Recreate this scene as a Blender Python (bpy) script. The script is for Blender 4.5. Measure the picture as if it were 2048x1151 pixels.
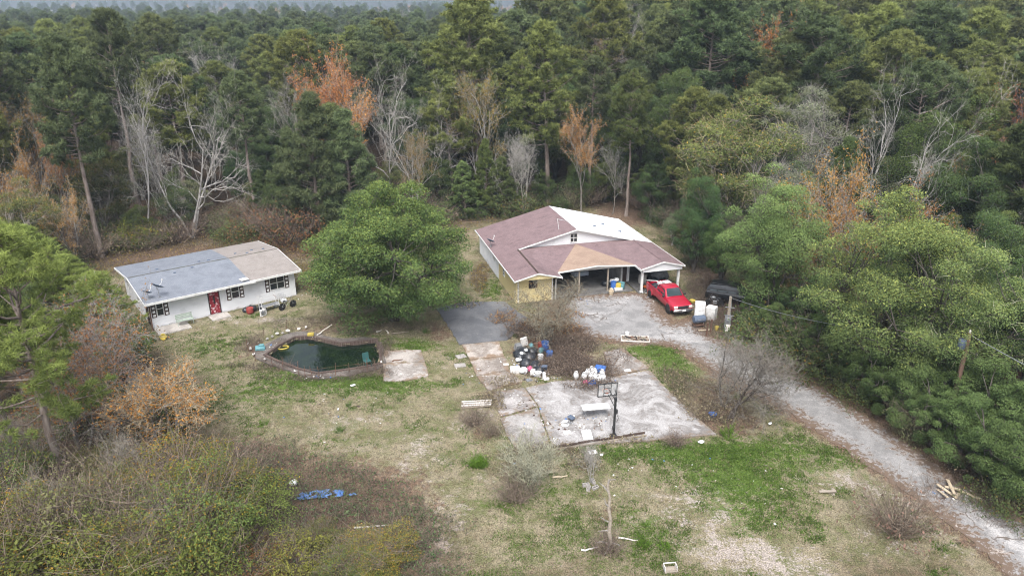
import bpy, math, random
import numpy as np

for o in list(bpy.data.objects):
    bpy.data.objects.remove(o)
S = bpy.context.scene
COL = S.collection
R = math.radians

# ------------------------------------------------------------------ camera
CAM_H, PITCH, FPX = 26.0, R(21.3), 1500.0
cam = bpy.data.cameras.new('camera')
cam.sensor_width = 36.0
cam.lens = 36.0 * FPX / 2048.0
cam.clip_start, cam.clip_end = 0.5, 6000.0
camo = bpy.data.objects.new('camera', cam)
COL.objects.link(camo)
camo.location = (0, 0, CAM_H)
camo.rotation_euler = (R(90) - PITCH, 0, 0)
S.camera = camo

# ------------------------------------------------------------------ overcast daylight
SUN_ELEV, SUN_AZ = R(57), R(186)          # azimuth clockwise from +Y: high behind the viewer
world = bpy.data.worlds.new('World')
S.world = world
world.use_nodes = True
nt = world.node_tree
nt.nodes.clear()
sky = nt.nodes.new('ShaderNodeTexSky')
sky.sky_type = 'NISHITA'
sky.sun_disc = False
sky.sun_elevation = SUN_ELEV
sky.sun_rotation = SUN_AZ
sky.altitude = 50
sky.air_density, sky.dust_density, sky.ozone_density = 1.0, 4.0, 1.0
hs = nt.nodes.new('ShaderNodeHueSaturation')
hs.inputs['Saturation'].default_value = 0.52
bg = nt.nodes.new('ShaderNodeBackground')
bg.inputs['Strength'].default_value = 0.15
wo = nt.nodes.new('ShaderNodeOutputWorld')
nt.links.new(sky.outputs[0], hs.inputs['Color'])
nt.links.new(hs.outputs[0], bg.inputs['Color'])
nt.links.new(bg.outputs[0], wo.inputs['Surface'])
sl = bpy.data.lights.new('sun', 'SUN')
sl.energy = 1.5
sl.angle = R(35)
sl.color = (1.0, 0.99, 0.98)
so = bpy.data.objects.new('sun', sl)
COL.objects.link(so)
sd = (math.sin(SUN_AZ) * math.cos(SUN_ELEV), math.cos(SUN_AZ) * math.cos(SUN_ELEV), math.sin(SUN_ELEV))
from mathutils import Vector
so.rotation_euler = Vector(sd).to_track_quat('Z', 'Y').to_euler()

S.render.engine = 'CYCLES'
S.view_settings.view_transform = 'Standard'
S.view_settings.look = 'None'
S.view_settings.gamma = 1.0
S.view_settings.exposure = 1.22
S.view_settings.use_curve_mapping = False
S.cycles.use_denoising = True
S.cycles.denoising_prefilter = 'FAST'
S.cycles.filter_width = 1.1
S.cycles.max_bounces = 5
S.cycles.diffuse_bounces = 2
S.cycles.glossy_bounces = 2
S.cycles.transmission_bounces = 4
S.cycles.volume_bounces = 0
S.cycles.use_adaptive_sampling = True
S.cycles.adaptive_threshold = 0.012
S.cycles.caustics_reflective = False
S.cycles.caustics_refractive = False
S.cycles.sample_clamp_indirect = 6.0

# ------------------------------------------------------------------ survey helper: picture point (2048 px wide) -> point on a level plane
def G(px, py, z=0.0):
    a = (px - 1024) / FPX
    b = (575.5 - py) / FPX
    dx, dy, dz = a, math.cos(PITCH) + b * math.sin(PITCH), -math.sin(PITCH) + b * math.cos(PITCH)
    t = (z - CAM_H) / dz
    return (dx * t, dy * t, z)
def HT(py, y):                              # height of something whose top shows at row py and that stands y metres away
    b = (575.5 - py) / FPX
    dy, dz = math.cos(PITCH) + b * math.sin(PITCH), -math.sin(PITCH) + b * math.cos(PITCH)
    return CAM_H + dz * y / dy

# ------------------------------------------------------------------ mesh builder
class MB:
    def __init__(s):
        s.V, s.F, s.T, s.n = [], [], [], 0
    def add(s, V, F, mi=0, tint=None):
        V = np.asarray(V, float).reshape(-1, 3)
        if len(V) == 0: return s
        s.V.append(V)
        if isinstance(F, np.ndarray):
            s.F.append((F + s.n, mi))
        else:
            by = {}
            for f in F: by.setdefault(len(f), []).append(f)
            for k in by: s.F.append((np.array(by[k], int) + s.n, mi))
        if tint is None: tint = np.full(len(V), 0.5)
        s.T.append(np.broadcast_to(np.asarray(tint, float), (len(V),)))
        s.n += len(V)
        return s
    def tube(s, P, rad, sides=6, mi=0, tint=0.5, cap=True):
        P = np.asarray(P, float); n = len(P)
        rad = np.broadcast_to(np.asarray(rad, float), (n,))
        D = np.gradient(P, axis=0)
        D /= np.linalg.norm(D, axis=1)[:, None] + 1e-9
        ref = np.array([0.0, 0, 1]) if abs(D[:, 2]).mean() < .8 else np.array([1.0, 0, 0])
        A = np.cross(D, ref); A /= np.linalg.norm(A, axis=1)[:, None] + 1e-9
        B = np.cross(D, A)
        th = np.arange(sides) * 2 * math.pi / sides
        V = P[:, None] + rad[:, None, None] * (np.cos(th)[None, :, None] * A[:, None] + np.sin(th)[None, :, None] * B[:, None])
        i = np.arange(n - 1)[:, None] * sides; j = np.arange(sides)[None]; k = (j + 1) % sides
        F = np.stack([i + j, i + k, i + sides + k, i + sides + j], -1).reshape(-1, 4)
        s.add(V.reshape(-1, 3), F, mi, tint)
        if cap and sides > 3:
            off = s.n - n * sides
            s.F.append((np.array([list(range(off, off + sides))]), mi))
            s.F.append((np.array([list(range(s.n - 1, s.n - 1 - sides, -1))]), mi))
        return s
    def box(s, c, d, rz=0, mi=0, ch=0.0, tilt=None, tint=0.5):
        """box of size d about centre c; ch chamfers the vertical edges and the top rim"""
        x, y, z = d[0] / 2, d[1] / 2, d[2] / 2
        if ch <= 0:
            V = np.array([(a * x, b * y, e * z) for e in (-1, 1) for a, b in ((-1, -1), (1, -1), (1, 1), (-1, 1))])
            F = [(0, 3, 2, 1), (4, 5, 6, 7), (0, 1, 5, 4), (1, 2, 6, 5), (2, 3, 7, 6), (3, 0, 4, 7)]
        else:
            c_ = ch
            ring = lambda q, zz: [(-x + q, -y, zz), (x - q, -y, zz), (x, -y + q, zz), (x, y - q, zz), (x - q, y, zz), (-x + q, y, zz), (-x, y - q, zz), (-x, -y + q, zz)]
            top = [(-x + 1.6 * c_, -y + c_, z), (x - 1.6 * c_, -y + c_, z), (x - c_, -y + 1.6 * c_, z), (x - c_, y - 1.6 * c_, z), (x - 1.6 * c_, y - c_, z), (-x + 1.6 * c_, y - c_, z), (-x + c_, y - 1.6 * c_, z), (-x + c_, -y + 1.6 * c_, z)]
            V = np.array(ring(c_, -z) + ring(c_, z - c_) + top)
            F = [tuple(range(7, -1, -1)), tuple(range(16, 24))]
            for r_ in (0, 8):
                F += [(r_ + i, r_ + (i + 1) % 8, r_ + 8 + (i + 1) % 8, r_ + 8 + i) for i in range(8)]
        if tilt is not None:
            V = rotm(*tilt).dot(V.T).T
        V = rotm(0, 0, rz).dot(V.T).T + np.asarray(c, float)
        return s.add(V, F, mi, tint)
    def prism(s, poly, h, axis='z', base=0.0, mi=0, tint=0.5):
        """polygon (list of 2-D points) pushed h along an axis from base"""
        n = len(poly)
        def put(p, t):
            return {'z': (p[0], p[1], t), 'y': (p[0], t, p[1]), 'x': (t, p[0], p[1])}[axis]
        V = [put(p, base) for p in poly] + [put(p, base + h) for p in poly]
        F = [tuple(range(n - 1, -1, -1)), tuple(range(n, 2 * n))] + [(i, (i + 1) % n, n + (i + 1) % n, n + i) for i in range(n)]
        return s.add(np.array(V), F, mi, tint)
    def lathe(s, prof, n=16, c=(0, 0, 0), mi=0, rot=None, tint=0.5):
        V = []
        for r_, z in prof:
            for k in range(n):
                a = 2 * math.pi * k / n
                V.append((r_ * math.cos(a), r_ * math.sin(a), z))
        V = np.array(V)
        if rot is not None: V = rotm(*rot).dot(V.T).T
        F = []
        for i in range(len(prof) - 1):
            for k in range(n):
                k2 = (k + 1) % n
                F.append((i * n + k, i * n + k2, (i + 1) * n + k2, (i + 1) * n + k))
        if prof[0][0] > 1e-4: F.append(tuple(range(n - 1, -1, -1)))
        if prof[-1][0] > 1e-4: F.append(tuple(range((len(prof) - 1) * n, len(prof) * n)))
        return s.add(V + np.asarray(c, float), F, mi, tint)
    def blob(s, c, r, rng, lump=0.25, n=(10, 7), mi=0, flat=True, tint=0.5):
        """a lumpy closed bag or stone"""
        nu, nv = n
        V = [(0, 0, -1)] + [(math.cos(2 * math.pi * k / nu) * math.sin(math.pi * j / nv), math.sin(2 * math.pi * k / nu) * math.sin(math.pi * j / nv), -math.cos(math.pi * j / nv)) for j in range(1, nv) for k in range(nu)] + [(0, 0, 1)]
        V = np.array(V)
        ph = rng.random((5, 3)) * 6.28; fr = rng.random((5, 3)) * 4 + 1.5
        d = sum(np.sin(V @ fr[i] * 1.5 + ph[i, 0]) for i in range(5)) / 5
        V = V * (1 + lump * d + lump * .5 * (rng.random(len(V)) - .5))[:, None] * np.asarray(r, float)
        if flat: V[:, 2] = np.maximum(V[:, 2], -np.asarray(r, float).reshape(-1)[-1] * .6)
        F = [(0, 1 + (k + 1) % nu, 1 + k) for k in range(nu)]
        for j in range(nv - 2):
            F += [(1 + j * nu + k, 1 + j * nu + (k + 1) % nu, 1 + (j + 1) * nu + (k + 1) % nu, 1 + (j + 1) * nu + k) for k in range(nu)]
        e = len(V) - 1; b = 1 + (nv - 2) * nu
        F += [(e, b + k, b + (k + 1) % nu) for k in range(nu)]
        return s.add(V + np.asarray(c, float), F, mi, tint)
    def mesh(s, name, mats, smooth=None):
        me = bpy.data.meshes.new(name)
        V = np.concatenate(s.V)
        me.vertices.add(len(V)); me.vertices.foreach_set('co', V.ravel())
        tot = np.concatenate([np.full(len(f), f.shape[1]) for f, _ in s.F])
        idx = np.concatenate([f.ravel() for f, _ in s.F])
        mi = np.concatenate([np.full(len(f), m) for f, m in s.F])
        me.loops.add(len(idx)); me.loops.foreach_set('vertex_index', idx.astype(np.int32))
        me.polygons.add(len(tot))
        me.polygons.foreach_set('loop_start', np.concatenate([[0], np.cumsum(tot)[:-1]]).astype(np.int32))
        me.polygons.foreach_set('loop_total', tot.astype(np.int32))
        me.polygons.foreach_set('material_index', mi.astype(np.int32))
        me.polygons.foreach_set('use_smooth', np.full(len(tot), smooth is not False))
        at = me.attributes.new('tint', 'FLOAT', 'POINT')
        at.data.foreach_set('value', np.concatenate(s.T).astype(np.float32))
        for m in (mats if isinstance(mats, (list, tuple)) else [mats]): me.materials.append(m)
        me.update(calc_edges=True)
        if smooth is None: me.set_sharp_from_angle(angle=R(38))
        return me

def rotm(rx, ry, rz):
    cx, sx, cy, sy, cz, sz = math.cos(rx), math.sin(rx), math.cos(ry), math.sin(ry), math.cos(rz), math.sin(rz)
    return np.array([[cz, -sz, 0], [sz, cz, 0], [0, 0, 1]]) @ np.array([[cy, 0, sy], [0, 1, 0], [-sy, 0, cy]]) @ np.array([[1, 0, 0], [0, cx, -sx], [0, sx, cx]])

# ------------------------------------------------------------------ objects
def tag(o, label=None, cat=None, group=None, kind=None):
    if label: o['label'] = label
    if cat: o['category'] = cat
    if group: o['group'] = group
    if kind: o['kind'] = kind
    return o
def link(name, data, parent=None, loc=(0, 0, 0), rz=0.0, sc=None, color=None):
    o = bpy.data.objects.new(name, data)
    COL.objects.link(o)
    o.parent = parent
    o.location = loc
    o.rotation_euler = (0, 0, rz) if not isinstance(rz, (tuple, list)) else rz
    if sc is not None: o.scale = (sc,) * 3 if not isinstance(sc, (tuple, list)) else sc
    if color: o.color = (*color, 1)
    return o
def thing(name, label, cat, loc=(0, 0, 0), rz=0.0, group=None, sc=None):
    return tag(link(name, None, None, loc, rz, sc), label, cat, group)
def obj(name, mb, mats, parent=None, loc=(0, 0, 0), rz=0.0, smooth=None):
    return link(name, mb.mesh(name, mats, smooth), parent, loc, rz)
def solo(name, mb, mats, label, cat, loc=(0, 0, 0), rz=0.0, group=None, smooth=None):
    return tag(obj(name, mb, mats, None, loc, rz, smooth), label, cat, group)

# ------------------------------------------------------------------ materials
def _nodes(name):
    m = bpy.data.materials.new(name); m.use_nodes = True
    t = m.node_tree; t.nodes.clear()
    out = t.nodes.new('ShaderNodeOutputMaterial')
    b = t.nodes.new('ShaderNodeBsdfPrincipled')
    t.links.new(b.outputs[0], out.inputs['Surface'])
    return m, t, b, out
def _mix(t, a, b, f=None):
    n = t.nodes.new('ShaderNodeMix'); n.data_type = 'RGBA'
    for k, v in (('A', a), ('B', b)):
        sk = [i for i in n.inputs if i.name == k and i.type == 'RGBA'][0]
        if hasattr(v, 'links'): t.links.new(v, sk)
        else: sk.default_value = (*v, 1)
    fk = n.inputs[0]
    if f is not None:
        if hasattr(f, 'links'): t.links.new(f, fk)
        else: fk.default_value = f
    return n, [o for o in n.outputs if o.type == 'RGBA'][0]
def _noise(t, scale, detail=5, rough=.6, vec=None, dist=0.0):
    n = t.nodes.new('ShaderNodeTexNoise')
    n.inputs['Scale'].default_value = scale; n.inputs['Detail'].default_value = detail
    n.inputs['Roughness'].default_value = rough; n.inputs['Distortion'].default_value = dist
    if vec is not None: t.links.new(vec, n.inputs['Vector'])
    return n.outputs['Fac']
def _ramp(t, fac, lo, hi):
    n = t.nodes.new('ShaderNodeMapRange'); n.interpolation_type = 'SMOOTHSTEP'
    t.links.new(fac, n.inputs['Value'])
    n.inputs['From Min'].default_value = lo; n.inputs['From Max'].default_value = hi
    return n.outputs['Result']
def _math(t, op, a, b=None):
    n = t.nodes.new('ShaderNodeMath'); n.operation = op
    for i, v in enumerate((a, b)):
        if v is None: continue
        if hasattr(v, 'links'): t.links.new(v, n.inputs[i])
        else: n.inputs[i].default_value = v
    return n.outputs[0]
def _coord(t, scale=None):
    c = t.nodes.new('ShaderNodeTexCoord').outputs['Object']
    if scale:
        m = t.nodes.new('ShaderNodeMapping'); m.inputs['Scale'].default_value = scale
        t.links.new(c, m.inputs['Vector']); return m.outputs[0]
    return c
def _bump(t, b, h, strength, dist=.02):
    n = t.nodes.new('ShaderNodeBump'); n.inputs['Strength'].default_value = strength; n.inputs['Distance'].default_value = dist
    t.links.new(h, n.inputs['Height']); t.links.new(n.outputs[0], b.inputs['Normal'])

def mat(name, c1, c2=None, scale=2.0, rough=.8, lo=.35, hi=.65, bump=0.0, metal=0.0, spec=.3, c3=None, scale3=14.0, lo3=.55, hi3=.7, stretch=None):
    """base colour c1, blotches of c2, small specks of c3"""
    m, t, b, _ = _nodes(name)
    v = _coord(t, stretch)
    col = None
    if c2 is None: c2 = tuple(x * .8 for x in c1)
    f = _noise(t, scale, 6, .62, v)
    _, col = _mix(t, c1, c2, _ramp(t, f, lo, hi))
    if c3 is not None:
        _, col = _mix(t, col, c3, _ramp(t, _noise(t, scale3, 4, .6, v), lo3, hi3))
    t.links.new(col, b.inputs['Base Color'])
    b.inputs['Roughness'].default_value = rough; b.inputs['Metallic'].default_value = metal
    b.inputs['Specular IOR Level'].default_value = spec
    if bump: _bump(t, b, _noise(t, 30, 4, .6, v), bump)
    return m

def leafmat(name, dark, light, trans=.3, rough=.75, spec=.1, hue=.02, val=.25):
    m, t, b, out = _nodes(name)
    a = t.nodes.new('ShaderNodeAttribute'); a.attribute_name = 'tint'
    oi = t.nodes.new('ShaderNodeObjectInfo')
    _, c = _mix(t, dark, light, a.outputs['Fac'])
    h = t.nodes.new('ShaderNodeHueSaturation')
    t.links.new(c, h.inputs['Color'])
    t.links.new(_math(t, 'ADD', _math(t, 'MULTIPLY', oi.outputs['Random'], hue * 2), .5 - hue), h.inputs['Hue'])
    t.links.new(_math(t, 'ADD', _math(t, 'MULTIPLY', oi.outputs['Random'], val * 2), 1 - val), h.inputs['Value'])
    mm = t.nodes.new('ShaderNodeMix'); mm.data_type = 'RGBA'; mm.blend_type = 'MULTIPLY'; mm.inputs[0].default_value = 1
    sk = [i for i in mm.inputs if i.type == 'RGBA']
    t.links.new(h.outputs[0], sk[0]); t.links.new(oi.outputs['Color'], sk[1])
    col = [o for o in mm.outputs if o.type == 'RGBA'][0]
    t.links.new(col, b.inputs['Base Color'])
    b.inputs['Roughness'].default_value = rough; b.inputs['Specular IOR Level'].default_value = spec
    if trans > 0:
        tr = t.nodes.new('ShaderNodeBsdfTranslucent'); t.links.new(col, tr.inputs['Color'])
        ms = t.nodes.new('ShaderNodeMixShader'); ms.inputs[0].default_value = trans
        t.links.new(b.outputs[0], ms.inputs[1]); t.links.new(tr.outputs[0], ms.inputs[2])
        t.links.new(ms.outputs[0], out.inputs['Surface'])
    return m

def barkmat(name, c1, c2):
    m, t, b, _ = _nodes(name)
    v = _coord(t, (1, 1, .25))
    oi = t.nodes.new('ShaderNodeObjectInfo')
    _, c = _mix(t, c1, c2, _ramp(t, _noise(t, 5, 6, .65, v), .35, .65))
    mm = t.nodes.new('ShaderNodeMix'); mm.data_type = 'RGBA'; mm.blend_type = 'MULTIPLY'; mm.inputs[0].default_value = 1
    sk = [i for i in mm.inputs if i.type == 'RGBA']
    t.links.new(c, sk[0]); t.links.new(oi.outputs['Color'], sk[1])
    t.links.new([o for o in mm.outputs if o.type == 'RGBA'][0], b.inputs['Base Color'])
    b.inputs['Roughness'].default_value = .9; b.inputs['Specular IOR Level'].default_value = .1
    _bump(t, b, _noise(t, 16, 4, .6, v), .6, .04)
    return m

M = {}
M['needle'] = leafmat('pine_needles', (.035, .052, .025), (.180, .218, .098), .3, hue=.012, val=.22)
M['leaf'] = leafmat('broad_leaves', (.028, .048, .022), (.140, .182, .078), .3, hue=.015, val=.2)
M['leafyellow'] = leafmat('sunlit_yellow_leaves', (.075, .092, .032), (.205, .230, .085), .35, hue=.01, val=.12)  # yellow-green new growth that also paints light onto crown tops
M['leafpale'] = leafmat('grey_green_leaves', (.10, .115, .065), (.25, .26, .16), .3, hue=.015, val=.15)
M['autumn'] = leafmat('autumn_leaves', (.25, .115, .035), (.52, .285, .095), .35, hue=.01, val=.18)
M['yellow'] = leafmat('yellow_leaves', (.17, .125, .03), (.36, .25, .07), .35, hue=.02, val=.2)
M['rusty'] = leafmat('rusty_leaves', (.10, .05, .025), (.27, .14, .065), .3, hue=.01, val=.15)
M['twig'] = leafmat('bare_twigs', (.16, .145, .13), (.38, .36, .33), 0, .9, .1, hue=.01, val=.15)
M['brush'] = leafmat('dry_brush', (.085, .065, .052), (.25, .195, .155), .1, .9, .1, hue=.01, val=.1)
M['grass'] = leafmat('grass_blades', (.035, .062, .013), (.125, .205, .036), .3, .7, .15, hue=0, val=0)
M['drygrass'] = leafmat('dry_grass_blades', (.12, .095, .05), (.36, .31, .20), .25, .8, .1, hue=0, val=0)
M['pinebark'] = barkmat('pine_bark', (.13, .10, .082), (.24, .20, .175))
M['bark'] = barkmat('grey_bark', (.12, .105, .09), (.27, .25, .225))
M['darkbark'] = barkmat('dark_bark', (.05, .043, .036), (.10, .09, .078))
M['palebark'] = barkmat('weathered_pale_bark', (.22, .205, .19), (.42, .40, .375))

M['concrete'] = mat('weathered_concrete', (.44, .41, .375), (.29, .265, .24), 1.1, .9, .38, .66, .25, c3=(.20, .18, .16), scale3=5, lo3=.60, hi3=.78)
M['asphalt'] = mat('grey_asphalt', (.155, .16, .168), (.115, .12, .128), .7, .9, .35, .65, .2, c3=(.24, .235, .23), scale3=9, lo3=.62, hi3=.75)
M['whitepaint'] = mat('white_paint', (.70, .70, .69), (.58, .58, .56), 1.5, .6, .45, .75, c3=(.55, .53, .49), scale3=4, lo3=.66, hi3=.8, stretch=(1, 1, .4))
M['trimwhite'] = mat('white_trim', (.60, .60, .58), (.40, .39, .365), 2.5, .6, .5, .75)
M['dark'] = mat('dark_interior', (.02, .02, .022), (.035, .033, .03), 3, .9)
M['black'] = mat('black_plastic', (.018, .018, .02), (.03, .03, .032), 5, .45, spec=.4)
M['blackmetal'] = mat('black_painted_metal', (.02, .02, .022), (.035, .035, .035), 5, .5)
M['white'] = mat('white_plastic', (.66, .66, .65), (.50, .49, .47), 4, .5)
M['wood'] = mat('weathered_wood', (.30, .26, .21), (.20, .17, .135), 3, .9, stretch=(.3, 4, 4))
M['palewood'] = mat('pale_lumber', (.50, .42, .30), (.38, .31, .22), 3, .9, stretch=(.3, 4, 4))
M['rust'] = mat('rusty_metal', (.16, .085, .055), (.09, .055, .042), 4, .85)
M['steel'] = mat('dull_steel', (.30, .31, .32), (.20, .205, .21), 4, .5, metal=.5)
M['chrome'] = mat('chrome_trim', (.6, .6, .61), (.5, .5, .5), 3, .25, metal=.9)
M['rubber'] = mat('tyre_rubber', (.02, .02, .02), (.032, .031, .03), 6, .9)
M['blue'] = mat('blue_plastic', (.045, .13, .38), (.035, .10, .30), 3, .5)
M['tarp'] = mat('faded_blue_tarp', (.06, .16, .42), (.12, .22, .42), 3, .6)
M['teal'] = mat('teal_plastic', (.12, .28, .30), (.09, .21, .23), 3, .5)
M['redplastic'] = mat('red_plastic', (.28, .05, .04), (.20, .04, .035), 3, .5)
M['orange'] = mat('orange_paint', (.55, .14, .04), (.42, .10, .035), 3, .5)
M['yellowp'] = mat('yellow_plastic', (.46, .36, .07), (.36, .28, .06), 3, .5)
M['pink'] = mat('pink_fabric', (.55, .12, .22), (.45, .10, .18), 3, .8)
M['greyfab'] = mat('slate_fabric', (.10, .13, .18), (.08, .10, .14), 4, .8)
M['bag'] = mat('black_bag_film', (.015, .017, .02), (.03, .034, .04), 4, .35, spec=.5, bump=.3)
M['whitebag'] = mat('white_bag_film', (.74, .75, .75), (.6, .62, .63), 5, .45, bump=.3)
M['block'] = mat('concrete_block', (.34, .32, .295), (.26, .24, .22), 5, .95, bump=.3)
M['pale'] = mat('pale_board', (.62, .59, .55), (.46, .43, .39), 2.5, .85)
def glassmat(name, c, rough=.08, spec=.6):
    m, t, b, _ = _nodes(name)
    b.inputs['Base Color'].default_value = (*c, 1); b.inputs['Roughness'].default_value = rough
    b.inputs['Specular IOR Level'].default_value = spec
    return m
M['glass'] = glassmat('window_glass', (.02, .023, .026), .12)
M['carglass'] = glassmat('vehicle_glass', (.03, .045, .05), .06)
def clearmat():
    m, t, b, out = _nodes('clear_acrylic')
    tr = t.nodes.new('ShaderNodeBsdfTransparent'); ms = t.nodes.new('ShaderNodeMixShader')
    b.inputs['Base Color'].default_value = (.6, .62, .62, 1); b.inputs['Roughness'].default_value = .2
    ms.inputs[0].default_value = .18
    t.links.new(tr.outputs[0], ms.inputs[1]); t.links.new(b.outputs[0], ms.inputs[2]); t.links.new(ms.outputs[0], out.inputs['Surface'])
    return m
M['acrylic'] = clearmat()
# ================================================================== noise and polygons on the plan
def vnoise(x, y, seed=0):
    xi, yi = np.floor(x).astype(np.int64), np.floor(y).astype(np.int64)
    fx, fy = x - xi, y - yi
    fx, fy = fx * fx * (3 - 2 * fx), fy * fy * (3 - 2 * fy)
    def h(a, b):
        n = (a * 374761393 + b * 668265263 + seed * 974634777) & 0xffffffff
        n = ((n ^ (n >> 13)) * 1274126177) & 0xffffffff
        return ((n ^ (n >> 16)) & 0xffff) / 65535.0
    return (h(xi, yi) * (1 - fx) + h(xi + 1, yi) * fx) * (1 - fy) + (h(xi, yi + 1) * (1 - fx) + h(xi + 1, yi + 1) * fx) * fy
def fbm(x, y, sc, seed=0, oct=4):
    v, a, t = 0, 1, 0
    for i in range(oct):
        v = v + a * vnoise(x / sc, y / sc, seed + i); t += a; a *= .55; sc *= .5
    return v / t
def sstep(x, a, b):
    t = np.clip((x - a) / (b - a), 0, 1); return t * t * (3 - 2 * t)
def inside(x, y, poly):
    c = np.zeros(np.shape(x), bool); n = len(poly)
    for i in range(n):
        (x1, y1), (x2, y2) = poly[i][:2], poly[(i + 1) % n][:2]
        if y1 == y2: continue
        c ^= ((y1 > y) != (y2 > y)) & (x < (x2 - x1) * (y - y1) / (y2 - y1) + x1)
    return c
def dist(x, y, poly, closed=True):
    d = np.full(np.shape(x), 1e9); n = len(poly)
    for i in range(n if closed else n - 1):
        (x1, y1), (x2, y2) = poly[i][:2], poly[(i + 1) % n][:2]
        L = (x2 - x1) ** 2 + (y2 - y1) ** 2 + 1e-9
        t = np.clip(((x - x1) * (x2 - x1) + (y - y1) * (y2 - y1)) / L, 0, 1)
        d = np.minimum(d, np.hypot(x - x1 - t * (x2 - x1), y - y1 - t * (y2 - y1)))
    return d
def GP(*pts): return [G(*p)[:2] for p in pts]

CLEAR = GP((238, 640), (300, 668), (345, 735), (410, 810), (470, 885), (600, 930), (800, 985), (900, 1060), (930, 1165), (2260, 1165), (2060, 1070), (1900, 975), (1760, 868), (1620, 748), (1500, 690), (1420, 640), (1395, 560), (1320, 470), (1290, 428), (1240, 418), (1100, 425), (950, 452), (780, 462), (640, 478), (400, 484), (200, 525), (150, 560))
DRIVE = GP((1108, 628), (1125, 596), (1180, 590), (1270, 585), (1302, 592), (1318, 622), (1345, 648), (1385, 640), (1420, 672), (1475, 700), (1560, 735), (1655, 783), (1785, 868), (1930, 972), (2140, 1092), (2220, 1180), (2040, 1165), (1860, 1015), (1700, 905), (1560, 815), (1420, 735), (1345, 690), (1240, 684), (1175, 672))
ASPH = GP((872, 616), (930, 604), (1008, 603), (1060, 640), (1014, 680), (960, 685), (918, 689), (903, 662))
POOL = GP((533, 710), (562, 690), (590, 676), (616, 674), (650, 681), (680, 688), (715, 685), (750, 681), (757, 700), (760, 727), (725, 734), (692, 739), (636, 746), (597, 737), (560, 723))
POOLDECK = GP((500, 712), (515, 695), (552, 678), (582, 666), (620, 663), (680, 677), (752, 672), (765, 690), (772, 735), (700, 752), (636, 759), (590, 748), (540, 731))
SLABS = [GP((770, 701), (842, 700), (850, 724), (766, 727)), GP((766, 728), (850, 725), (857, 752), (806, 762), (768, 762)),
         GP((924, 690), (997, 683), (1008, 712), (940, 720)), GP((941, 721), (1009, 713), (1018, 740), (953, 752)), GP((954, 753), (1019, 741), (1044, 765), (976, 781)),
         GP((1206, 705), (1245, 697), (1298, 737), (1224, 753)),
         GP((985, 784), (1048, 776), (1074, 812), (1000, 834)),
         GP((1051, 776), (1102, 764), (1225, 754), (1298, 741), (1336, 781), (1432, 869), (1292, 882), (1104, 892), (1077, 812)),
         GP((1001, 838), (1075, 816), (1100, 893), (1034, 900), (1012, 868))]
WH_O, WH_A = (-29.9, 56.48), R(37.5)
MH_O, MH_A = (0.13, 62.16), R(15)
def loc2(O, a, u, v): return (O[0] + u * math.cos(a) - v * math.sin(a), O[1] + u * math.sin(a) + v * math.cos(a))
WHFOOT = [loc2(WH_O, WH_A, *p) for p in ((.1, .5), (13.1, .5), (13.1, 10.7), (.1, 10.7))]
MHFOOT = [loc2(MH_O, MH_A, *p) for p in ((.2, .3), (4.3, .3), (4.4, 1.0), (12, 1.0), (12.2, 0), (16.4, 0), (16.4, 15.6), (.2, 15.6))]
PAVED = [DRIVE, ASPH, POOLDECK, WHFOOT, MHFOOT] + SLABS

def blobs(x, y, L):
    v = np.zeros(np.shape(x))
    for px, py, rx, ry, a in L:
        cx, cy, _ = G(px, py)
        v = v + a * np.exp(-((x - cx) / rx) ** 2 - ((y - cy) / ry) ** 2)
    return v
GREEN = [(1350, 735, 1.6, 3.2, .8), (1300, 700, 2, 1.2, .8), (1480, 955, 3.6, 2.6, .75), (1420, 900, 4, 1.2, .5), (1560, 890, 2.5, 2, .35), (690, 760, 4.5, 1.5, .6), (600, 745, 2, 1.5, .35), (800, 775, 3, 1.5, .4), (1080, 970, 3, 2, .25),
         (1250, 905, 5, 1, .35), (1270, 1060, 3, 2, .3), (830, 690, 2.5, 1.3, .7), (985, 580, 1, 2.5, .6), (1000, 545, .8, 2, .5), (420, 690, 3, 2, .35), (560, 780, 4, 2, .2), (1500, 1040, 2, 1.5, .3), (700, 850, 2, 1, .2), (1010, 870, 1, 1, .3), (1700, 930, 2, 2, .3), (1180, 1110, 3, 1.5, .2), (480, 800, 3, 3, .2), (960, 1000, 3, 2, .15)]
SAND = [(800, 950, 2.0, 2.5, .5), (735, 830, 2.5, 1.5, .45), (850, 890, 2, 2, .5), (880, 1040, 1.3, 3, .6), (860, 1110, 1.5, 2, .5), (1400, 985, 1.3, 1.6, .6), (1430, 1060, 2, 1.8, .6), (1690, 960, 2.2, 1.2, .8), (1470, 1110, 2.4, 1.2, .7), (1600, 1135, 3, 1.2, .7), (1320, 1040, 1.6, 1.4, .4), (560, 640, 2.2, .8, .6),
        (1030, 730, 2, 2.5, .55), (980, 830, 1.3, 2.5, .45), (900, 730, 1.6, 2, .35), (650, 865, 2.5, 1.4, .4), (440, 640, 4, 1.3, .55), (545, 700, 3, 2, .2), (1830, 1010, 2.5, 1.5, .5), (1350, 1000, 1.2, 1, .35), (1900, 1090, 3, 2.5, .45), (1740, 1080, 3, 1.5, .3), (920, 830, 2, 2, .3), (1100, 745, 3, 1, .3), (1210, 720, 2, 2, .3), (1340, 620, 1.5, 3, .5), (700, 900, 2, 2, .25), (970, 950, 1.5, 2, .35), (1240, 1000, 1.5, 1.5, .3)]
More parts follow.
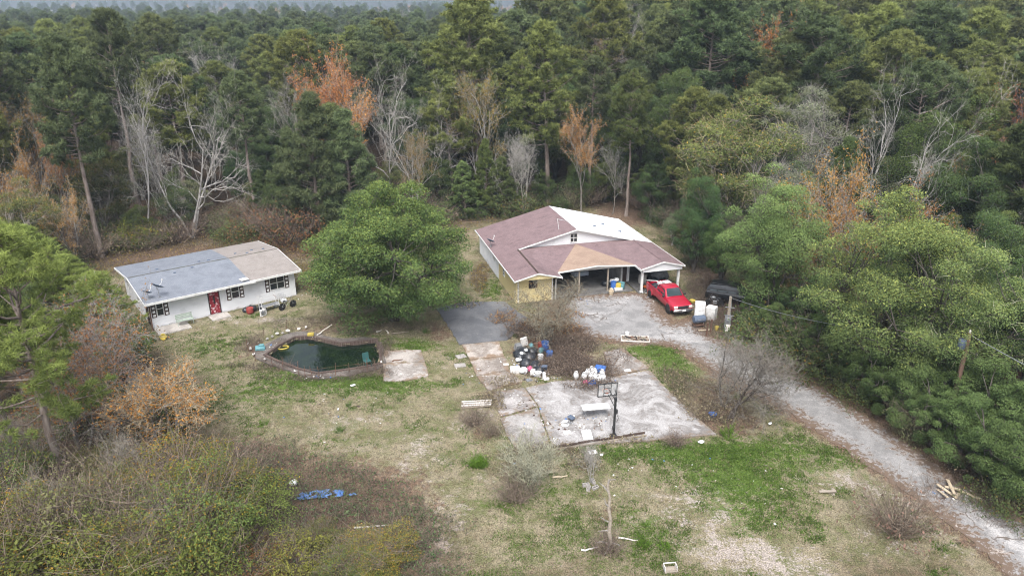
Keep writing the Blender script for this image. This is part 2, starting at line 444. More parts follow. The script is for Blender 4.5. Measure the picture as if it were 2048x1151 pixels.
LITTER = [(1600, 738, 2.2, 3.5, .8), (1690, 790, 2, 3, .8), (1790, 865, 1.6, 3, .7), (1520, 700, 2.5, 2.5, .6), (1110, 660, 2.6, 4, .7), (1060, 700, 2, 2, .6), (1130, 720, 2.8, 2.5, .7), (880, 665, 1.6, 3, .6), (1430, 800, 2.2, 4, .65), (1460, 845, 2.5, 1.5, .6), (1255, 430, 4, 5, 1.2), (1110, 600, 3, 1.5, .5), (1430, 620, 4, 3, .6), (980, 790, 1.5, 1.5, .4), (540, 500, 14, 4, .7), (820, 470, 10, 4, .6), (310, 520, 9, 4, .7), (720, 640, 4, 3, .5), (1900, 960, 2, 3, .5), (460, 920, 4, 3, .7), (650, 960, 6, 3, .6), (760, 1050, 4, 4, .6), (960, 540, 1.3, 5, .4), (960, 870, 1, 1.5, .5), (1060, 930, 2, 1.3, .4), (1210, 1040, 1, 3, .45), (1790, 1050, 2, 1, .5), (610, 660, 3, 1.2, .35), (500, 700, 1, 2, .5)]
SAND = [(a, b, c, d, e * .72) for a, b, c, d, e in SAND]
def masks(x, y):
    n = fbm(x, y, 6, 3) - .5
    ins = inside(x, y, CLEAR); d = dist(x, y, CLEAR)
    sd_ = np.where(ins, d, -d) + n * 5
    woods = 1 - sstep(sd_, -3.0, 2.0)
    far = sstep(y, 400, 520)
    return dict(green=blobs(x, y, GREEN), sand=blobs(x, y, SAND), litter=blobs(x, y, LITTER) + .62 * np.exp(-(np.where(inside(x, y, DRIVE), 0, dist(x, y, DRIVE)) / .75) ** 2), woods=woods * (1 - .5 * far))

# ================================================================== ground
def ground():
    def axis(a, b, st, lo, hi):
        core = np.arange(a, b + st / 2, st)
        up, dn = [b], [a]; s_ = st
        while up[-1] < hi: s_ *= 1.5; up.append(min(up[-1] + s_, hi))
        s_ = st
        while dn[-1] > lo: s_ *= 1.5; dn.append(max(dn[-1] - s_, lo))
        return np.concatenate([dn[:0:-1], core, up[1:]])
    xs, ys = axis(-48, 46, .34, -1150, 1150), axis(22, 100, .34, -200, 1480)
    X, Y = np.meshgrid(xs, ys)
    near = sstep(-dist(X, Y, CLEAR) * ~inside(X, Y, CLEAR) * 1.0, -60, 0)
    Z = (fbm(X, Y, 3, 11, 5) - .5) * .10 * near
    pv = np.full(X.shape, 1e9)
    for p in PAVED: pv = np.minimum(pv, np.where(inside(X, Y, p), 0, dist(X, Y, p)))
    Z *= sstep(pv, .2, 2)
    Z -= .03 * (1 - sstep(pv, 0, .3))
    ny, nx = X.shape
    V = np.stack([X, Y, Z], -1).reshape(-1, 3)
    i = (np.arange(ny - 1)[:, None] * nx + np.arange(nx - 1)[None]).ravel()
    F = np.stack([i, i + 1, i + nx + 1, i + nx], 1)
    c = V[F].mean(1)
    F = F[~(inside(c[:, 0], c[:, 1], POOL))]
    mb = MB().add(V, F)
    # shader
    m, t, b, _ = _nodes('yard_ground')
    v = _coord(t)
    at = {}
    for k in ('green', 'sand', 'litter', 'woods'):
        n = t.nodes.new('ShaderNodeAttribute'); n.attribute_name = k; at[k] = n.outputs['Fac']
    n1, n2, n3, n4 = _noise(t, .55, 8, .68, v), _noise(t, 1.6, 8, .75, v), _noise(t, 4.5, 6, .78, v), _noise(t, 14, 4, .75, v)
    nb = _noise(t, .9, 7, .7, v, .6)
    _, col = _mix(t, (.258, .222, .152), (.145, .148, .072), _ramp(t, _math(t, 'ADD', _math(t, 'MULTIPLY', n1, .6), _math(t, 'MULTIPLY', n2, .4)), .42, .58))
    _, col = _mix(t, col, (.135, .105, .072), _ramp(t, n3, .52, .60))
    gf = _math(t, 'ADD', _math(t, 'ADD', at['green'], .08), _math(t, 'MULTIPLY', _math(t, 'SUBTRACT', _math(t, 'ADD', _math(t, 'MULTIPLY', n2, .5), _math(t, 'MULTIPLY', n3, .5)), .5), 4.0))
    _, col = _mix(t, col, (.092, .138, .032), _ramp(t, gf, .32, .62))
    sf = _math(t, 'ADD', at['sand'], _math(t, 'MULTIPLY', _math(t, 'SUBTRACT', _math(t, 'ADD', _math(t, 'MULTIPLY', nb, .45), _math(t, 'MULTIPLY', n3, .55)), .5), 4.6))
    _, col = _mix(t, col, (.355, .308, .27), _ramp(t, sf, .36, .72))
    lf = _math(t, 'ADD', at['litter'], _math(t, 'MULTIPLY', _math(t, 'SUBTRACT', n2, .5), 2.2))
    _, lcol = _mix(t, (.200, .132, .092), (.105, .078, .060), _ramp(t, n3, .4, .6))
    _, col = _mix(t, col, lcol, _ramp(t, lf, .28, .62))
    _, wcol = _mix(t, (.13, .085, .058), (.055, .045, .034), _ramp(t, n2, .38, .62))
    _, col = _mix(t, col, wcol, at['woods'])
    _, sp = _mix(t, (.50, .50, .50), (1.30, 1.30, 1.28), _ramp(t, n4, .34, .66))
    mm, _c = _mix(t, col, sp, 1.0); mm.blend_type = 'MULTIPLY'
    t.links.new(_c, b.inputs['Base Color'])
    b.inputs['Roughness'].default_value = 1; b.inputs['Specular IOR Level'].default_value = .05
    _bump(t, b, _math(t, 'ADD', n3, _math(t, 'MULTIPLY', n4, .6)), .9, .07)
    o = obj('ground', mb, m, smooth=True)
    mk = masks(V[:, 0], V[:, 1])
    for k in mk:
        a = o.data.attributes.new(k, 'FLOAT', 'POINT'); a.data.foreach_set('value', mk[k].astype(np.float32))
    tag(o, kind='structure')
ground()

def rough_outline(poly, step=.45, amp=.10, seed=1):
    rg = np.random.default_rng(seed); out = []
    for i in range(len(poly)):
        a, b_ = np.array(poly[i]), np.array(poly[(i + 1) % len(poly)])
        n = max(1, int(np.linalg.norm(b_ - a) / step))
        for k in range(n):
            p = a + (b_ - a) * k / n
            out.append(tuple(p + (rg.random(2) - .5) * 2 * amp * (1 if 0 < k else .3)))
    return out
def sheet(name, poly, z0, z1, m, parent=None, rough=.08, seed=1, cut=None):
    """a slab of pavement: top at z1, foot at z0"""
    from mathutils.geometry import delaunay_2d_cdt
    P = rough_outline(poly, .4, rough, seed); n = len(P)
    A = np.array(P); x0, y0 = A.min(0); x1, y1 = A.max(0)
    st = max(.35, math.sqrt((x1 - x0) * (y1 - y0)) / 60)
    X, Y = np.meshgrid(np.arange(x0, x1, st), np.arange(y0, y1, st)); X, Y = X.ravel(), Y.ravel()
    k = inside(X, Y, P) & (dist(X, Y, P) > st * .4)
    pts = [Vector(p) for p in P] + [Vector(p) for p in zip(X[k], Y[k])]
    vs, es, fs = delaunay_2d_cdt(pts, [(i, (i + 1) % n) for i in range(n)], [], 1, 1e-5)[:3]
    V = np.array([(p.x, p.y) for p in vs]); F = np.array([f for f in fs], int)
    c = V[F].mean(1); F = F[inside(c[:, 0], c[:, 1], P)]
    a_, b_ = V[F[:, 1]] - V[F[:, 0]], V[F[:, 2]] - V[F[:, 0]]
    fl = a_[:, 0] * b_[:, 1] - a_[:, 1] * b_[:, 0] < 0
    F[fl] = F[fl][:, ::-1]
    mb = MB().add(np.column_stack([V, np.full(len(V), z1)]), F, 0, dist(V[:, 0], V[:, 1], P))
    W_ = np.array([(x, y, z) for z in (z0, z1 - .001) for x, y in P])
    mb.add(W_, np.array([(i, (i + 1) % n, n + (i + 1) % n, n + i) for i in range(n)]), 0, 0.0)
    return obj(name, mb, m, parent)

def drivemat():
    m, t, b, _ = _nodes('worn_driveway')
    v = _coord(t)
    ed = t.nodes.new('ShaderNodeAttribute'); ed.attribute_name = 'tint'; ed = ed.outputs['Fac']
    n1, n2, n3, n4 = _noise(t, .22, 7, .65, v, .8), _noise(t, .8, 8, .72, v, .5), _noise(t, 3, 8, .75, v), _noise(t, 14, 4, .75, v)
    _, col = _mix(t, (.265, .257, .25), (.19, .185, .18), _ramp(t, n2, .40, .62))
    _, col = _mix(t, col, (.385, .372, .36), _ramp(t, _math(t, 'ADD', _math(t, 'MULTIPLY', n1, .5), _math(t, 'MULTIPLY', n3, .5)), .50, .60))
    vor = t.nodes.new('ShaderNodeTexVoronoi'); vor.feature = 'DISTANCE_TO_EDGE'; vor.inputs['Scale'].default_value = .38
    vd = t.nodes.new('ShaderNodeVectorMath'); vd.operation = 'ADD'
    cn = t.nodes.new('ShaderNodeTexNoise'); cn.inputs['Scale'].default_value = 1.4; cn.inputs['Detail'].default_value = 5
    t.links.new(v, cn.inputs['Vector']); t.links.new(v, vd.inputs[0]); t.links.new(cn.outputs['Color'], vd.inputs[1]); t.links.new(vd.outputs[0], vor.inputs['Vector'])
    crack = _math(t, 'MULTIPLY', _math(t, 'SUBTRACT', 1.0, _ramp(t, vor.outputs['Distance'], .008, .03)), _ramp(t, n1, .45, .6))
    _, col = _mix(t, col, (.12, .10, .085), crack)
    # sand and leaf dirt washed in from the sides
    sandy = _math(t, 'SUBTRACT', _math(t, 'ADD', _math(t, 'MULTIPLY', _math(t, 'SUBTRACT', _math(t, 'ADD', _math(t, 'MULTIPLY', n2, .5), _math(t, 'MULTIPLY', n3, .5)), .5), 6.0), .62), _math(t, 'MULTIPLY', ed, .55))
    _, col = _mix(t, col, (.40, .35, .31), _ramp(t, sandy, .15, .75))
    dirt = _math(t, 'SUBTRACT', _math(t, 'ADD', _math(t, 'MULTIPLY', _math(t, 'SUBTRACT', n3, .5), 6.0), .88), _math(t, 'MULTIPLY', ed, .75))
    _, lc = _mix(t, (.175, .122, .088), (.105, .080, .062), _ramp(t, n4, .4, .6))
    _, col = _mix(t, col, lc, _ramp(t, dirt, .15, .55))
    _, sp = _mix(t, (.72, .72, .72), (1.18, 1.18, 1.18), _ramp(t, n4, .32, .68))
    mm, _c = _mix(t, col, sp, 1.0); mm.blend_type = 'MULTIPLY'
    t.links.new(_c, b.inputs['Base Color']); b.inputs['Roughness'].default_value = .95; b.inputs['Specular IOR Level'].default_value = .12
    _bump(t, b, n4, .3, .02)
    return m
M['drive'] = drivemat()
def slabmat():
    m, t, b, _ = _nodes('stained_concrete')
    v = _coord(t); oi = t.nodes.new('ShaderNodeObjectInfo')
    n1, n2, n3, n4 = _noise(t, .45, 8, .72, v, 1.0), _noise(t, 1.5, 8, .75, v, .6), _noise(t, 5, 6, .75, v), _noise(t, 20, 4, .7, v)
    _, col = _mix(t, (.36, .35, .342), (.20, .19, .182), _ramp(t, n1, .40, .60))
    _, col = _mix(t, col, (.50, .495, .49), _ramp(t, _math(t, 'ADD', _math(t, 'MULTIPLY', n2, .6), _math(t, 'MULTIPLY', n3, .4)), .53, .63))
    _, col = _mix(t, col, (.15, .13, .115), _math(t, 'MULTIPLY', _ramp(t, n3, .50, .64), _ramp(t, n1, .40, .55)))
    ed = t.nodes.new('ShaderNodeAttribute'); ed.attribute_name = 'tint'
    dirt = _math(t, 'SUBTRACT', _math(t, 'ADD', _math(t, 'MULTIPLY', _math(t, 'SUBTRACT', n2, .5), 4.0), .42), _math(t, 'MULTIPLY', ed.outputs['Fac'], 1.0))
    _, col = _mix(t, col, (.20, .16, .125), _ramp(t, dirt, .05, .6))
    mm, c2 = _mix(t, col, oi.outputs['Color'], 1.0); mm.blend_type = 'MULTIPLY'
    _, sp = _mix(t, (.70, .70, .70), (1.2, 1.2, 1.2), _ramp(t, n4, .32, .68))
    mm, _c = _mix(t, c2, sp, 1.0); mm.blend_type = 'MULTIPLY'
    t.links.new(_c, b.inputs['Base Color']); b.inputs['Roughness'].default_value = .95; b.inputs['Specular IOR Level'].default_value = .12
    _bump(t, b, n3, .25, .03)
    return m
M['slab'] = slabmat()
def oldasphalt():
    m, t, b, _ = _nodes('old_asphalt')
    v = _coord(t)
    n1, n3, n4 = _noise(t, .5, 7, .65, v, .6), _noise(t, 3, 7, .7, v), _noise(t, 20, 4, .7, v)
    _, col = _mix(t, (.105, .108, .115), (.145, .146, .15), _ramp(t, n1, .4, .62))
    _, col = _mix(t, col, (.24, .22, .20), _ramp(t, n3, .60, .72))
    _, sp = _mix(t, (.85, .85, .85), (1.12, 1.12, 1.12), _ramp(t, n4, .3, .7))
    mm, _c = _mix(t, col, sp, 1.0); mm.blend_type = 'MULTIPLY'
    t.links.new(_c, b.inputs['Base Color']); b.inputs['Roughness'].default_value = .95; b.inputs['Specular IOR Level'].default_value = .15
    return m
M['oldasphalt'] = oldasphalt()

tag(sheet('driveway', DRIVE, -.10, .014, M['drive'], rough=.22, seed=3), kind='structure')
tag(sheet('asphalt_pavement', ASPH, -.10, .03, M['oldasphalt'], rough=.06, seed=4), kind='structure')
names = ['concrete_pavement', 'concrete_pavement', 'walkway_pavement', 'walkway_pavement', 'walkway_pavement', 'concrete_pavement', 'court_pavement', 'court_pavement', 'court_pavement']
tints = [(1.05, .99, .92), (1.15, 1.1, 1.04), (1.15, 1.06, .97), (1.08, 1.0, .92), (1.0, .92, .84), (1.0, .95, .9), (1.08, 1.05, 1.03), (1.0, .99, .98), (.92, .90, .87)]
for k, p in enumerate(SLABS):
    o = sheet(names[k], p, -.10, .05 + .012 * (k % 3), M['slab'], rough=.035, seed=10 + k)
    o.color = (*tints[k], 1); tag(o, kind='structure')

# ================================================================== swimming pool
def watermat():
    m, t, b, _ = _nodes('murky_water')
    v = _coord(t)
    _, c = _mix(t, (.006, .012, .008), (.012, .022, .010), _ramp(t, _noise(t, .6, 5, .6, v), .4, .6))
    t.links.new(c, b.inputs['Base Color']); b.inputs['Roughness'].default_value = .045
    b.inputs['IOR'].default_value = 1.33; b.inputs['Specular IOR Level'].default_value = .5
    _bump(t, b, _noise(t, 1.1, 2, .5, v), .012, .05)
    return m
def poolmat(name, c1, c2):
    m, t, b, _ = _nodes(name)
    v = _coord(t)
    br = t.nodes.new('ShaderNodeTexBrick'); br.inputs['Scale'].default_value = 4
    t.links.new(v, br.inputs['Vector'])
    br.inputs['Color1'].default_value = (*c1, 1); br.inputs['Color2'].default_value = (*c2, 1); br.inputs['Mortar'].default_value = (.16, .13, .11, 1)
    _, c = _mix(t, br.outputs['Color'], (.10, .07, .055), _ramp(t, _noise(t, 2, 6, .7, v), .45, .7))
    t.links.new(c, b.inputs['Base Color']); b.inputs['Roughness'].default_value = .9
    return m
def offset(poly, d):
    c = np.mean(poly, 0); out = []
    n = len(poly); A = sum(poly[i][0] * poly[(i + 1) % n][1] - poly[(i + 1) % n][0] * poly[i][1] for i in range(n))
    s_ = 1 if A > 0 else -1
    for i in range(n):
        p0, p1, p2 = np.array(poly[i - 1]), np.array(poly[i]), np.array(poly[(i + 1) % n])
        e1, e2 = (p1 - p0) / np.linalg.norm(p1 - p0), (p2 - p1) / np.linalg.norm(p2 - p1)
        nn = np.array([e1[1] + e2[1], -e1[0] - e2[0]]) * s_; nn /= np.linalg.norm(nn)
        out.append(tuple(p1 + nn * d / max(.5, nn.dot([e1[1] * s_, -e1[0] * s_]))))
    return out
def ring(mb, inner, outer, z0, z1):
    n = len(inner)
    V = [(x, y, z1) for x, y in inner] + [(x, y, z1) for x, y in outer] + [(x, y, z0) for x, y in inner] + [(x, y, z0) for x, y in outer]
    F = []
    for i in range(n):
        j = (i + 1) % n
        F += [(i, j, n + j, n + i), (2 * n + i, 2 * n + j, j, i), (n + i, n + j, 3 * n + j, 3 * n + i)]
    mb.add(np.array(V), F)
pool = thing('swimming_pool', 'abandoned irregular swimming pool with dark green water and brick edge', 'pool')
mb = MB(); ring(mb, POOL, offset(POOL, .2), -.9, .12); obj('coping', mb, poolmat('brick_coping', (.058, .034, .028), (.042, .026, .022)), pool)
mb = MB(); n = len(POOL); wp = offset(POOL, .05); mb.add(np.array([(x, y, -.2) for x, y in wp]), [tuple(range(n))]); obj('water', mb, watermat(), pool)
def deck():
    inner, outer = offset(POOL, .24), POOLDECK
    import bmesh
    o = rough_outline(outer, .4, .15, 9)
    # ring between the coping and the rough outer edge, as many small quads
    I = rough_outline(inner, .25, 0, 9); P = []
    for x, y in I:
        d = [(px - x) ** 2 + (py - y) ** 2 for px, py in o]; k = int(np.argmin(d)); P.append(o[k])
    mb = MB(); ring(mb, I, P, -.3, .06)
    ob = obj('deck', mb, M['slab'], pool); ob.color = (.5, .46, .42, 1)
deck()
# ================================================================== buildings
def plate(mb, pts, th=.11, mi=0):
    """roof plate: polygon in space, pushed straight down by th"""
    n = len(pts); V = np.array(list(pts) + [(x, y, z - th) for x, y, z in pts])
    A = sum(pts[i][0] * pts[(i + 1) % n][1] - pts[(i + 1) % n][0] * pts[i][1] for i in range(n))
    t = tuple(range(n)); b_ = tuple(range(2 * n - 1, n - 1, -1))
    if A < 0: t, b_ = t[::-1], b_[::-1]
    sides = [(i, n + i, n + (i + 1) % n, (i + 1) % n) for i in range(n)]
    if A < 0: sides = [q[::-1] for q in sides]
    return mb.add(V, [t, b_] + sides, mi)
def board(mb, a, b_, h, th, mi=0, up=0.0):
    """a fascia or beam from a to b: h tall (hanging down from the line), th thick"""
    a, b_ = np.array(a, float), np.array(b_, float)
    d = b_ - a; w = np.array([-d[1], d[0], 0]); w = w / (np.linalg.norm(w) + 1e-9) * th / 2
    V = [a - w, a + w, b_ + w, b_ - w]
    V = [p + (0, 0, up) for p in V] + [p + (0, 0, up - h) for p in V]
    return mb.add(np.array(V), [(0, 3, 2, 1), (4, 5, 6, 7), (0, 1, 5, 4), (1, 2, 6, 5), (2, 3, 7, 6), (3, 0, 4, 7)], mi)
def shinglemat(name, c1, c2, stain, lo=.60, hi=.72, stretch=(.5, 2.2, 1)):
    m, t, b, _ = _nodes(name)
    v = _coord(t); vs = _coord(t, stretch)
    br = t.nodes.new('ShaderNodeTexBrick'); br.inputs['Scale'].default_value = 3.2
    br.inputs['Brick Width'].default_value = .9; br.inputs['Row Height'].default_value = .45; br.inputs['Mortar Size'].default_value = .03
    t.links.new(v, br.inputs['Vector'])
    br.inputs['Color1'].default_value = (*c1, 1); br.inputs['Color2'].default_value = (*c2, 1)
    br.inputs['Mortar'].default_value = (*[x * .6 for x in c2], 1)
    f = _noise(t, 1.2, 6, .65, v)
    _, c = _mix(t, br.outputs['Color'], tuple(x * .8 for x in c2), _ramp(t, f, .42, .68))
    _, c = _mix(t, c, tuple(min(1, x * 1.28) for x in c1), _ramp(t, _noise(t, 9, 5, .7, v), .52, .75))
    _, c = _mix(t, c, stain, _ramp(t, _noise(t, 1.1, 6, .65, vs, .4), lo, hi))
    t.links.new(c, b.inputs['Base Color']); b.inputs['Roughness'].default_value = .95; b.inputs['Specular IOR Level'].default_value = .1
    _bump(t, b, br.outputs['Fac'], .25, .02)
    return m
M['shgrey'] = shinglemat('blue_grey_roofing', (.205, .220, .248), (.18, .195, .222), (.12, .13, .15), .63, .75)
M['shtan'] = shinglemat('tan_grey_roofing', (.285, .255, .235), (.25, .225, .205), (.15, .13, .12), .64, .75)
M['shbrown'] = shinglemat('brown_shingles', (.22, .158, .16), (.185, .132, .134), (.10, .07, .07), .60, .69)
M['shbuff'] = shinglemat('buff_shingles', (.33, .24, .185), (.29, .21, .16), (.21, .155, .12), .62, .75)
M['shold'] = shinglemat('mossy_shingles', (.16, .15, .125), (.13, .125, .10), (.10, .11, .06), .5, .7)
def sidingmat(name, c, dirt, pitch=.2):
    m, t, b, _ = _nodes(name)
    v = _coord(t)
    sx = t.nodes.new('ShaderNodeSeparateXYZ'); t.links.new(v, sx.inputs[0])
    fr = _math(t, 'FRACT', _math(t, 'DIVIDE', sx.outputs['Z'], pitch))
    _, col = _mix(t, c, dirt, _ramp(t, _noise(t, 1.6, 6, .65, _coord(t, (1, 1, .35))), .55, .8))
    t.links.new(col, b.inputs['Base Color']); b.inputs['Roughness'].default_value = .6
    _bump(t, b, fr, .7, .03)
    return m
M['sidingwhite'] = sidingmat('white_lap_siding', (.66, .67, .675), (.52, .52, .51))
M['sidingyellow'] = sidingmat('yellow_lap_siding', (.62, .52, .27), (.57, .475, .25))
def whitemetal():
    m, t, b, _ = _nodes('white_metal_roofing')
    v = _coord(t)
    _, c = _mix(t, (.84, .85, .86), (.72, .74, .76), _ramp(t, _noise(t, .7, 6, .65, v), .45, .75))
    t.links.new(c, b.inputs['Base Color']); b.inputs['Roughness'].default_value = .45
    return m
M['roofwhite'] = whitemetal()
def blockwall():
    m, t, b, _ = _nodes('painted_block_wall')
    v = _coord(t)
    _, c = _mix(t, (.70, .71, .725), (.62, .63, .64), _ramp(t, _noise(t, 1.2, 6, .65, v), .45, .7))
    sx = t.nodes.new('ShaderNodeSeparateXYZ'); t.links.new(v, sx.inputs[0])
    low = _math(t, 'ADD', sx.outputs['Z'], _math(t, 'MULTIPLY', _noise(t, 2.5, 5, .7, v), .7))
    _, c = _mix(t, (.40, .37, .32), c, _ramp(t, low, .28, .50))
    t.links.new(c, b.inputs['Base Color']); b.inputs['Roughness'].default_value = .8
    _bump(t, b, _noise(t, 12, 4, .6, v), .15)
    return m
M['wallwhite'] = blockwall()
M['reddoor'] = mat('peeling_red_door', (.27, .018, .03), (.20, .015, .025), 3, .6, c3=(.62, .52, .52), scale3=5.5, lo3=.545, hi3=.62)
M['darkwood'] = mat('dark_brown_wood', (.075, .05, .04), (.05, .035, .03), 3, .8)
M['soffit'] = mat('soffit_board', (.5, .49, .46), (.36, .34, .31), 2, .8)
M['carportfloor'] = mat('shaded_oily_concrete', (.15, .146, .142), (.09, .087, .083), 1.2, .9, c3=(.07, .065, .06), scale3=2, lo3=.55, hi3=.7)  # stained concrete darkened further to carry the carport's shade
M['shadewall'] = mat('shaded_carport_wall', (.30, .30, .30), (.20, .20, .195), 1.5, .8)  # grey tone puts the carport's shade into the wall colour

def window(parent, u0, u1, z0, z1, v, bars=(1, 1), name='window', face='v', sgn=-1, fr=M['trimwhite']):
    """a window lying on the wall plane: pane 6 mm proud, frame 5 cm proud, so that the glass reads recessed"""
    w = link(name, None, parent)
    def B(mb, a0, a1, c0, c1, depth, off=0.0):
        ca, cz = (a0 + a1) / 2, (c0 + c1) / 2
        if face == 'v': mb.box((ca, v + sgn * (off + depth / 2), cz), (a1 - a0, depth, c1 - c0))
        else: mb.box((v + sgn * (off + depth / 2), ca, cz), (depth, a1 - a0, c1 - c0))
    t = .055
    mb = MB(); B(mb, u0, u1, z0, z0 + t, .06); B(mb, u0, u1, z1 - t, z1, .06); B(mb, u0, u0 + t, z0 + t, z1 - t, .058); B(mb, u1 - t, u1, z0 + t, z1 - t, .058)
    nx, nz = bars
    for i in range(1, nx + 1):
        c = u0 + (u1 - u0) * i / (nx + 1); B(mb, c - .028, c + .028, z0 + t, z1 - t, .048)
    for i in range(1, nz + 1):
        c = z0 + (z1 - z0) * i / (nz + 1); B(mb, u0 + t, u1 - t, c - .028, c + .028, .046)
    obj('frame', mb, fr, w)
    for i in range(nx + 1):
        for k in range(nz + 1):
            a0, a1 = u0 + t + (u1 - u0 - 2 * t) * i / (nx + 1), u0 + t + (u1 - u0 - 2 * t) * (i + 1) / (nx + 1)
            c0, c1 = z0 + t + (z1 - z0 - 2 * t) * k / (nz + 1), z0 + t + (z1 - z0 - 2 * t) * (k + 1) / (nz + 1)
            mb = MB(); B(mb, a0, a1, c0, c1, .012); obj('pane', mb, M['glass'], w)
    return w

# ------------------------------------------------------------------ white house
wh = thing('white_house', 'low white house with shuttered windows, red door and a two-tone roof', 'house', (*WH_O, 0), WH_A)
mb = MB().prism([(.7, -.1), (10.3, -.1), (10.3, 2.52), (5.5, 3.04), (.7, 2.52)], 12.5, 'x', .4); obj('wall', mb, M['wallwhite'], wh)
def rplates(u0, u1, vf, ov, m, lab):
    mb = MB(); s_ = .6 / 5.5
    plate(mb, [(u0, vf, 2.6 + s_ * vf + ov), (u1, vf, 2.6 + s_ * vf + ov), (u1, 5.5, 3.2 + ov), (u0, 5.5, 3.2 + ov)])
    plate(mb, [(u0, 5.503, 3.2 + ov), (u1, 5.503, 3.2 + ov), (u1, 11, 2.6 + ov), (u0, 11, 2.6 + ov)])
    return tag(obj('roof', mb, m, wh), lab)
r1 = rplates(-.1, 8.6, -.2, .03, M['shgrey'], 'blue-grey roofing on the long side')
r2 = rplates(8.604, 13.3, 0, 0, M['shtan'], 'tan-grey roofing on the short side')
mb = MB(); board(mb, (-.13, -.23, 2.63), (8.62, -.23, 2.63), .2, .05); board(mb, (8.65, -.03, 2.61), (13.35, -.03, 2.61), .2, .05)
board(mb, (-.13, -.2, 2.62), (-.13, 5.5, 3.23), .17, .05); board(mb, (-.13, 5.5, 3.23), (-.13, 11, 2.63), .17, .05)
board(mb, (13.33, 0, 2.61), (13.33, 5.5, 3.21), .17, .05); board(mb, (13.33, 5.5, 3.21), (13.33, 11, 2.61), .17, .05)
obj('fascia', mb, M['trimwhite'], wh)
mb = MB(); board(mb, (-.05, 5.45, 3.262), (8.58, 5.45, 3.262), .02, .07); obj('ridge_cap', mb, M['shold'], r1)
mb = MB(); board(mb, (8.62, 5.45, 3.232), (13.25, 5.45, 3.232), .02, .06); obj('ridge_cap', mb, M['shold'], r2)
mb = MB().box((8.75, -.18, 2.5), (.55, .28, .16), ch=.03, tilt=(0, .12, 0)).box((8.2, .25, 2.78), (.7, .5, .05), tilt=(.1, .05, .2)); obj('gutter_end', mb, M['trimwhite'], wh)
d = link('door', None, wh)
mb = MB().box((5.545, .675, 1.1), (.80, .05, 2.02)); obj('door_panel', mb, M['reddoor'], d)
mb = MB().box((5.10, .665, 1.12), (.09, .075, 2.1)).box((5.99, .665, 1.12), (.09, .075, 2.1)).box((5.545, .665, 2.21), (.98, .075, .08)); obj('frame', mb, M['darkwood'], d)
mb = MB().box((5.545, .648, 1.35), (.14, .02, .75)); obj('pane', mb, M['glass'], d)
mb = MB().lathe([(.0, -.03), (.035, -.02), (.035, .02), (0, .03)], 10, (5.88, .63, 1.05)); obj('handle', mb, M['chrome'], d)
for u0, u1, z0, z1, nb in ((.86, 1.42, 1.02, 2.28, (0, 1)), (7.06, 7.76, 1.05, 2.3, (0, 1)), (10.52, 11.9, 1.0, 2.28, (1, 1))):
    window(wh, u0, u1, z0, z1, .7, nb)
    for a in (u0 - .40, u1 + .04):
        sh = link('shutter', None, wh)
        mb = MB().box((a + .18, .675, (z0 + z1) / 2), (.36, .05, z1 - z0 + .12)); obj('shutter_board', mb, M['darkwood'], sh)
        for k in range(4):
            h = (z1 - z0 + .12) / 4
            mb = MB().box((a + .18, .644, z0 - .06 + h * (k + .5)), (.20, .02, h * .58)); obj('panel', mb, M['whitepaint'], sh)
window(wh, 4.6, 5.3, 1.1, 2.1, .4, (0, 1), face='u')
window(wh, 8.3, 8.9, 1.2, 2.1, .4, (0, 1), face='u')
mb = MB().box((.375, 1.9, 1.05), (.05, .85, 2.0)); obj('side_door', mb, M['darkwood'], wh)
mb = MB().box((.3, .45, 1.22), (.10, .10, 2.7), tilt=(0, .02, 0)); obj('porch_post', mb, M['rust'], wh)
mb = MB().box((1.7, -.25, .03), (2.6, 1.7, .12)).box((5.6, -.1, .03), (1.6, 1.3, .14)); obj('doorstep', mb, M['concrete'], wh)

# ------------------------------------------------------------------ main house
mh = thing('main_house', 'large yellow and white house with brown shingle roof and open carport', 'house', (*MH_O, 0), MH_A)
S_ = 2.1 / 8.25                               # roof pitch
zl = lambda u: 2.5 + S_ * u                   # left slope
zr = lambda u: 2.5 + S_ * (16.5 - u)          # right slope
W = 2.2; zw = zl(W)
mb = MB()
plate(mb, [(0, -.4, 2.5), (W, -.4, zw), (W, 6.55, zw), (8.25, 6.55, 4.6), (8.25, 15.8, 4.6), (0, 15.8, 2.5)])
ro = tag(obj('roof', mb, M['shbrown'], mh), 'long brown shingle slope over the yellow wing')
mb = MB(); plate(mb, [(8.253, 6.55, 4.6), (14.3, 6.55, zr(14.3)), (16.5, 6.9, 2.5), (16.5, 15.8, 2.5), (8.253, 15.8, 4.6)])
tag(obj('roof', mb, M['roofwhite'], mh), 'bright white metal slope on the far side')
mb = MB(); plate(mb, [(14.303, -.4, zr(14.3)), (16.5, -.4, 2.5), (16.5, 6.897, 2.5), (14.303, 6.55, zr(14.3))]); plate(mb, [(14.3, -.4, zr(14.3)), (14.3, 6.9, zr(14.3)), (12.1, .9, 2.5), (12.1, -.4, 2.5)])
tag(obj('roof', mb, M['shbrown'], mh), 'brown shingle gable over the side porch')
mb = MB(); plate(mb, [(W + .003, -.4, zw), (4.4, -.4, 2.5), (4.4, .9, 2.5), (W + .003, 6.9, zw)]); obj('roof', mb, M['shbrown'], mh)
AP = (8.2, 6.75, 3.08)
mb = MB(); plate(mb, [(W, 6.9, zw), (4.4, .9, 2.5), AP]); plate(mb, [AP, (12.1, .9, 2.5), (14.3, 6.9, zw)]); plate(mb, [(W, 6.9, zw), AP, (14.3, 6.9, zw), (8.2, 7.0, zw)])
obj('roof', mb, M['shbrown'], mh)
mb = MB(); plate(mb, [AP, (4.4, .88, 2.512), (8.25, .88, 2.82)]); plate(mb, [AP, (8.25, .88, 2.82), (12.1, .88, 2.512)])
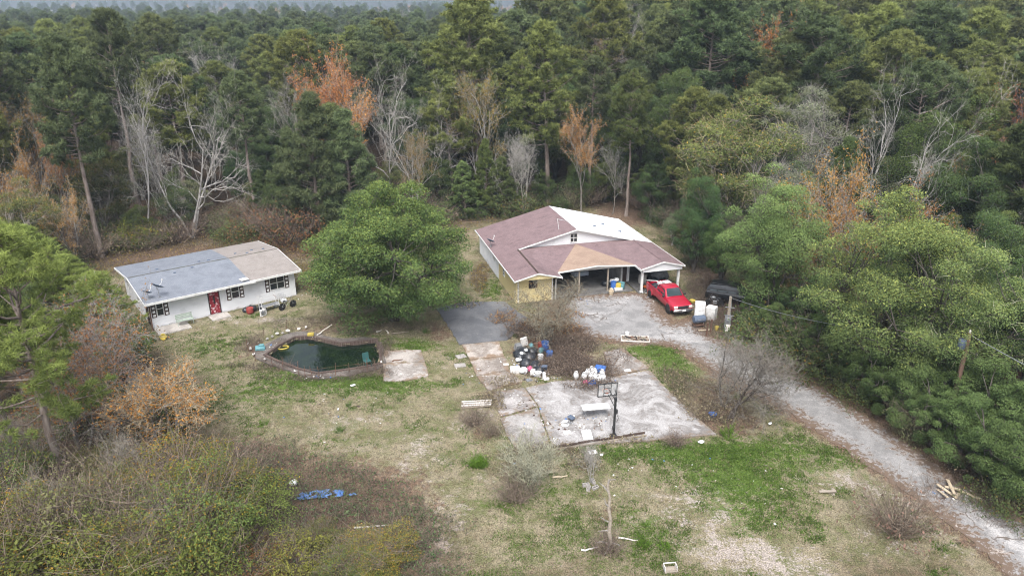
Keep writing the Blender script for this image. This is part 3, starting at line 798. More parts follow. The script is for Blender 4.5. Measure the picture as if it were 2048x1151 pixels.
tag(obj('roof', mb, M['shbuff'], mh), 'buff shingle wedge over the carport')
# patched strips and ridge lines
mb = MB(); board(mb, (W, -.38, zw + .035), (W, 6.5, zw + .035), .03, .16); obj('ridge_cap', mb, M['darkwood'], ro)
mb = MB(); board(mb, (14.3, -.38, zw + .035), (14.3, 6.5, zw + .035), .03, .16); obj('ridge_cap', mb, M['shbrown'], mh)
# upper gable: white siding with its window
mb = MB().prism([(2.3, 2.95), (14.2, 2.95), (14.2, zr(14.2) - .1), (8.25, 4.47), (2.3, zl(2.3) - .1)], .2, 'y', 6.9)
obj('gable_wall', mb, M['sidingwhite'], mh)
mb = MB(); board(mb, (W - .1, 6.52, zl(W - .1) + .02), (8.25, 6.52, 4.63), .12, .06); board(mb, (8.25, 6.52, 4.63), (14.35, 6.52, zr(14.35) + .02), .12, .06)
board(mb, (0, -.43, 2.52), (W, -.43, zw + .02), .12, .06); board(mb, (W, -.43, zw + .02), (4.42, -.43, 2.52), .12, .06)
board(mb, (12.08, -.43, 2.52), (14.3, -.43, zw + .02), .12, .06); board(mb, (14.3, -.43, zw + .02), (16.52, -.43, 2.52), .12, .06)
board(mb, (-.03, -.4, 2.52), (-.03, 15.8, 2.52), .12, .06); board(mb, (16.53, -.4, 2.52), (16.53, 15.8, 2.52), .12, .06)
board(mb, (4.43, -.4, 2.5), (4.43, .85, 2.5), .18, .06); board(mb, (12.07, -.4, 2.5), (12.07, .85, 2.5), .18, .06)
board(mb, (4.4, .84, 2.52), (8.25, .84, 2.83), .12, .06); board(mb, (8.25, .84, 2.83), (12.1, .84, 2.52), .12, .06)
obj('fascia', mb, M['trimwhite'], mh)
window(mh, 7.65, 8.42, 3.22, 4.15, 6.9, (1, 1))
# walls
mb = MB().box((.5, 3.85, 1.15), (.2, 6.3, 2.52)).box((2.25, .8, 1.18), (3.3, .2, 2.56)); mb.box((3.95, 3.0, 1.15), (.1, 4.2, 2.5)); obj('wall', mb, M['sidingyellow'], mh)
mb = MB().prism([(.2, 2.46), (4.2, 2.46), (4.2, 2.5), (W, zw - .12), (.2, 2.5)], .08, 'y', -.30); tag(obj('gable_wall', mb, M['sidingyellow'], mh), 'yellow siding in the front gable')
mb = MB().box((.5, 11.25, 1.15), (.2, 8.5, 2.52)).box((8.2, 15.45, 1.15), (15.2, .15, 2.5)).box((15.9, 11.4, 1.15), (.2, 8.0, 2.52)); tag(obj('wall', mb, M['wallwhite'], mh), 'white painted rear walls')
obj('wall', MB().box((8.0, 9.35, 1.3), (8.0, .2, 2.8)), M['darkwood'], mh)  # dark colour stands in for the shade at the carport back
mb = MB().box((11.2, 5.6, 1.2), (.16, 7.3, 2.6)); tag(obj('wall', mb, M['shadewall'], mh), 'walls inside the carport, greyed to read as shaded')
mb = MB().box((11.9, 3.2, 1.2), (1.2, .2, 2.5)).box((14.2, 7.2, 1.2), (3.4, .2, 2.5)).box((12.5, 5.2, 1.2), (.16, 3.8, 2.5)); obj('wall', mb, M['sidingwhite'], mh)
mb = MB().box((11.8, 3.08, 1.05), (.8, .04, 2.05)); obj('door', mb, M['darkwood'], mh)
mb = MB().box((14.9, 7.08, 1.2), (1.3, .04, 1.3)); obj('door', mb, M['dark'], mh)
mb = MB().prism([(12.3, 2.14), (16.3, 2.14), (16.3, 2.46), (14.3, zw - .14), (12.3, 2.46)], .08, 'y', -.28); tag(obj('gable_wall', mb, M['sidingwhite'], mh), 'white siding in the porch gable')
mb = MB().box((8.0, 3.6, 2.44), (7.5, .14, .12)); mb.box((8.2, 1.25, 2.42), (7.6, .14, .2)); mb.box((14.3, .12, 2.22), (4.0, .16, .2)); mb.box((16.1, 3.5, 2.36), (.16, 6.6, .2)); obj('beam', mb, M['soffit'], mh)
for u in (6.65, 9.5): obj('post', MB().box((u, 1.27, 1.15), (.13, .13, 2.36)), M['wood'], mh)
for u in (12.45, 16.15):
    mb = MB().box((u, .12, 1.12), (.2, .2, 2.28)).box((u, .12, .06), (.3, .3, .18), ch=.03).box((u, .12, 2.14), (.28, .28, .2), ch=.03); obj('column', mb, M['trimwhite'], mh)
obj('downspout', MB().tube([(4.15, .55, 0), (4.15, .55, 2.0), (4.4, .2, 2.35)], .05, 6), M['trimwhite'], mh)
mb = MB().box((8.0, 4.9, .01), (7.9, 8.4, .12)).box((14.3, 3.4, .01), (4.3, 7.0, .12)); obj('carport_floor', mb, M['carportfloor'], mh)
window(mh, 1.62, 2.42, 1.3, 2.12, .7, (0, 0), fr=M['darkwood'])
window(mh, 4.6, 5.2, 1.1, 1.9, .4, (0, 1), face='u'); window(mh, 8.6, 9.0, 1.4, 2.0, .4, (0, 0), face='u')
for u in (.62, 3.85): obj('corner_trim', MB().box((u, .68, 1.2), (.10, .06, 2.5)), M['whitepaint'], mh)

for u, v in ((11.2, 9.6), (12.8, 11.2), (13.9, 9.2)): obj('roof_vent', MB().box((u, v, zr(u) + .03), (.32, .22, .12), ch=.02), M['greyfab'], mh)
for u, v in ((2.6, 6.6), (6.2, 6.4), (5.2, 5.0), (7.0, 6.2), (9.7, 6.9), (10.6, 6.2), (11.3, 7.0), (12.3, 6.6), (3.6, 4.6)):
    z_ = 2.6 + .109 * (v if v < 5.5 else 11 - v) + (.03 if u < 8.6 else 0)
    obj('roof_vent', MB().box((u, v, z_ + .02), (.22, .16, .09), ch=.015), M['greyfab'], wh)
# ------------------------------------------------------------------ shed behind the oak
c = G(712, 484, 2.3)
shd = thing('shed', 'small shed with mossy roof half hidden behind the big round oak', 'shed', (c[0], c[1], 0), R(-8))
obj('wall', MB().prism([(-2.2, -.1), (2.2, -.1), (2.2, 2.2), (0, 3.1), (-2.2, 2.2)], 5.0, 'x', -2.5), M['wood'], shd)
mb = MB(); plate(mb, [(-2.8, -2.6, 2.05), (2.8, -2.6, 2.05), (2.8, 0, 3.22), (-2.8, 0, 3.22)]); plate(mb, [(-2.8, .003, 3.22), (2.8, .003, 3.22), (2.8, 2.6, 2.05), (-2.8, 2.6, 2.05)]); obj('roof', mb, M['shold'], shd)
mb = MB(); board(mb, (-2.83, -2.6, 2.07), (-2.83, 0, 3.24), .15, .05); board(mb, (-2.83, 0, 3.24), (-2.83, 2.6, 2.07), .15, .05); obj('fascia', mb, M['soffit'], shd)
obj('door', MB().box((-2.52, .2, 1.0), (.04, .9, 1.9)), M['darkwood'], shd)

# ------------------------------------------------------------------ dishes and aerial on the roofs
def dish(loc, rz, r, label, parent_h=.8, m=M['greyfab']):
    t = thing('satellite_dish', label, 'satellite dish', loc, rz, 'satellite dishes')
    obj('mast', MB().tube([(0, 0, -.03), (0, .0, parent_h * .6), (0, .12, parent_h)], .028, 6).box((0, 0, .01), (.22, .22, .03)), M['steel'], t)
    tl = (R(-58), 0, 0)
    prof = [(r * k / 6, .28 * r * (k / 6) ** 2) for k in range(0, 7)] + [(r * .99, .28 * r + .02)] + [(r * k / 6, .28 * r * (k / 6) ** 2 + .02) for k in range(5, -1, -1)]
    prof[0] = (.001, 0); prof[-1] = (.001, .02)
    obj('reflector', MB().lathe(prof, 20, (0, .05, parent_h), rot=(R(32), 0, 0)), m, t, smooth=True)
    obj('feed_arm', MB().tube([(0, 0, parent_h - .1), (0, -.35, parent_h + .15), (0, -.5, parent_h + .42)], .018, 5).box((0, -.5, parent_h + .45), (.09, .09, .12)), M['white'], t)
u_, v_ = .95, .9
for (u, v, r, h, rz, lab) in ((1.25, .55, .52, .95, 2.6, 'larger dark grey satellite dish on the white house roof corner'), (.45, .65, .36, .55, 2.9, 'smaller dark satellite dish at the very edge of the white house roof')):
    x, y = loc2(WH_O, WH_A, u, v); dish((x, y, 2.63 + .109 * v), rz, r, lab, h)
x, y = loc2(MH_O, MH_A, .25, 9.6); dish((x, y, 2.57), 2.4, .42, 'dark satellite dish on the left eave of the main house', .55)
x, y = loc2(MH_O, MH_A, 6.9, 8.2)
t = thing('roof_aerial', 'thin white television aerial lying aslant on the brown roof', 'aerial', (x, y, zl(6.9)), MH_A)
obj('mast', MB().tube([(0, 0, 0), (-.15, .05, 1.1)], .025, 6), M['white'], t)
obj('boom', MB().tube([(-.15, .05, 1.05), (.75, .3, .75)], .02, 5), M['white'], t)
for k in range(5):
    f = .1 + k * .2; p = np.array([-.15 + .9 * f, .05 + .25 * f, 1.05 - .3 * f]); e = np.array([-.12, .32, .0]) * (1 - .1 * k)
    obj('rod', MB().tube([p - e, p + e], .012, 4), M['steel'], t)
# ================================================================== vegetation
def unit(v): return v / (np.linalg.norm(v, axis=-1, keepdims=True) + 1e-9)
def leaves(mb, rg, P, N, size, mi=0, tint=None, aspect=.45):
    """rhombic leaves centred on P facing N"""
    n = len(P)
    if n == 0: return
    t = unit(np.cross(N, rg.normal(size=(n, 3)))); b = np.cross(N, t)
    a = (size * (.6 + .8 * rg.random(n)))[:, None]
    V = np.stack([P - t * a * .5, P + b * a * aspect * .5 + N * a * .06, P + t * a * .5, P - b * a * aspect * .5 + N * a * .06], 1)
    F = np.arange(4 * n).reshape(n, 4)
    if tint is None: tint = rg.random(n)
    mb.add(V.reshape(-1, 3), F, mi, np.repeat(np.clip(tint, 0, 1), 4))
def tufts(mb, rg, C, D, k, length, width, mi=0, tint=None):
    """needle bunches: k flat spikes spreading from each point of C about direction D"""
    n = len(C)
    if n == 0: return
    d = unit(D[:, None] * .75 + rg.normal(size=(n, k, 3)) * .75)
    L = (length * (.7 + .6 * rg.random((n, k))))[..., None]
    s_ = unit(np.cross(d, rg.normal(size=(n, k, 3)))) * width * .5
    c = C[:, None] + rg.normal(size=(n, k, 3)) * .05
    V = np.stack([c - s_, c + s_, c + d * L], 2).reshape(-1, 3)
    F = np.arange(3 * n * k).reshape(-1, 3)
    if tint is None: tint = rg.random(n)
    mb.add(V, F, mi, np.repeat(np.clip(tint[:, None] + (rg.random((n, k)) - .5) * .3, 0, 1).ravel(), 3))
def stems(mb, rg, B, D, L, width, mi=0, tint=None, bend=.3, seg=3):
    """thin flat stems from points B along D: ribbons of seg pieces"""
    n = len(B)
    if n == 0: return
    L = np.broadcast_to(L, (n,))
    s_ = unit(np.cross(D, rg.normal(size=(n, 3)))) * width * .5
    bd = rg.normal(size=(n, 3)) * bend
    pts = []
    for j in range(seg + 1):
        f = j / seg
        c = B + D * (L * f)[:, None] + bd * (L * f * f)[:, None]
        pts += [c - s_ * (1 - .8 * f), c + s_ * (1 - .8 * f)]
    V = np.stack(pts, 1)
    base = np.arange(n)[:, None] * (2 * (seg + 1))
    F = np.concatenate([np.stack([base[:, 0] + 2 * j, base[:, 0] + 2 * j + 1, base[:, 0] + 2 * j + 3, base[:, 0] + 2 * j + 2], 1) for j in range(seg)])
    if tint is None: tint = rg.random(n)
    mb.add(V.reshape(-1, 3), F, mi, np.repeat(np.clip(tint, 0, 1), 2 * (seg + 1)))
    return pts[-1]

def pine(seed, H=20., cb=.45, Rr=3.4, kind='tall', nb=60, k=12, nl=.42, nw=.085):
    rg = np.random.default_rng(seed)
    tr, cr = MB(), MB()
    zz = np.linspace(0, H * .97, 12)
    sway = np.cumsum(rg.normal(size=(12, 2)) * .09, 0); sway[0] = 0
    ax = np.column_stack([sway, zz])
    tr.tube(ax, np.linspace(.014 * H + .06, .03, 12) * (1 + .0), 7)
    at = lambda z: np.array([np.interp(z, zz, ax[:, 0]), np.interp(z, zz, ax[:, 1]), z])
    C, D, T = [], [], []
    for i in range(nb):
        t = (i + rg.random()) / nb
        z = H * (cb + (1 - cb) * .97 * t)
        if kind == 'young': Lb = Rr * (1 - t) ** .75 * (.75 + .5 * rg.random()) + .3
        else: Lb = Rr * (1 - t ** 2.4) * (.55 + .45 * min(1, t * 3)) * (.55 + .7 * rg.random()) + .5
        a = i * 2.399 + rg.normal() * .5
        el = (-.12 + .75 * t + rg.normal() * .12) if kind != 'young' else (.05 + .75 * t + rg.normal() * .1)
        p0 = at(z); d0 = np.array([math.cos(a) * math.cos(el), math.sin(a) * math.cos(el), math.sin(el)])
        f = np.linspace(0, 1, 5)[:, None]
        P = p0 + d0 * Lb * f + np.array([0, 0, 1]) * (Lb * .28 * f ** 2) + rg.normal(size=(5, 3)) * .06 * Lb * f
        tr.tube(P, np.linspace(.03 + .012 * Lb, .012, 5), 4, cap=False)
        ns = int(2.2 + Lb * 1.25)
        for q in range(ns):                               # foliage gathers in rounded clumps along the outer branch
            s_ = .42 + .58 * (q + rg.random()) / ns
            c = np.array([np.interp(s_, f[:, 0], P[:, j]) for j in range(3)])
            sd_ = unit(d0 * .6 + rg.normal(size=3) * np.array([.8, .8, .35]) + np.array([0, 0, .3]))
            ls = (.3 + .30 * Lb * (1.15 - s_)) * (.6 + .7 * rg.random())
            e = c + sd_ * ls
            tr.tube([c, e], [.02, .008], 3, cap=False)
            rc = (.30 + .16 * rg.random()) * (1 if kind != 'young' else .85); tc = rg.random()
            m_ = 10
            dd = unit(rg.normal(size=(m_, 3)) + np.array([0, 0, .45]))
            for w_ in dd:
                C.append(e + w_ * rc * np.array([1.15, 1.15, .75]) * (.4 + .6 * rg.random())); D.append(unit(w_ + np.array([0, 0, .45])))
                T.append(.10 + .30 * tc + .38 * max(0, w_[2]) + .18 * t + .12 * rg.random())  # clump tops and upper crown painted lighter, as if lit from above
    for q in range(8):
        C.append(at(H * .97) + rg.normal(size=3) * .25); D.append(np.array([0, 0, 1.])); T.append(.7)
    for q in range(9 if kind != 'young' else 2):          # dead stubs below the crown
        z = H * cb * (.45 + .55 * rg.random()); a = rg.random() * 6.28; p = at(z)
        L_ = .5 + 1.4 * rg.random()
        tr.tube([p, p + np.array([math.cos(a), math.sin(a), .15]) * L_], [.03, .008], 3, cap=False)
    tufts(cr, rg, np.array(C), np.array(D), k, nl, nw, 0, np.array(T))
    return dict(trunk=tr.mesh('pine_trunk', M['pinebark'], True), crown=cr.mesh('pine_crown', M['needle'], False), H=H, R=Rr)

def broad(seed, H=12., Rr=5., cb=.18, n=14000, size=.30, lump=46, m='leaf', mb_='bark', flat=.62, twig=0, droop=.0, tmix=None, rough_=.24, aspect=.42):
    """domed broadleaf tree: limbs to clumps of leaves over a crown volume"""
    rg = np.random.default_rng(seed)
    tr, cr = MB(), MB()
    z0 = H * cb; hc = H - z0; ph_ = rg.random(3) * 6.28
    cl = []
    while len(cl) < lump:
        d = unit(rg.normal(size=3)); rr = (.66 + .34 * rg.random()) if rg.random() < .85 else .62 * rg.random()
        az_ = math.atan2(d[1], d[0])
        rr *= 1 + rough_ * (.55 * math.sin(2 * az_ + ph_[0]) * (1 - abs(d[2])) + .5 * math.sin(3 * az_ + 4 * d[2] + ph_[1]) + .45 * math.sin(5 * d[2] + 2 * az_ + ph_[2]))
        x, y, z = d * rr
        if z < -.8: continue
        taper = 1 - .35 * max(0, z) ** 1.5
        cr_ = Rr * (.11 + .19 * rg.random() ** 1.5) * (100 / max(100, lump)) ** .3
        cl.append((x * (Rr - cr_ * .6) * taper, y * (Rr - cr_ * .6) * taper, z0 + hc * .5 + z * (hc * .5 - cr_ * .55), cr_))
    cl = np.array(cl)
    top = np.array([rg.normal() * .3, rg.normal() * .3, z0 + hc * .35])
    tr.tube(np.array([[0, 0, -.1], [0.05, 0, z0 * .5], top * [.5, .5, 0] + [0, 0, z0], top]), [H * .026 + .05, H * .022 + .03, H * .019, H * .010], 8)
    limbs = []
    for i in range(7):
        a = i * .9 + rg.random() * .5
        e = np.array([math.cos(a) * Rr * .5, math.sin(a) * Rr * .5, z0 + hc * (.3 + .3 * rg.random())])
        s0 = np.array([0, 0, z0 * (.75 + .3 * rg.random())]); f = np.linspace(0, 1, 6)[:, None]
        P = s0 + (e - s0) * f + np.array([0, 0, 1]) * (f * (1 - f)) * Rr * .3 + rg.normal(size=(6, 3)) * .12
        tr.tube(P, np.linspace(H * .013 + .02, .03, 6), 5, cap=False); limbs.append(P)
    LP = np.concatenate(limbs + [np.linspace([0, 0, z0], top, 4)])
    for c in cl:
        k = int(np.argmin(((LP - c[:3]) ** 2).sum(1) + (LP[:, 2] > c[2]) * 4)); p = LP[k]
        mid = (p + c[:3]) / 2 + rg.normal(size=3) * .25
        tr.tube([p, mid, c[:3]], [.05, .035, .015], 4, cap=False)
        for q in range(4):
            tr.tube([c[:3], c[:3] + unit(rg.normal(size=3)) * c[3] * .8], [.016, .005], 3, cap=False)
    w = cl[:, 3] ** 2; w = w / w.sum()
    idx = rg.choice(len(cl), n, p=w)
    d = unit(rg.normal(size=(n, 3)) + np.array([0, 0, .35]))
    rad = cl[idx, 3] * (.45 + .6 * rg.random(n) ** .7)
    P = cl[idx, :3] + d * rad[:, None] * np.array([1.05, 1.05, flat])
    P[:, 2] -= droop * np.hypot(P[:, 0], P[:, 1]) * .15
    P[:, 2] = np.maximum(P[:, 2], .15)
    N = unit(d * .5 + rg.normal(size=(n, 3)) * .75 + np.array([0, 0, .5]))
    ct = rg.random(len(cl))
    T = .34 * ct[idx] + .20 * rg.random(n) + .30 * np.clip((P[:, 2] - z0) / hc, 0, 1) ** 1.3 + .26 * d[:, 2]  # lighter tops: leaf growth colour plus light from above painted into the tint
    mats = [M[m]]
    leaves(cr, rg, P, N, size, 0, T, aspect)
    if twig:
        k = rg.choice(n, twig); stems(cr, rg, P[k], unit(d[k] + rg.normal(size=(twig, 3)) * .7), .3 + .6 * rg.random(twig), .014, 1); mats.append(M['twig'])
    if tmix:
        pw = np.clip((P[:, 2] - z0) / hc, .02, 1) ** tmix[2] * np.clip(.4 + d[:, 2], .05, 2); k = rg.choice(n, int(n * tmix[1]), p=pw / pw.sum()); leaves(cr, rg, P[k] + rg.normal(size=(len(k), 3)) * .1, N[k], size, len(mats)); mats.append(M[tmix[0]])  # mixed leaves favour crown tops and upward sides, partly as painted light
    return dict(trunk=tr.mesh('broadleaf_trunk', M[mb_], True), crown=cr.mesh('broadleaf_crown', mats, False), H=H, R=Rr)

def bare(seed, H=12., spread=.55, levels=4, nstem=1, m='palebark', leaf=None, nleaf=0, lsize=.22, up=.35, r0=None, kids=(6, 6, 5, 4), curl=.34, first=.3, twigw=.018, lowleaf=0.0):
    """leafless (or nearly leafless) tree grown branch by branch"""
    rg = np.random.default_rng(seed)
    tr, cr = MB(), MB(); tips = []
    r0 = r0 or H * .011 + .03
    def grow(p, d, L, r, lev):
        n = 7 if lev == 0 else (5 if lev == 1 else 4)
        P = [p]; dd = d
        for i in range(n - 1):
            dd = unit(dd + rg.normal(size=3) * curl * (.35 if lev == 0 else .8) + np.array([0, 0, up * .35]))
            P.append(P[-1] + dd * L / (n - 1))
        P = np.array(P); rr = np.linspace(r, r * (.35 if lev < 2 else .2), n)
        if lev <= 1: tr.tube(P, rr, 6 if lev == 0 else 4, cap=False)
        else: cr.tube(P, np.maximum(rr, .006), 3, cap=False, tint=.3 + .5 * rg.random())
        if lev >= levels - 1:
            tips.append(P); return
        for k in range(kids[lev]):
            f = first + (1 - first) * (k + rg.random()) / kids[lev] if lev == 0 else .25 + .75 * (k + rg.random()) / kids[lev]
            f = min(f, .995)
            q = f * (n - 1); i = int(q); c = P[i] + (P[min(i + 1, n - 1)] - P[i]) * (q - i)
            dl = unit(P[min(i + 1, n - 1)] - P[max(i - 1, 0)])
            side = unit(np.cross(dl, rg.normal(size=3)))
            an = spread * (.8 + .5 * rg.random())
            grow(c, unit(dl * math.cos(an) + side * math.sin(an)), L * (.62 - .22 * f) * (.75 + .5 * rg.random()) if lev == 0 else L * .55 * (.7 + .6 * rg.random()), r * (.55 - .2 * f), lev + 1)
    for s_ in range(nstem):
        a = 6.28 * s_ / max(1, nstem) + rg.random()
        off = np.array([math.cos(a), math.sin(a), 0]) * (.0 if nstem == 1 else .15)
        lean = 0 if nstem == 1 else .22 + .15 * rg.random()
        grow(off + np.array([0, 0, -.1]), unit(np.array([math.cos(a) * lean, math.sin(a) * lean, 1])), H * (.85 if nstem == 1 else .8) * (.85 + .2 * rg.random()), r0 * (1 if s_ == 0 else .8), 0)
    TP = np.concatenate(tips)
    nt_ = len(TP)
    ends = np.concatenate([t[1:] for t in tips])
    dirs = np.concatenate([unit(t[1:] - t[:-1]) for t in tips])
    k = rg.integers(0, len(ends), int(len(ends) * 2.2))
    stems(cr, rg, ends[k], unit(dirs[k] + rg.normal(size=(len(k), 3)) * .6), .25 + .5 * rg.random(len(k)) * max(.5, H / 12), twigw, 0, .35 + .6 * rg.random(len(k)), .25, 2)
    mats = [M['twig']]
    if leaf:
        k = rg.integers(0, nt_, nleaf)
        P = TP[k] + rg.normal(size=(nleaf, 3)) * .16
        leaves(cr, rg, P, unit(rg.normal(size=(nleaf, 3)) + np.array([0, 0, .6])), lsize, 1); mats.append(M[leaf])
    return dict(trunk=tr.mesh('bare_trunk', M[m], True), crown=cr.mesh('bare_crown', mats, False), H=H, R=H * .3)

def bush(seed, H=1.6, Rr=1.5, n=4500, size=.10, m='leaf', nst=60, twig=200, sm='brush', mix=None):
    rg = np.random.default_rng(seed)
    st, cr = MB(), MB()
    a = rg.random(nst) * 6.28; sp = rg.random(nst) ** .6
    D = unit(np.column_stack([np.cos(a) * sp * Rr, np.sin(a) * sp * Rr, np.full(nst, H)]))
    L = np.hypot(Rr * sp, H) * (.7 + .35 * rg.random(nst))
    B = np.column_stack([np.cos(a) * .25 * sp, np.sin(a) * .25 * sp, np.zeros(nst)])
    stems(st, rg, B, D, L, .022, 0, None, .15, 3)
    k = rg.integers(0, nst, twig); f = .35 + .65 * rg.random(twig)
    stems(st, rg, B[k] + D[k] * (L[k] * f)[:, None], unit(D[k] + rg.normal(size=(twig, 3)) * .7), .3 * H * (.4 + rg.random(twig)), .013, 0, None, .25, 2)
    d = unit(rg.normal(size=(n, 3)))
    ph = rg.random(3) * 6
    az_ = np.arctan2(d[:, 1], d[:, 0])
    rad = (.45 + .55 * rg.random(n) ** .5) * (1 + .25 * np.sin(3 * az_ + ph[0]) + .2 * np.sin(5 * d[:, 2] + 2 * az_ + ph[1]) + .18 * np.sin(7 * az_ + 6 * d[:, 2] + ph[2]))
    P = d * rad[:, None] * np.array([Rr, Rr, H * .52]) + np.array([0, 0, H * .48])
    P[:, 2] = np.maximum(P[:, 2], .05)
    mats = [M[m]]
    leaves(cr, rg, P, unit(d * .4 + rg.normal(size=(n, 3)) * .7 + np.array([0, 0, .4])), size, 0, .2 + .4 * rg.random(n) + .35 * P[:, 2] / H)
    if mix:
        q = rg.choice(n, int(n * mix[1])); leaves(cr, rg, P[q] + rg.normal(size=(len(q), 3)) * .08, unit(rg.normal(size=(len(q), 3)) + np.array([0, 0, .5])), size, 1); mats.append(M[mix[0]])
    return dict(trunk=st.mesh('bush_stems', M[sm], False), crown=cr.mesh('bush_crown', mats, False), H=H, R=Rr)

PT = dict(
    pA=pine(1, 21, .48, 3.9, nb=70), pB=pine(2, 21, .40, 4.2, nb=74), pC=pine(3, 21, .55, 3.5, nb=56), pD=pine(4, 21, .35, 3.9, nb=78), pE=pine(9, 21, .5, 4.4, nb=60),
    pN=pine(7, 16, .33, 4.3, nb=52, k=18, nl=.30, nw=.036), yN=pine(8, 10, .08, 3.2, 'young', 80, k=18, nl=.27, nw=.036),
    yA=pine(5, 15, .10, 3.6, 'young', 92), yB=pine(6, 15, .16, 3.2, 'young', 84),
    oak=broad(10, 12, 7.6, -.05, 108000, .175, 240, flat=.6, mb_='darkbark', rough_=.15, tmix=('leafyellow', .22, 2.0)), oA=broad(11, 12, 5, .08, 66000, .125, 95, mb_='darkbark', tmix=('leafyellow', .22, 1.5), aspect=.34), oB=broad(12, 12, 4.6, .12, 54000, .125, 80, mb_='darkbark', tmix=('leafyellow', .12, 1.5), aspect=.34, twig=900), oC=broad(13, 12, 4.2, .16, 42000, .13, 64, mb_='darkbark'), oD=broad(17, 13, 4.2, .06, 54000, .125, 95, mb_='darkbark', flat=.8),
    mix=broad(14, 12, 4.6, .15, 24000, .15, 80, twig=2600, tmix=('yellow', .03, .5)), grey=broad(15, 12, 4.2, .2, 10500, .15, 66, m='leafpale', twig=5200),
    hed=broad(16, 6, 2.6, .0, 38000, .10, 60, flat=.8, mb_='darkbark'),
    bA=bare(21, 14, .55, 4, 1, kids=(8, 5, 5, 4), up=.16, curl=.45), bB=bare(22, 14, .5, 4, 3, kids=(6, 5, 5, 4), up=.2, curl=.42), bC=bare(23, 14, .6, 4, 1, m='bark', kids=(11, 6, 5, 4)), bD=bare(24, 10, .7, 4, 4, m='palebark', kids=(6, 6, 5, 4), curl=.4),
    aA=bare(31, 13, .42, 4, 1, m='bark', leaf='autumn', nleaf=7500, kids=(12, 5, 5, 4), lsize=.19), aB=bare(32, 11, .5, 4, 2, m='bark', leaf='autumn', nleaf=6000, kids=(8, 5, 5, 4), lsize=.18),
    aC=bare(33, 12, .5, 4, 2, m='palebark', leaf='yellow', nleaf=6500, kids=(8, 5, 5, 4), lsize=.19),
    aS=bare(34, 6, .72, 4, 3, m='bark', leaf='autumn', nleaf=3800, kids=(7, 6, 5, 4), lsize=.13, curl=.4, twigw=.014, up=.15),
    uA=bush(41, 2.0, 1.7), uB=bush(42, 1.6, 1.9, 4500, .10, mix=('yellow', .08)), uC=bush(43, 2.2, 1.5, 2600, .10, 'leafpale', 110, 900), uD=bush(44, 1.5, 1.6, 2200, .085, 'rusty', 120, 900, mix=('leaf', .4)),
    uF=bush(46, 2.2, 1.7, 19000, .06, 'leaf', 140, 1700, sm='brush', mix=('yellow', .2)),
    uE=bush(45, 1.4, 1.6, 260, .12, 'brush', 150, 1100),
)
NAMES = {'p': 'pine_tree', 'y': 'young_pine_tree', 'o': 'broadleaf_tree', 'm': 'broadleaf_tree', 'g': 'broadleaf_tree', 'h': 'evergreen_shrub', 'b': 'bare_tree', 'a': 'autumn_tree', 'u': 'shrub'}
PLACED = []
TR = np.random.default_rng(77)
def plant(key, x, y, h, label, cat=None, wide=1.0, col=(1, 1, 1), bcol=(1, 1, 1), group=None, rz=None, name=None, z=-.05, tilt=(0, 0)):
    p = PT[key]; s_ = h / p['H']; w = wide * s_
    rz = TR.random() * 6.28 if rz is None else rz
    t = tag(link(name or NAMES[key[0]], None, None, (x, y, z), (tilt[0], tilt[1], rz), (w, w, s_)), label, cat or {'u': 'shrub', 'h': 'shrub'}.get(key[0], 'tree'), group)
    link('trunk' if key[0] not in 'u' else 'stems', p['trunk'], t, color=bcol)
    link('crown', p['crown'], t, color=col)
    PLACED.append((x, y, p['R'] * w))
    return t
def at_px(key, px, py, top, label, wide=1.0, h=None, **k):
    """stand a tree on the surveyed ground point; its height from the row its top shows at"""
    x, y, _ = G(px, py)
    return plant(key, x, y, h or HT(top, y), label, wide=wide, **k)

DK, OL, BR, BL = (1.2, 1.25, 1.0), (1.25, 1.1, .75), (1.4, 1.3, .8), (.8, .95, 1.0)
# ------------------------------------------------------------------ trees one can point at
at_px('oak', 790, 640, 366, 'big round green oak between the pool and the asphalt drive', wide=1.0, col=(1.2, 1.28, .95), name='oak_tree', rz=1.0)
at_px('pC', 283, 424, 28, 'tallest pine behind the white house, its long bare trunk leaning left', wide=.85, name='pine_tree')
at_px('pA', 205, 515, 80, 'tall pine with thick grey trunk left of the white house', wide=.85)
at_px('pB', 40, 470, 60, 'tall dark pine at the upper corner left of the white house', wide=.95)
at_px('pC', 511, 452, 150, 'slender pine rising behind the white house ridge', wide=.9)
at_px('yA', 640, 478, 190, 'young bushy pine, left of the two behind the shed', wide=.95)
at_px('yB', 712, 470, 222, 'young bushy pine directly behind the shed roof', wide=1.05)
at_px('yB', 585, 452, 260, 'smaller young pine beside the shed, left of the bushy pair', wide=.95)
at_px('pD', 1095, 410, 48, 'bright yellow-green pine rising behind the main house ridge', wide=1.0, col=(1.5, 1.4, .95))
at_px('pE', 1252, 432, 150, 'pine with bare trunk on the red straw behind the white roof', wide=.8, col=(1.1, 1.1, .8))
at_px('pC', 1180, 405, 120, 'pine with sparse crown between the main house ridge and the straw clearing', wide=.85)
at_px('bB', 385, 474, 165, 'pale many-stemmed dead tree behind the white house roof', wide=.72, name='bare_tree')
at_px('bA', 298, 485, 205, 'pale leaning dead tree left of the many-stemmed one', wide=.5, tilt=(0, .06))
at_px('bC', 340, 470, 280, 'tangled grey mossy snag leaning against the pale dead trees', wide=.6)
at_px('bA', 783, 415, 160, 'bare grey tree behind the oak, left of its neighbour', wide=.62)
at_px('bB', 846, 420, 185, 'bare grey forked tree behind the oak crown', wide=.6)
at_px('bD', 1045, 428, 278, 'bushy bare grey tree behind the brown roof', wide=.72, bcol=(.8, .8, .75))
at_px('aA', 1163, 425, 232, 'slender tree with orange top leaves beside the main house ridge', wide=.75)
at_px('bC', 1225, 428, 300, 'small bare tree right behind the white metal roof', wide=.7)
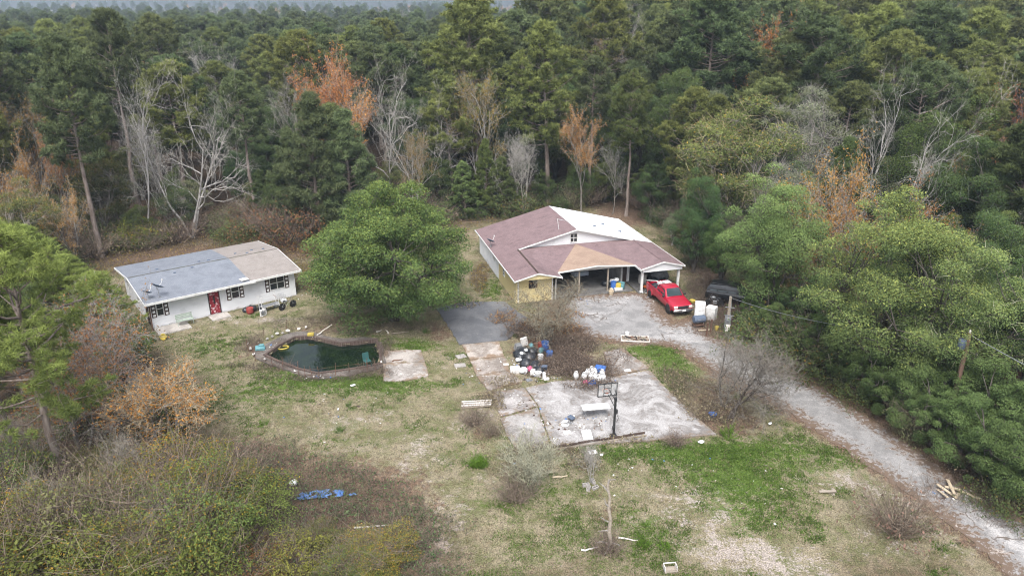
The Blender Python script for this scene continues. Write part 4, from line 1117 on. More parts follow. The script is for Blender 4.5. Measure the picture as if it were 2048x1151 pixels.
at_px('aC', 965, 410, 180, 'golden-leaved tree behind the oak and the brown roof', wide=.62)
at_px('aA', 652, 430, 135, 'orange-pink tree above the young pines, left of the pair', wide=.7, col=(1.15, .95, .9))
at_px('aB', 708, 425, 138, 'orange-pink tree above the young pines, right of the pair', wide=.6, col=(1.15, .98, .9))
at_px('aC', 830, 440, 290, 'low golden tree among the bare grey trunks', wide=.6)
at_px('yB', 975, 428, 280, 'small green conifer in front of the golden tree', wide=.75, col=(1.1, 1.15, .8))
at_px('aA', 145, 500, 250, 'tall thin orange-brown tree at the left edge of the woods', wide=.55)
at_px('aC', 90, 470, 225, 'yellowish tree with pale forked limbs at the far left', wide=.62)
at_px('aB', 160, 530, 380, 'low orange tree left of the white house roof', wide=.8)
at_px('aB', 15, 520, 330, 'orange tree at the left border of the picture', wide=.7)
at_px('uD', 575, 492, 412, 'orange-brown shrub behind the white house gable', wide=1.0)
at_px('uB', 282, 492, 438, 'yellow-green shrub against the dark woods behind the white house', wide=.85, col=(1.6, 1.4, .6))
at_px('mix', 1450, 500, 195, 'wide olive-brown tree right of the main house roof', wide=1.18, col=(1.5, 1.25, .9))
at_px('grey', 1575, 480, 165, 'misty grey-beige tree behind the olive tree', wide=.85)
at_px('grey', 1400, 440, 175, 'grey-green half-bare tree above the white roof corner', wide=.8, col=(.85, .95, .8))
at_px('oD', 1530, 640, 330, 'pale green narrow oak right of the black vehicle', wide=1.0, col=(1.85, 1.9, 1.5))
at_px('oA', 1745, 790, 392, 'large light olive oak beside the drive', wide=1.02, col=(1.85, 1.85, 1.5))
at_px('oB', 1905, 830, 478, 'olive oak by the utility pole at the right border', wide=1.0, col=(1.8, 1.85, 1.55))
at_px('grey', 1860, 740, 470, 'hazy grey half-bare tree between the olive oaks', wide=.75, col=(.9, .95, .75))
at_px('oC', 2040, 800, 500, 'dark oak cut by the right border above the drive', wide=1.1, col=(.9, 1.0, .8))
at_px('oD', 1835, 560, 185, 'dark green cedar-like tree on the right slope of the woods', wide=1.0, col=(.95, 1.05, .75))
at_px('oB', 1890, 590, 250, 'rounded dark green tree below the cedar-like one', wide=.85, col=(.8, .98, .85))
at_px('yA', 1985, 610, 245, 'dark dense pine at the right border', wide=1.25, col=(.85, .9, .75))
at_px('yA', 1650, 560, 280, 'short dark pine behind the orange tree', wide=.8, col=(.8, .9, .7))
at_px('aB', 1648, 600, 312, 'orange tree standing above the olive oaks', wide=.8, col=(.95, .95, .9))
at_px('aC', 1585, 640, 505, 'low amber tree beside the pale narrow oak', wide=.62, col=(1, .8, .8))
at_px('bA', 1690, 500, 190, 'white forked snag rising above the woods at the right', wide=.5, bcol=(1.25, 1.25, 1.25))
at_px('bA', 1755, 590, 250, 'pale snag leaning right above the orange tree', wide=.5, tilt=(0, .35), rz=0)
at_px('bB', 2010, 600, 335, 'broken grey snag at the right border', wide=.6, tilt=(0, .25), rz=0)
at_px('oB', 1342, 420, 118, 'round green tree above the red straw clearing', wide=.6, col=(1.0, 1.1, .85))
at_px('oC', 1300, 445, 320, 'dark green tree behind the white roof corner', wide=1.0, col=(.8, .95, .8))
at_px('oD', 1385, 545, 330, 'dark evergreen beside the side porch', wide=.75, col=(.75, .95, .8))
at_px('grey', 1345, 490, 425, 'pale feathery shrub at the corner of the white roof', wide=1.2, col=(.7, .85, .6), name='shrub', cat='shrub')
at_px('oC', 1440, 590, 415, 'leafy tree behind the black vehicle', wide=.75, col=(.95, 1.1, .8))
at_px('aA', 1540, 400, 68, 'tree with pale stems and rusty top in the upper woods', wide=.6, col=(1.05, .95, .85))
at_px('aB', 1935, 480, 230, 'small red and orange tree by the dark pine', wide=.7, col=(1, .75, .7))
at_px('aA', 2035, 480, 130, 'reddish half-bare tree at the upper right border', wide=.7, col=(.8, .65, .75))
# left foreground
at_px('pN', 128, 985, 462, 'near pine with mossy dark trunk at the left foreground', wide=1.0, col=(1.7, 1.65, 1.0), rz=2.0)
at_px('pC', 42, 960, 520, 'thin pine behind the near one at the left border', wide=.8, col=(1.5, 1.5, .95))
at_px('yN', 90, 640, 462, 'bright green young pine left of the white house', wide=1.35, col=(1.7, 1.7, 1.0))
at_px('yN', 205, 690, 548, 'young green pine touching the white house corner', wide=1.4, col=(1.7, 1.7, 1.0))
at_px('yN', 20, 720, 500, 'young pine at the left border below the bright one', wide=1.4, col=(1.0, 1.05, .85))
at_px('yN', 55, 600, 470, 'bright young pine at the left border, behind the near pine', wide=1.4, col=(1.7, 1.7, 1.0))
at_px('yN', 150, 660, 520, 'bright young pine between the near pine and the white house', wide=1.5, col=(1.7, 1.7, 1.0))
at_px('yN', 70, 800, 600, 'green young pine under the near pine crown', wide=1.4, col=(1.2, 1.2, .85))
at_px('yN', 245, 740, 640, 'short green pine by the orange sapling', wide=1.5, col=(1.2, 1.25, .9))
at_px('aS', 225, 800, 612, 'orange-leaved sapling in front of the white house corner', wide=.95)
at_px('aS', 345, 905, 745, 'reddish sapling at the edge of the yard, nearest the pool', wide=1.2, col=(1.15, 1.0, .75))
at_px('aS', 170, 900, 720, 'sapling with amber leaves under the near pine', wide=1.1, col=(1.0, .85, .8))
at_px('bD', 300, 850, 740, 'leafless pale sapling between the two orange ones', wide=.8)
at_px('yN', 375, 845, 790, 'tiny pine poking out beside the reddish sapling', wide=1.2, h=2.6)
BUSH = [(60, 1080, 'uF', 3.2, 1.2), (160, 1040, 'uF', 3.0, 1.2), (250, 1080, 'uF', 3.4, 1.1), (330, 1030, 'uF', 3.0, 1.2), (390, 1090, 'uF', 2.8, 1.1), (120, 1140, 'uA', 2.6, 1.3), (300, 1150, 'uF', 2.8, 1.3), (430, 1010, 'uF', 2.2, 1.2), (200, 960, 'uF', 2.8, 1.1), (80, 1000, 'uC', 3.0, 1.1), (410, 1160, 'uA', 2.4, 1.2), (300, 960, 'uC', 2.8, 1.1), (20, 1140, 'uF', 3.2, 1.2), (500, 1150, 'uD', 1.4, 1.2), (600, 1140, 'uA', 1.5, 1.2), (700, 1150, 'uF', 1.3, 1.3), (530, 1040, 'uA', 1.5, 1.1), (490, 960, 'uC', 1.4, 1.3), (760, 1120, 'uF', 1.1, 1.3), (640, 1080, 'uF', 1.0, 1.4), (180, 1100, 'uC', 3.3, .9), (20, 1020, 'uF', 3, 1.1)]
ORDN = ['first', 'second', 'third', 'fourth', 'fifth', 'sixth', 'seventh', 'eighth', 'ninth', 'tenth', 'eleventh', 'twelfth']
ROWS = {r_: sorted(b_ for b_ in BUSH if (0 if b_[1] >= 1115 else 1 if b_[1] >= 1060 else 2) == r_) for r_ in (0, 1, 2)}
for r_, row in ROWS.items():
    for i_, (px, py, k, h, w) in enumerate(row):
        at_px(k, px, py, 0, '%s shrub of the lower left thicket, %s row, %s from the left' % ('grey-green' if k == 'uC' else 'rusty' if k == 'uD' else 'yellow-green', ['front', 'middle', 'back'][r_], ORDN[i_]), h=h * (.65 + .75 * TR.random()), wide=w * (.8 + .5 * TR.random()), col=[(1.6, 1.35, .8), (1.15, 1.2, .8), (2.0, 1.55, .85), (1.45, 1.3, .75)][TR.integers(4)] if k in ('uA', 'uF') else (.9, .85, .65), group='tangled shrubs of the lower left thicket')
for px, py, h, lab in ((255, 1000, 4.0, 'grey leafless tangle behind the lower left thicket, nearest the amber sapling'), (120, 1090, 3.6, 'bare twiggy sapling sticking out of the thicket near the left border'), (350, 1110, 3.4, 'bare twiggy sapling in the middle of the thicket'), (430, 1060, 2.6, 'short bare sapling at the right side of the thicket'), (40, 1000, 5.0, 'pale leaning bare sapling at the left border above the thicket')):
    at_px('bD', px, py, 0, lab, h=h, wide=1.0, col=(.85, .82, .75), bcol=(.8, .78, .72))
PT['hA'] = bare(51, 5, .75, 4, 3, m='bark', leaf='rusty', nleaf=2400, lsize=.10, kids=(7, 7, 6, 5), curl=.35, twigw=.012, up=.2)
PT['hB'] = bare(52, 5, .7, 4, 2, m='bark', kids=(8, 7, 6, 4), curl=.35, twigw=.012, up=.2)
NAMES['hA'] = NAMES['hB'] = 'bare_tree'
at_px('hA', 1090, 688, 578, 'spreading half-bare tree in front of the carport', wide=1.3, h=4.6, name='bare_tree', cat='tree', col=(.62, .6, .5), bcol=(.6, .56, .5))
at_px('hB', 1458, 838, 668, 'bare dark tree by the court corner and the drive', wide=1.15, h=5.6, name='bare_tree', cat='tree', col=(.55, .53, .5), bcol=(.5, .46, .44), tilt=(0, .15), rz=0)
at_px('hB', 1446, 815, 690, 'slim bare tree beside the leaning one at the court corner', wide=.9, h=4.6, name='bare_tree', cat='tree', col=(.7, .68, .66), bcol=(.5, .48, .46))
at_px('bD', 1182, 965, 900, 'pale leafless sapling growing out of the concrete blocks', wide=.75, h=2.5)
at_px('uE', 1795, 1068, 975, 'rounded leafless red-brown shrub beside the drive', h=2.5, wide=.85, col=(1.0, .8, .78))
PT['vase'] = bare(53, 3, .35, 3, 14, m='bark', kids=(5, 5, 3), curl=.12, twigw=.013, up=.1, r0=.02); NAMES['v'] = 'bare_shrub'
at_px('vase', 1062, 985, 890, 'grey-green leafless shrub of upright stems below the court', h=3.0, wide=1.25, col=(.95, 1.0, .8), bcol=(.9, .95, .8), cat='shrub')
for px, py, h, lab in ((1030, 1000, 1.4, 'brown thorny bush at the foot of the upright-stemmed shrub'), (950, 850, 1.3, 'brown dry bush at the left corner of the court'), (1350, 890, .9, 'brown dry bush at the near edge of the court'), (985, 870, .9, 'low brown bush left of the court edging'), (1215, 1105, 1.1, 'dry brush round the foot of the dead trunk')):
    at_px('uE', px, py, 0, lab, h=h, wide=1.0)
# ------------------------------------------------------------------ small bright green bushes in the yard
def yard_bush(n, nl, lean, seed):
    rg = np.random.default_rng(seed); st = MB()
    a = rg.random(n) * 6.28; s_ = rg.random(n) ** .5 * (1 + .35 * np.sin(2 * a + seed))
    B = np.column_stack([np.cos(a) * .32 * s_, np.sin(a) * .32 * s_, np.zeros(n)])
    D = unit(np.column_stack([np.cos(a) * lean * s_, np.sin(a) * lean * s_, np.ones(n)]) + rg.normal(size=(n, 3)) * .2); L = (.3 + .75 * rg.random(n)) * (1.1 - .35 * s_)
    stems(st, rg, B, D, L, .02, 0, None, .2, 2)
    k = rg.integers(0, n, nl); f = .1 + .9 * rg.random(nl)
    P = B[k] + D[k] * (L[k] * f)[:, None] + rg.normal(size=(nl, 3)) * .03
    leaves(st, rg, P, unit(rg.normal(size=(nl, 3)) + D[k] * .3), .07, 0, .1 + .5 * rg.random(nl) + .4 * f, .35)
    return st.mesh('green_bush', M['grass'], False)
YB = [yard_bush(200, 2600, .4, 60), yard_bush(70, 520, .9, 61), yard_bush(60, 420, .8, 62)]
for i_, (px, py, h, q, lab) in enumerate(((958, 932, 1.1, 0, 'bright green rounded bush left of the upright-stemmed shrub'), (697, 811, .5, 1, 'small dark green plant below the pool'), (680, 862, .7, 2, 'yellow-green weed clump below the small dark plant'), (527, 850, .8, 1, 'upright green weed left in the yard'), (1455, 872, 1.3, 1, 'dense green bush at the right corner of the court'), (1288, 1090, .8, 2, 'leafy green weed right of the dead trunk, left of its twin'), (1328, 1095, .8, 1, 'leafy green weed farther right of the dead trunk'), (1290, 1050, .5, 1, 'low green weed above the two leafy ones'), (396, 703, .5, 2, 'small green tuft in front of the white house'), (852, 665, .7, 1, 'small dark bush between the oak and the asphalt'))):
    x, y, _ = G(px, py); d_ = 'dark' in lab
    tag(link('green_bush', YB[q], None, (x, y, 0), TR.random() * 6, (h * 1.1, h * .9, h), (.8, 1.0, .8) if d_ else (1.2, 1.3, .9)), lab, 'bush')
# ------------------------------------------------------------------ evergreen bank along the drive
ORD = ['first', 'second', 'third', 'fourth', 'fifth', 'sixth', 'seventh', 'eighth', 'ninth', 'tenth', 'eleventh']
for k_, (px, py, h, w, c) in enumerate(((1545, 690, 4.0, 1.0, DK), (1590, 712, 3.6, .9, DK), (1640, 740, 4.6, 1.0, DK), (1690, 772, 4.2, 1.0, DK), (1735, 800, 5.0, 1.0, DK), (1775, 838, 4.4, 1.0, DK), (1820, 862, 5.2, 1.0, DK), (1868, 905, 4.6, 1.0, DK), (1925, 935, 5.4, 1.0, DK), (1985, 985, 5.0, 1.0, DK), (2040, 1010, 5.6, 1.1, DK), (1610, 670, 5.5, 1.0, (.85, .95, .8)), (1680, 720, 5.8, 1.0, DK), (1800, 800, 6.2, 1.0, DK), (1880, 850, 6, 1.0, (.9, 1, .75)), (1960, 890, 6.4, 1.1, DK), (2040, 940, 6.5, 1.1, DK), (1500, 655, 3.2, 1.0, (.9, 1.05, .8)), (1560, 640, 4.5, 1, DK))):
    at_px('hed', px, py, 0, 'dark evergreen in the %s row along the drive, %s from the meter pole' % (('front', ORD[k_]) if k_ < 11 else ('rear', ORD[k_ - 11])), h=h, wide=w, col=c, group='evergreen bank along the drive')
# ------------------------------------------------------------------ woods filler
ZT = [(x, y, r) for x, y, r in PLACED]
def free(x, y, dmin):
    return all((x - a) ** 2 + (y - b) ** 2 > dmin ** 2 for a, b, r in ZT)
rw = np.random.default_rng(5)
WHERE = lambda x, y: ('left of the white house' if x < -42 and y < 100 else 'behind the white house' if x < -20 else 'behind the oak and the shed' if x < -2 else 'behind the main house' if x < 22 else 'right of the main house')
KNAME = {'p': ('pine', 'pines'), 'y': ('young pine', 'young pines'), 'o': ('broadleaf tree', 'broadleaf trees'), 'm': ('olive half-bare tree', 'olive trees'), 'g': ('grey half-bare tree', 'grey trees'), 'b': ('leafless grey tree', 'bare trees'), 'a': ('autumn-coloured tree', 'autumn trees')}
TONE = {(1.35, 1.2, .85): 'light green', (.85, .95, .9): 'dark green', (1.2, 1.12, .8): 'olive-tinged', (1.5, 1.35, .9): 'yellow-green', (1.1, 1.0, .85): 'dull green', (1, 1, 1): 'mid-green', (.85, 1, .85): 'dark green', (1.2, 1.15, .85): 'light green', (1.0, 1.05, .9): 'mid-green', (.8, .95, .9): 'blue-green'}
def wood_label(k, h, c, x, y):
    size = 'towering' if h > 23 else 'tall' if h > 19 else 'medium-tall' if h > 16 else 'low' if h < 11 else 'middling'
    band = 'nearest' if y < 100 else 'second-rank' if y < 116 else 'middle' if y < 140 else 'farthest'
    return '%s %s%s in the %s woods %s' % (size, (TONE[c] + ' ') if k in 'po' else '', KNAME[k][0], band, WHERE(x, y))
def wood_tree(x, y, right):
    d = math.hypot(x, y)
    r = rw.random()
    if right: kinds = (('p', .50), ('o', .76), ('m', .83), ('g', .88), ('b', .92), ('a', .97), ('y', 1))
    else: kinds = (('p', .66), ('o', .82), ('m', .855), ('g', .885), ('b', .93), ('a', .975), ('y', 1))
    k = next(q for q, c in kinds if r < c)
    hp = (17.0 + 3.5 * rw.random()) if not right else (21 + min(6.5, max(0, (y - 95) * .11)) * (.6 + .4 * rw.random()) + 2 * rw.random())
    if y < 100: hp *= .88
    opt = {'p': ['pA', 'pB', 'pC', 'pD', 'pE'], 'y': ['yA', 'yB'], 'o': ['oA', 'oB', 'oC', 'oD'], 'm': ['mix'], 'g': ['grey'], 'b': ['bA', 'bB', 'bC'], 'a': ['aA', 'aB', 'aC']}[k]
    key = opt[rw.integers(len(opt))]
    h = hp * {'p': 1, 'y': .72, 'o': .66, 'm': .64, 'g': .66, 'b': .8, 'a': .74}[k] * (.82 + .34 * rw.random())
    w = {'p': 1.12, 'y': 1.1, 'o': .95, 'm': .95, 'g': .9, 'b': .6, 'a': .62}[k] * (.9 + .2 * rw.random())
    c = {'p': [(1, 1, 1), (1.35, 1.2, .85), (.85, .95, .9), (1.2, 1.12, .8), (1.5, 1.35, .9), (1.1, 1.0, .85)], 'o': [(.85, 1, .85), (1.2, 1.15, .85), (1.0, 1.05, .9), (.8, .95, .9)], 'm': [(1.5, 1.3, .9), (1.2, 1.2, .9)]}.get(k, [(1, 1, 1)])
    return k, key, h, w, c[rw.integers(len(c))]
cnt = 0
for _ in range(9000):
    y = 66 + 104 * rw.random() ** 1.1
    x = (rw.random() * 2 - 1) * (y * .80 + 6)
    if inside(np.array([x]), np.array([y]), CLEAR)[0]: continue
    dc = dist(np.array([x]), np.array([y]), CLEAR)[0]
    if dc < 2.5 or (x > 14 and y < 78): continue
    if not free(x, y, 3.9 if y < 120 else 5.0): continue
    k, key, h, w, c = wood_tree(x, y, x > -6 + (y - 90) * .0)
    if -.37 < x / y < -.305 and y < 106: h = min(h, 8.5)
    n1, g1 = KNAME[k]
    plant(key, x, y, h, wood_label(k, h, c, x, y), wide=w, col=c, group=g1 + ' ' + WHERE(x, y)); ZT.append((x, y, 3)); cnt += 1
    if cnt >= 400: break
# right-hand woods closer to the viewer
for _ in range(1500):
    x = 24 + 46 * rw.random(); y = 24 + 56 * rw.random()
    if x > y * .9 + 10 or inside(np.array([x]), np.array([y]), CLEAR)[0] or dist(np.array([x]), np.array([y]), CLEAR)[0] < 4.5 or not free(x, y, 4.0): continue
    k = 'o' if rw.random() < .6 else ('a' if rw.random() < .25 else 'g' if rw.random() < .5 else 'm')
    key = {'o': ['oA', 'oB', 'oC', 'oD'], 'a': ['aB', 'aA'], 'g': ['grey'], 'm': ['mix']}[k]; key = key[rw.integers(len(key))]
    h = 7.5 + 3.5 * rw.random() + (y - 40) * .06
    plant(key, x, y, h, ('tall ' if h > 9.5 else 'low ') + KNAME[k][0] + (' near the right border,' if x > 34 else '') + ' behind the evergreen bank along the drive', wide=.9, col=[(1.2, 1.2, .9), (.85, 1, .85), (1.4, 1.3, .9)][rw.integers(3)] if k == 'o' else (1, 1, 1), group=KNAME[k][1] + ' along the drive'); ZT.append((x, y, 3))
# understory trees just inside the woods
def edge_spots(n, lo, hi, seed, dmin=1.6):
    rg = np.random.default_rng(seed); out = []
    P = np.array(CLEAR)
    for _ in range(n * 60):
        x = (rg.random() * 2 - 1) * 70; y = 30 + 75 * rg.random()
        if abs(x) > y * .78 + 3: continue
        i = inside(np.array([x]), np.array([y]), CLEAR)[0]
        if i: continue
        d = dist(np.array([x]), np.array([y]), CLEAR)[0]
        if lo < d < hi and all((x - a) ** 2 + (y - b) ** 2 > dmin ** 2 for a, b in out): out.append((x, y))
        if len(out) >= n: break
    return out
for x, y in edge_spots(95, 1.5, 16, 18, 3.0):
    if y < 62 or (12 < x < 26 and y < 72): continue
    k = ['oC', 'oD', 'hed', 'oB', 'grey', 'yB', 'mix'][rw.integers(7)]
    nm = {'o': 'leafy green understory tree', 'h': 'dense green holly-like shrub', 'g': 'grey-green understory tree', 'y': 'young understory pine', 'm': 'olive understory tree'}[k[0]]
    plant(k, x, y, 3.5 + 4.5 * rw.random(), nm + ' ' + WHERE(x, y), wide=1.0 + .3 * rw.random(), col=[(1.1, 1.15, .9), (.9, 1.0, .85), (1.4, 1.3, .9)][rw.integers(3)], group=nm + 's ' + WHERE(x, y))
# undergrowth shrubs at the foot of the woods
for x, y in edge_spots(150, .4, 9, 8):
    if (y < 40 and x < 0) or (15 < x < 24 and 57 < y < 66): continue
    r = rw.random()
    k = 'uA' if r < .4 else 'uB' if r < .55 else 'uC' if r < .72 else 'uD' if r < .77 else 'uE'
    nm = {'uA': 'green leafy shrub', 'uB': 'yellow-flecked green shrub', 'uC': 'grey-green twiggy shrub', 'uD': 'rusty autumn shrub', 'uE': 'leafless brown shrub'}[k]
    w_ = WHERE(x, y) if y > 62 else ('along the right side of the drive' if x > 0 else 'left of the yard')
    plant(k, x, y, 1.3 + 1.9 * rw.random(), nm + ' at the foot of the woods ' + w_, wide=1.0 + .3 * rw.random(), col=(.8, .9, .75) if k == 'uA' else (1, 1, .85), group=nm + 's at the foot of the woods ' + w_)
# ================================================================== grass, brush, far forest
def paved(x, y):
    r = np.zeros(np.shape(x), bool)
    for p in PAVED: r |= inside(x, y, p)
    return r
def scatter(n, seed, x0=-46, x1=40, y0=24, y1=96):
    rg = np.random.default_rng(seed)
    y = y0 + (y1 - y0) * rg.random(n) ** 1.25; x = (rg.random(n) * 2 - 1) * (y * .74 + 2)
    return rg, x, y
def grass_obj(name, n, seed, weight, h, w, blades, m, label):
    rg, x, y = scatter(n, seed)
    k = (rg.random(n) < weight(x, y)) & ~paved(x, y)
    x, y = x[k], y[k]; n = len(x)
    hh = h * (.6 + .8 * rg.random(n))
    B = np.repeat(np.column_stack([x, y, np.full(n, -.02)]), blades, 0) + rg.normal(size=(n * blades, 3)) * np.array([.13, .11, 0])
    D = unit(rg.normal(size=(n * blades, 3)) * np.array([.7, .7, .2]) + np.array([0, 0, 1]))
    mb = MB(); T = np.repeat(rg.random(n), blades) * .7 + .3 * rg.random(n * blades)
    L = np.repeat(hh, blades) * (.6 + .6 * rg.random(n * blades)); s_ = unit(np.cross(D, rg.normal(size=D.shape))) * w * .5
    V = np.stack([B - s_, B + s_, B + D * L[:, None]], 1).reshape(-1, 3)
    mb.add(V, np.arange(len(V)).reshape(-1, 3), 0, np.repeat(T, 3))
    tag(obj(name, mb, m, smooth=False), label, kind='stuff')
def w_green(x, y):
    mk = masks(x, y); n = fbm(x, y, 1.3, 21)
    return np.clip((mk['green'] * .9 + sstep(n, .5, .68) * .5 - mk['sand'] * .6 - mk['litter'] * .7) * (1 - mk['woods']), 0, 1)
def w_dry(x, y):
    mk = masks(x, y); n = fbm(x, y, 1.7, 31)
    return np.clip((.25 + sstep(n, .42, .65) * .6 - mk['sand'] * .5) * (1 - .6 * mk['woods']), 0, 1)
grass_obj('grass', 230000, 1, w_green, .14, .05, 11, M['grass'], 'short green grass and weeds across the yard')
grass_obj('dry_grass', 80000, 2, w_dry, .15, .04, 6, M['drygrass'], 'short dry tan grass across the yard')

def brush_obj(name, regions, label, seed, m=M['brush'], width=.017, leafm=None):
    """tangles of thin dry stems: regions are (px, py, radius x, radius y, stems, height)"""
    rg = np.random.default_rng(seed); mb = MB()
    for px, py, rx, ry, n, h in regions:
        c = G(px, py); a = rg.random(n) * 6.28; r = np.sqrt(rg.random(n)) * (1 + .25 * np.sin(3 * a + px) + .15 * np.sin(7 * a + py))
        x, y = c[0] + np.cos(a) * r * rx, c[1] + np.sin(a) * r * ry
        k = ~inside(x, y, POOL) & ~inside(x, y, WHFOOT) & ~inside(x, y, MHFOOT); x, y = x[k], y[k]; n = len(x)
        L = h * (.4 + .8 * rg.random(n)) * (.6 + .8 * fbm(x, y, 1.4, seed))
        D = unit(rg.normal(size=(n, 3)) * np.array([.6, .6, .2]) + np.array([0, 0, .9]))
        B = np.column_stack([x, y, np.full(n, -.03)]); T = rg.random(n) * .8 * (.4 + .6 * fbm(x, y, 2.0, seed + 3))
        stems(mb, rg, B, D, L, width, 0, T, .5, 3)
        n2_ = n // 2; q = rg.integers(0, n, n2_); f = .3 + .6 * rg.random(n2_)
        stems(mb, rg, B[q] + D[q] * (L[q] * f)[:, None], unit(D[q] + rg.normal(size=(n2_, 3)) * .9), L[q] * .45, width * .8, 0, T[q] + .1, .4, 2)
        if leafm:
            q = rg.integers(0, n, n); leaves(mb, rg, B[q] + D[q] * (L[q] * (.2 + .8 * rg.random(n)))[:, None], unit(rg.normal(size=(n, 3)) + np.array([0, 0, .6])), .13, 1)
    return tag(obj(name, mb, [m] + ([M[leafm]] if leafm else []), smooth=False), label, kind='stuff')
brush_obj('brush_undergrowth', [(1405, 590, 2.2, 3, 1600, 1.1), (1500, 665, 4, 2.2, 2200, .8), (1480, 640, 3, 2.0, 1500, .8), (1440, 640, 2.2, 1.5, 900, .7), (1420, 560, 3, 2.5, 1200, 1.0), (1560, 700, 3, 1.5, 700, .6), (1940, 985, 3, 1.5, 900, .6), (2010, 1030, 2.5, 1.5, 700, .6)], 'reddish brown brush between the truck and the dark evergreens', 1)
brush_obj('brush_undergrowth', [(1140, 735, 3.2, 1.6, 2600, .8), (1180, 755, 2.0, 1.2, 1100, .65), (1125, 700, 2.4, 2.2, 1500, .8), (1060, 668, 1.8, 1.8, 1100, 1.2), (1165, 690, 1.6, 1.5, 500, .8), (1235, 715, 1.3, 1.3, 300, .5), (1180, 775, 1.6, .6, 500, .7)], 'brown thorny brush growing over the court behind the propane tanks', 2, leafm='brush')
brush_obj('brush_undergrowth', [(470, 930, 4, 2.5, 1800, .8), (600, 960, 5, 2, 1800, .7), (560, 1020, 4, 2.5, 1500, .8), (720, 1000, 4, 1.5, 1000, .6), (760, 1080, 4, 2.5, 1600, .7), (640, 1120, 4, 2, 1400, .8), (830, 1060, 1.6, 2, 700, .5), (850, 1130, 1.8, 1.5, 600, .5), (480, 1090, 3, 3, 900, .9)], 'brown and olive scrub in the lower left of the yard', 3, leafm='leaf')
brush_obj('brush_undergrowth', [(300, 520, 8, 3, 1600, .9), (470, 490, 8, 3, 1700, .8), (590, 505, 4, 3, 1300, .8), (640, 500, 3, 3, 900, .8), (610, 540, 2.2, 2, 900, .7), (860, 450, 8, 3, 1300, .8), (960, 555, .9, 4, 900, .8), (200, 545, 3, 2, 700, 1.0), (620, 570, 1.6, 2, 600, .8)], 'dry brown weeds along the foot of the woods behind the houses', 4, leafm='yellow')
brush_obj('brush_undergrowth', [(645, 642, 4, .9, 900, .55), (500, 690, 1.0, 1.6, 600, .6), (540, 735, 2.6, .7, 700, .55), (640, 757, 4, .5, 800, .45), (745, 745, 1.6, .9, 700, .6), (770, 700, .7, 1.6, 500, .6), (700, 665, 2.5, .6, 500, .5), (820, 655, 3, 1, 500, .5), (590, 652, 3, .8, 400, .45)], 'dry brown weeds round the pool edge', 5)
brush_obj('brush_undergrowth', [(985, 800, 1.0, 1.2, 500, .5), (1010, 765, 1.3, 1.1, 500, .4), (1390, 790, 1.8, 3.2, 1500, .6), (1450, 830, 2, 1.6, 900, .6), (1350, 760, 1.0, 2.2, 600, .5), (1090, 905, 3, .8, 900, .5), (1250, 880, 2, .5, 300, .4), (1165, 930, 1.2, .6, 300, .4), (1040, 940, 1.5, 1, 400, .5), (930, 610, 1.5, 1, 300, .3)], 'dry weeds round the edges of the concrete court', 6, leafm='drygrass')
brush_obj('brush_undergrowth', [(1060, 655, 1.5, 1.2, 500, .9), (1120, 660, 2, 1.0, 600, .8), (1010, 640, 1.2, 1.3, 400, .8), (1140, 630, 1.2, .9, 300, .6)], 'rusty leafy weeds under the half-bare tree before the carport', 7, leafm='autumn')

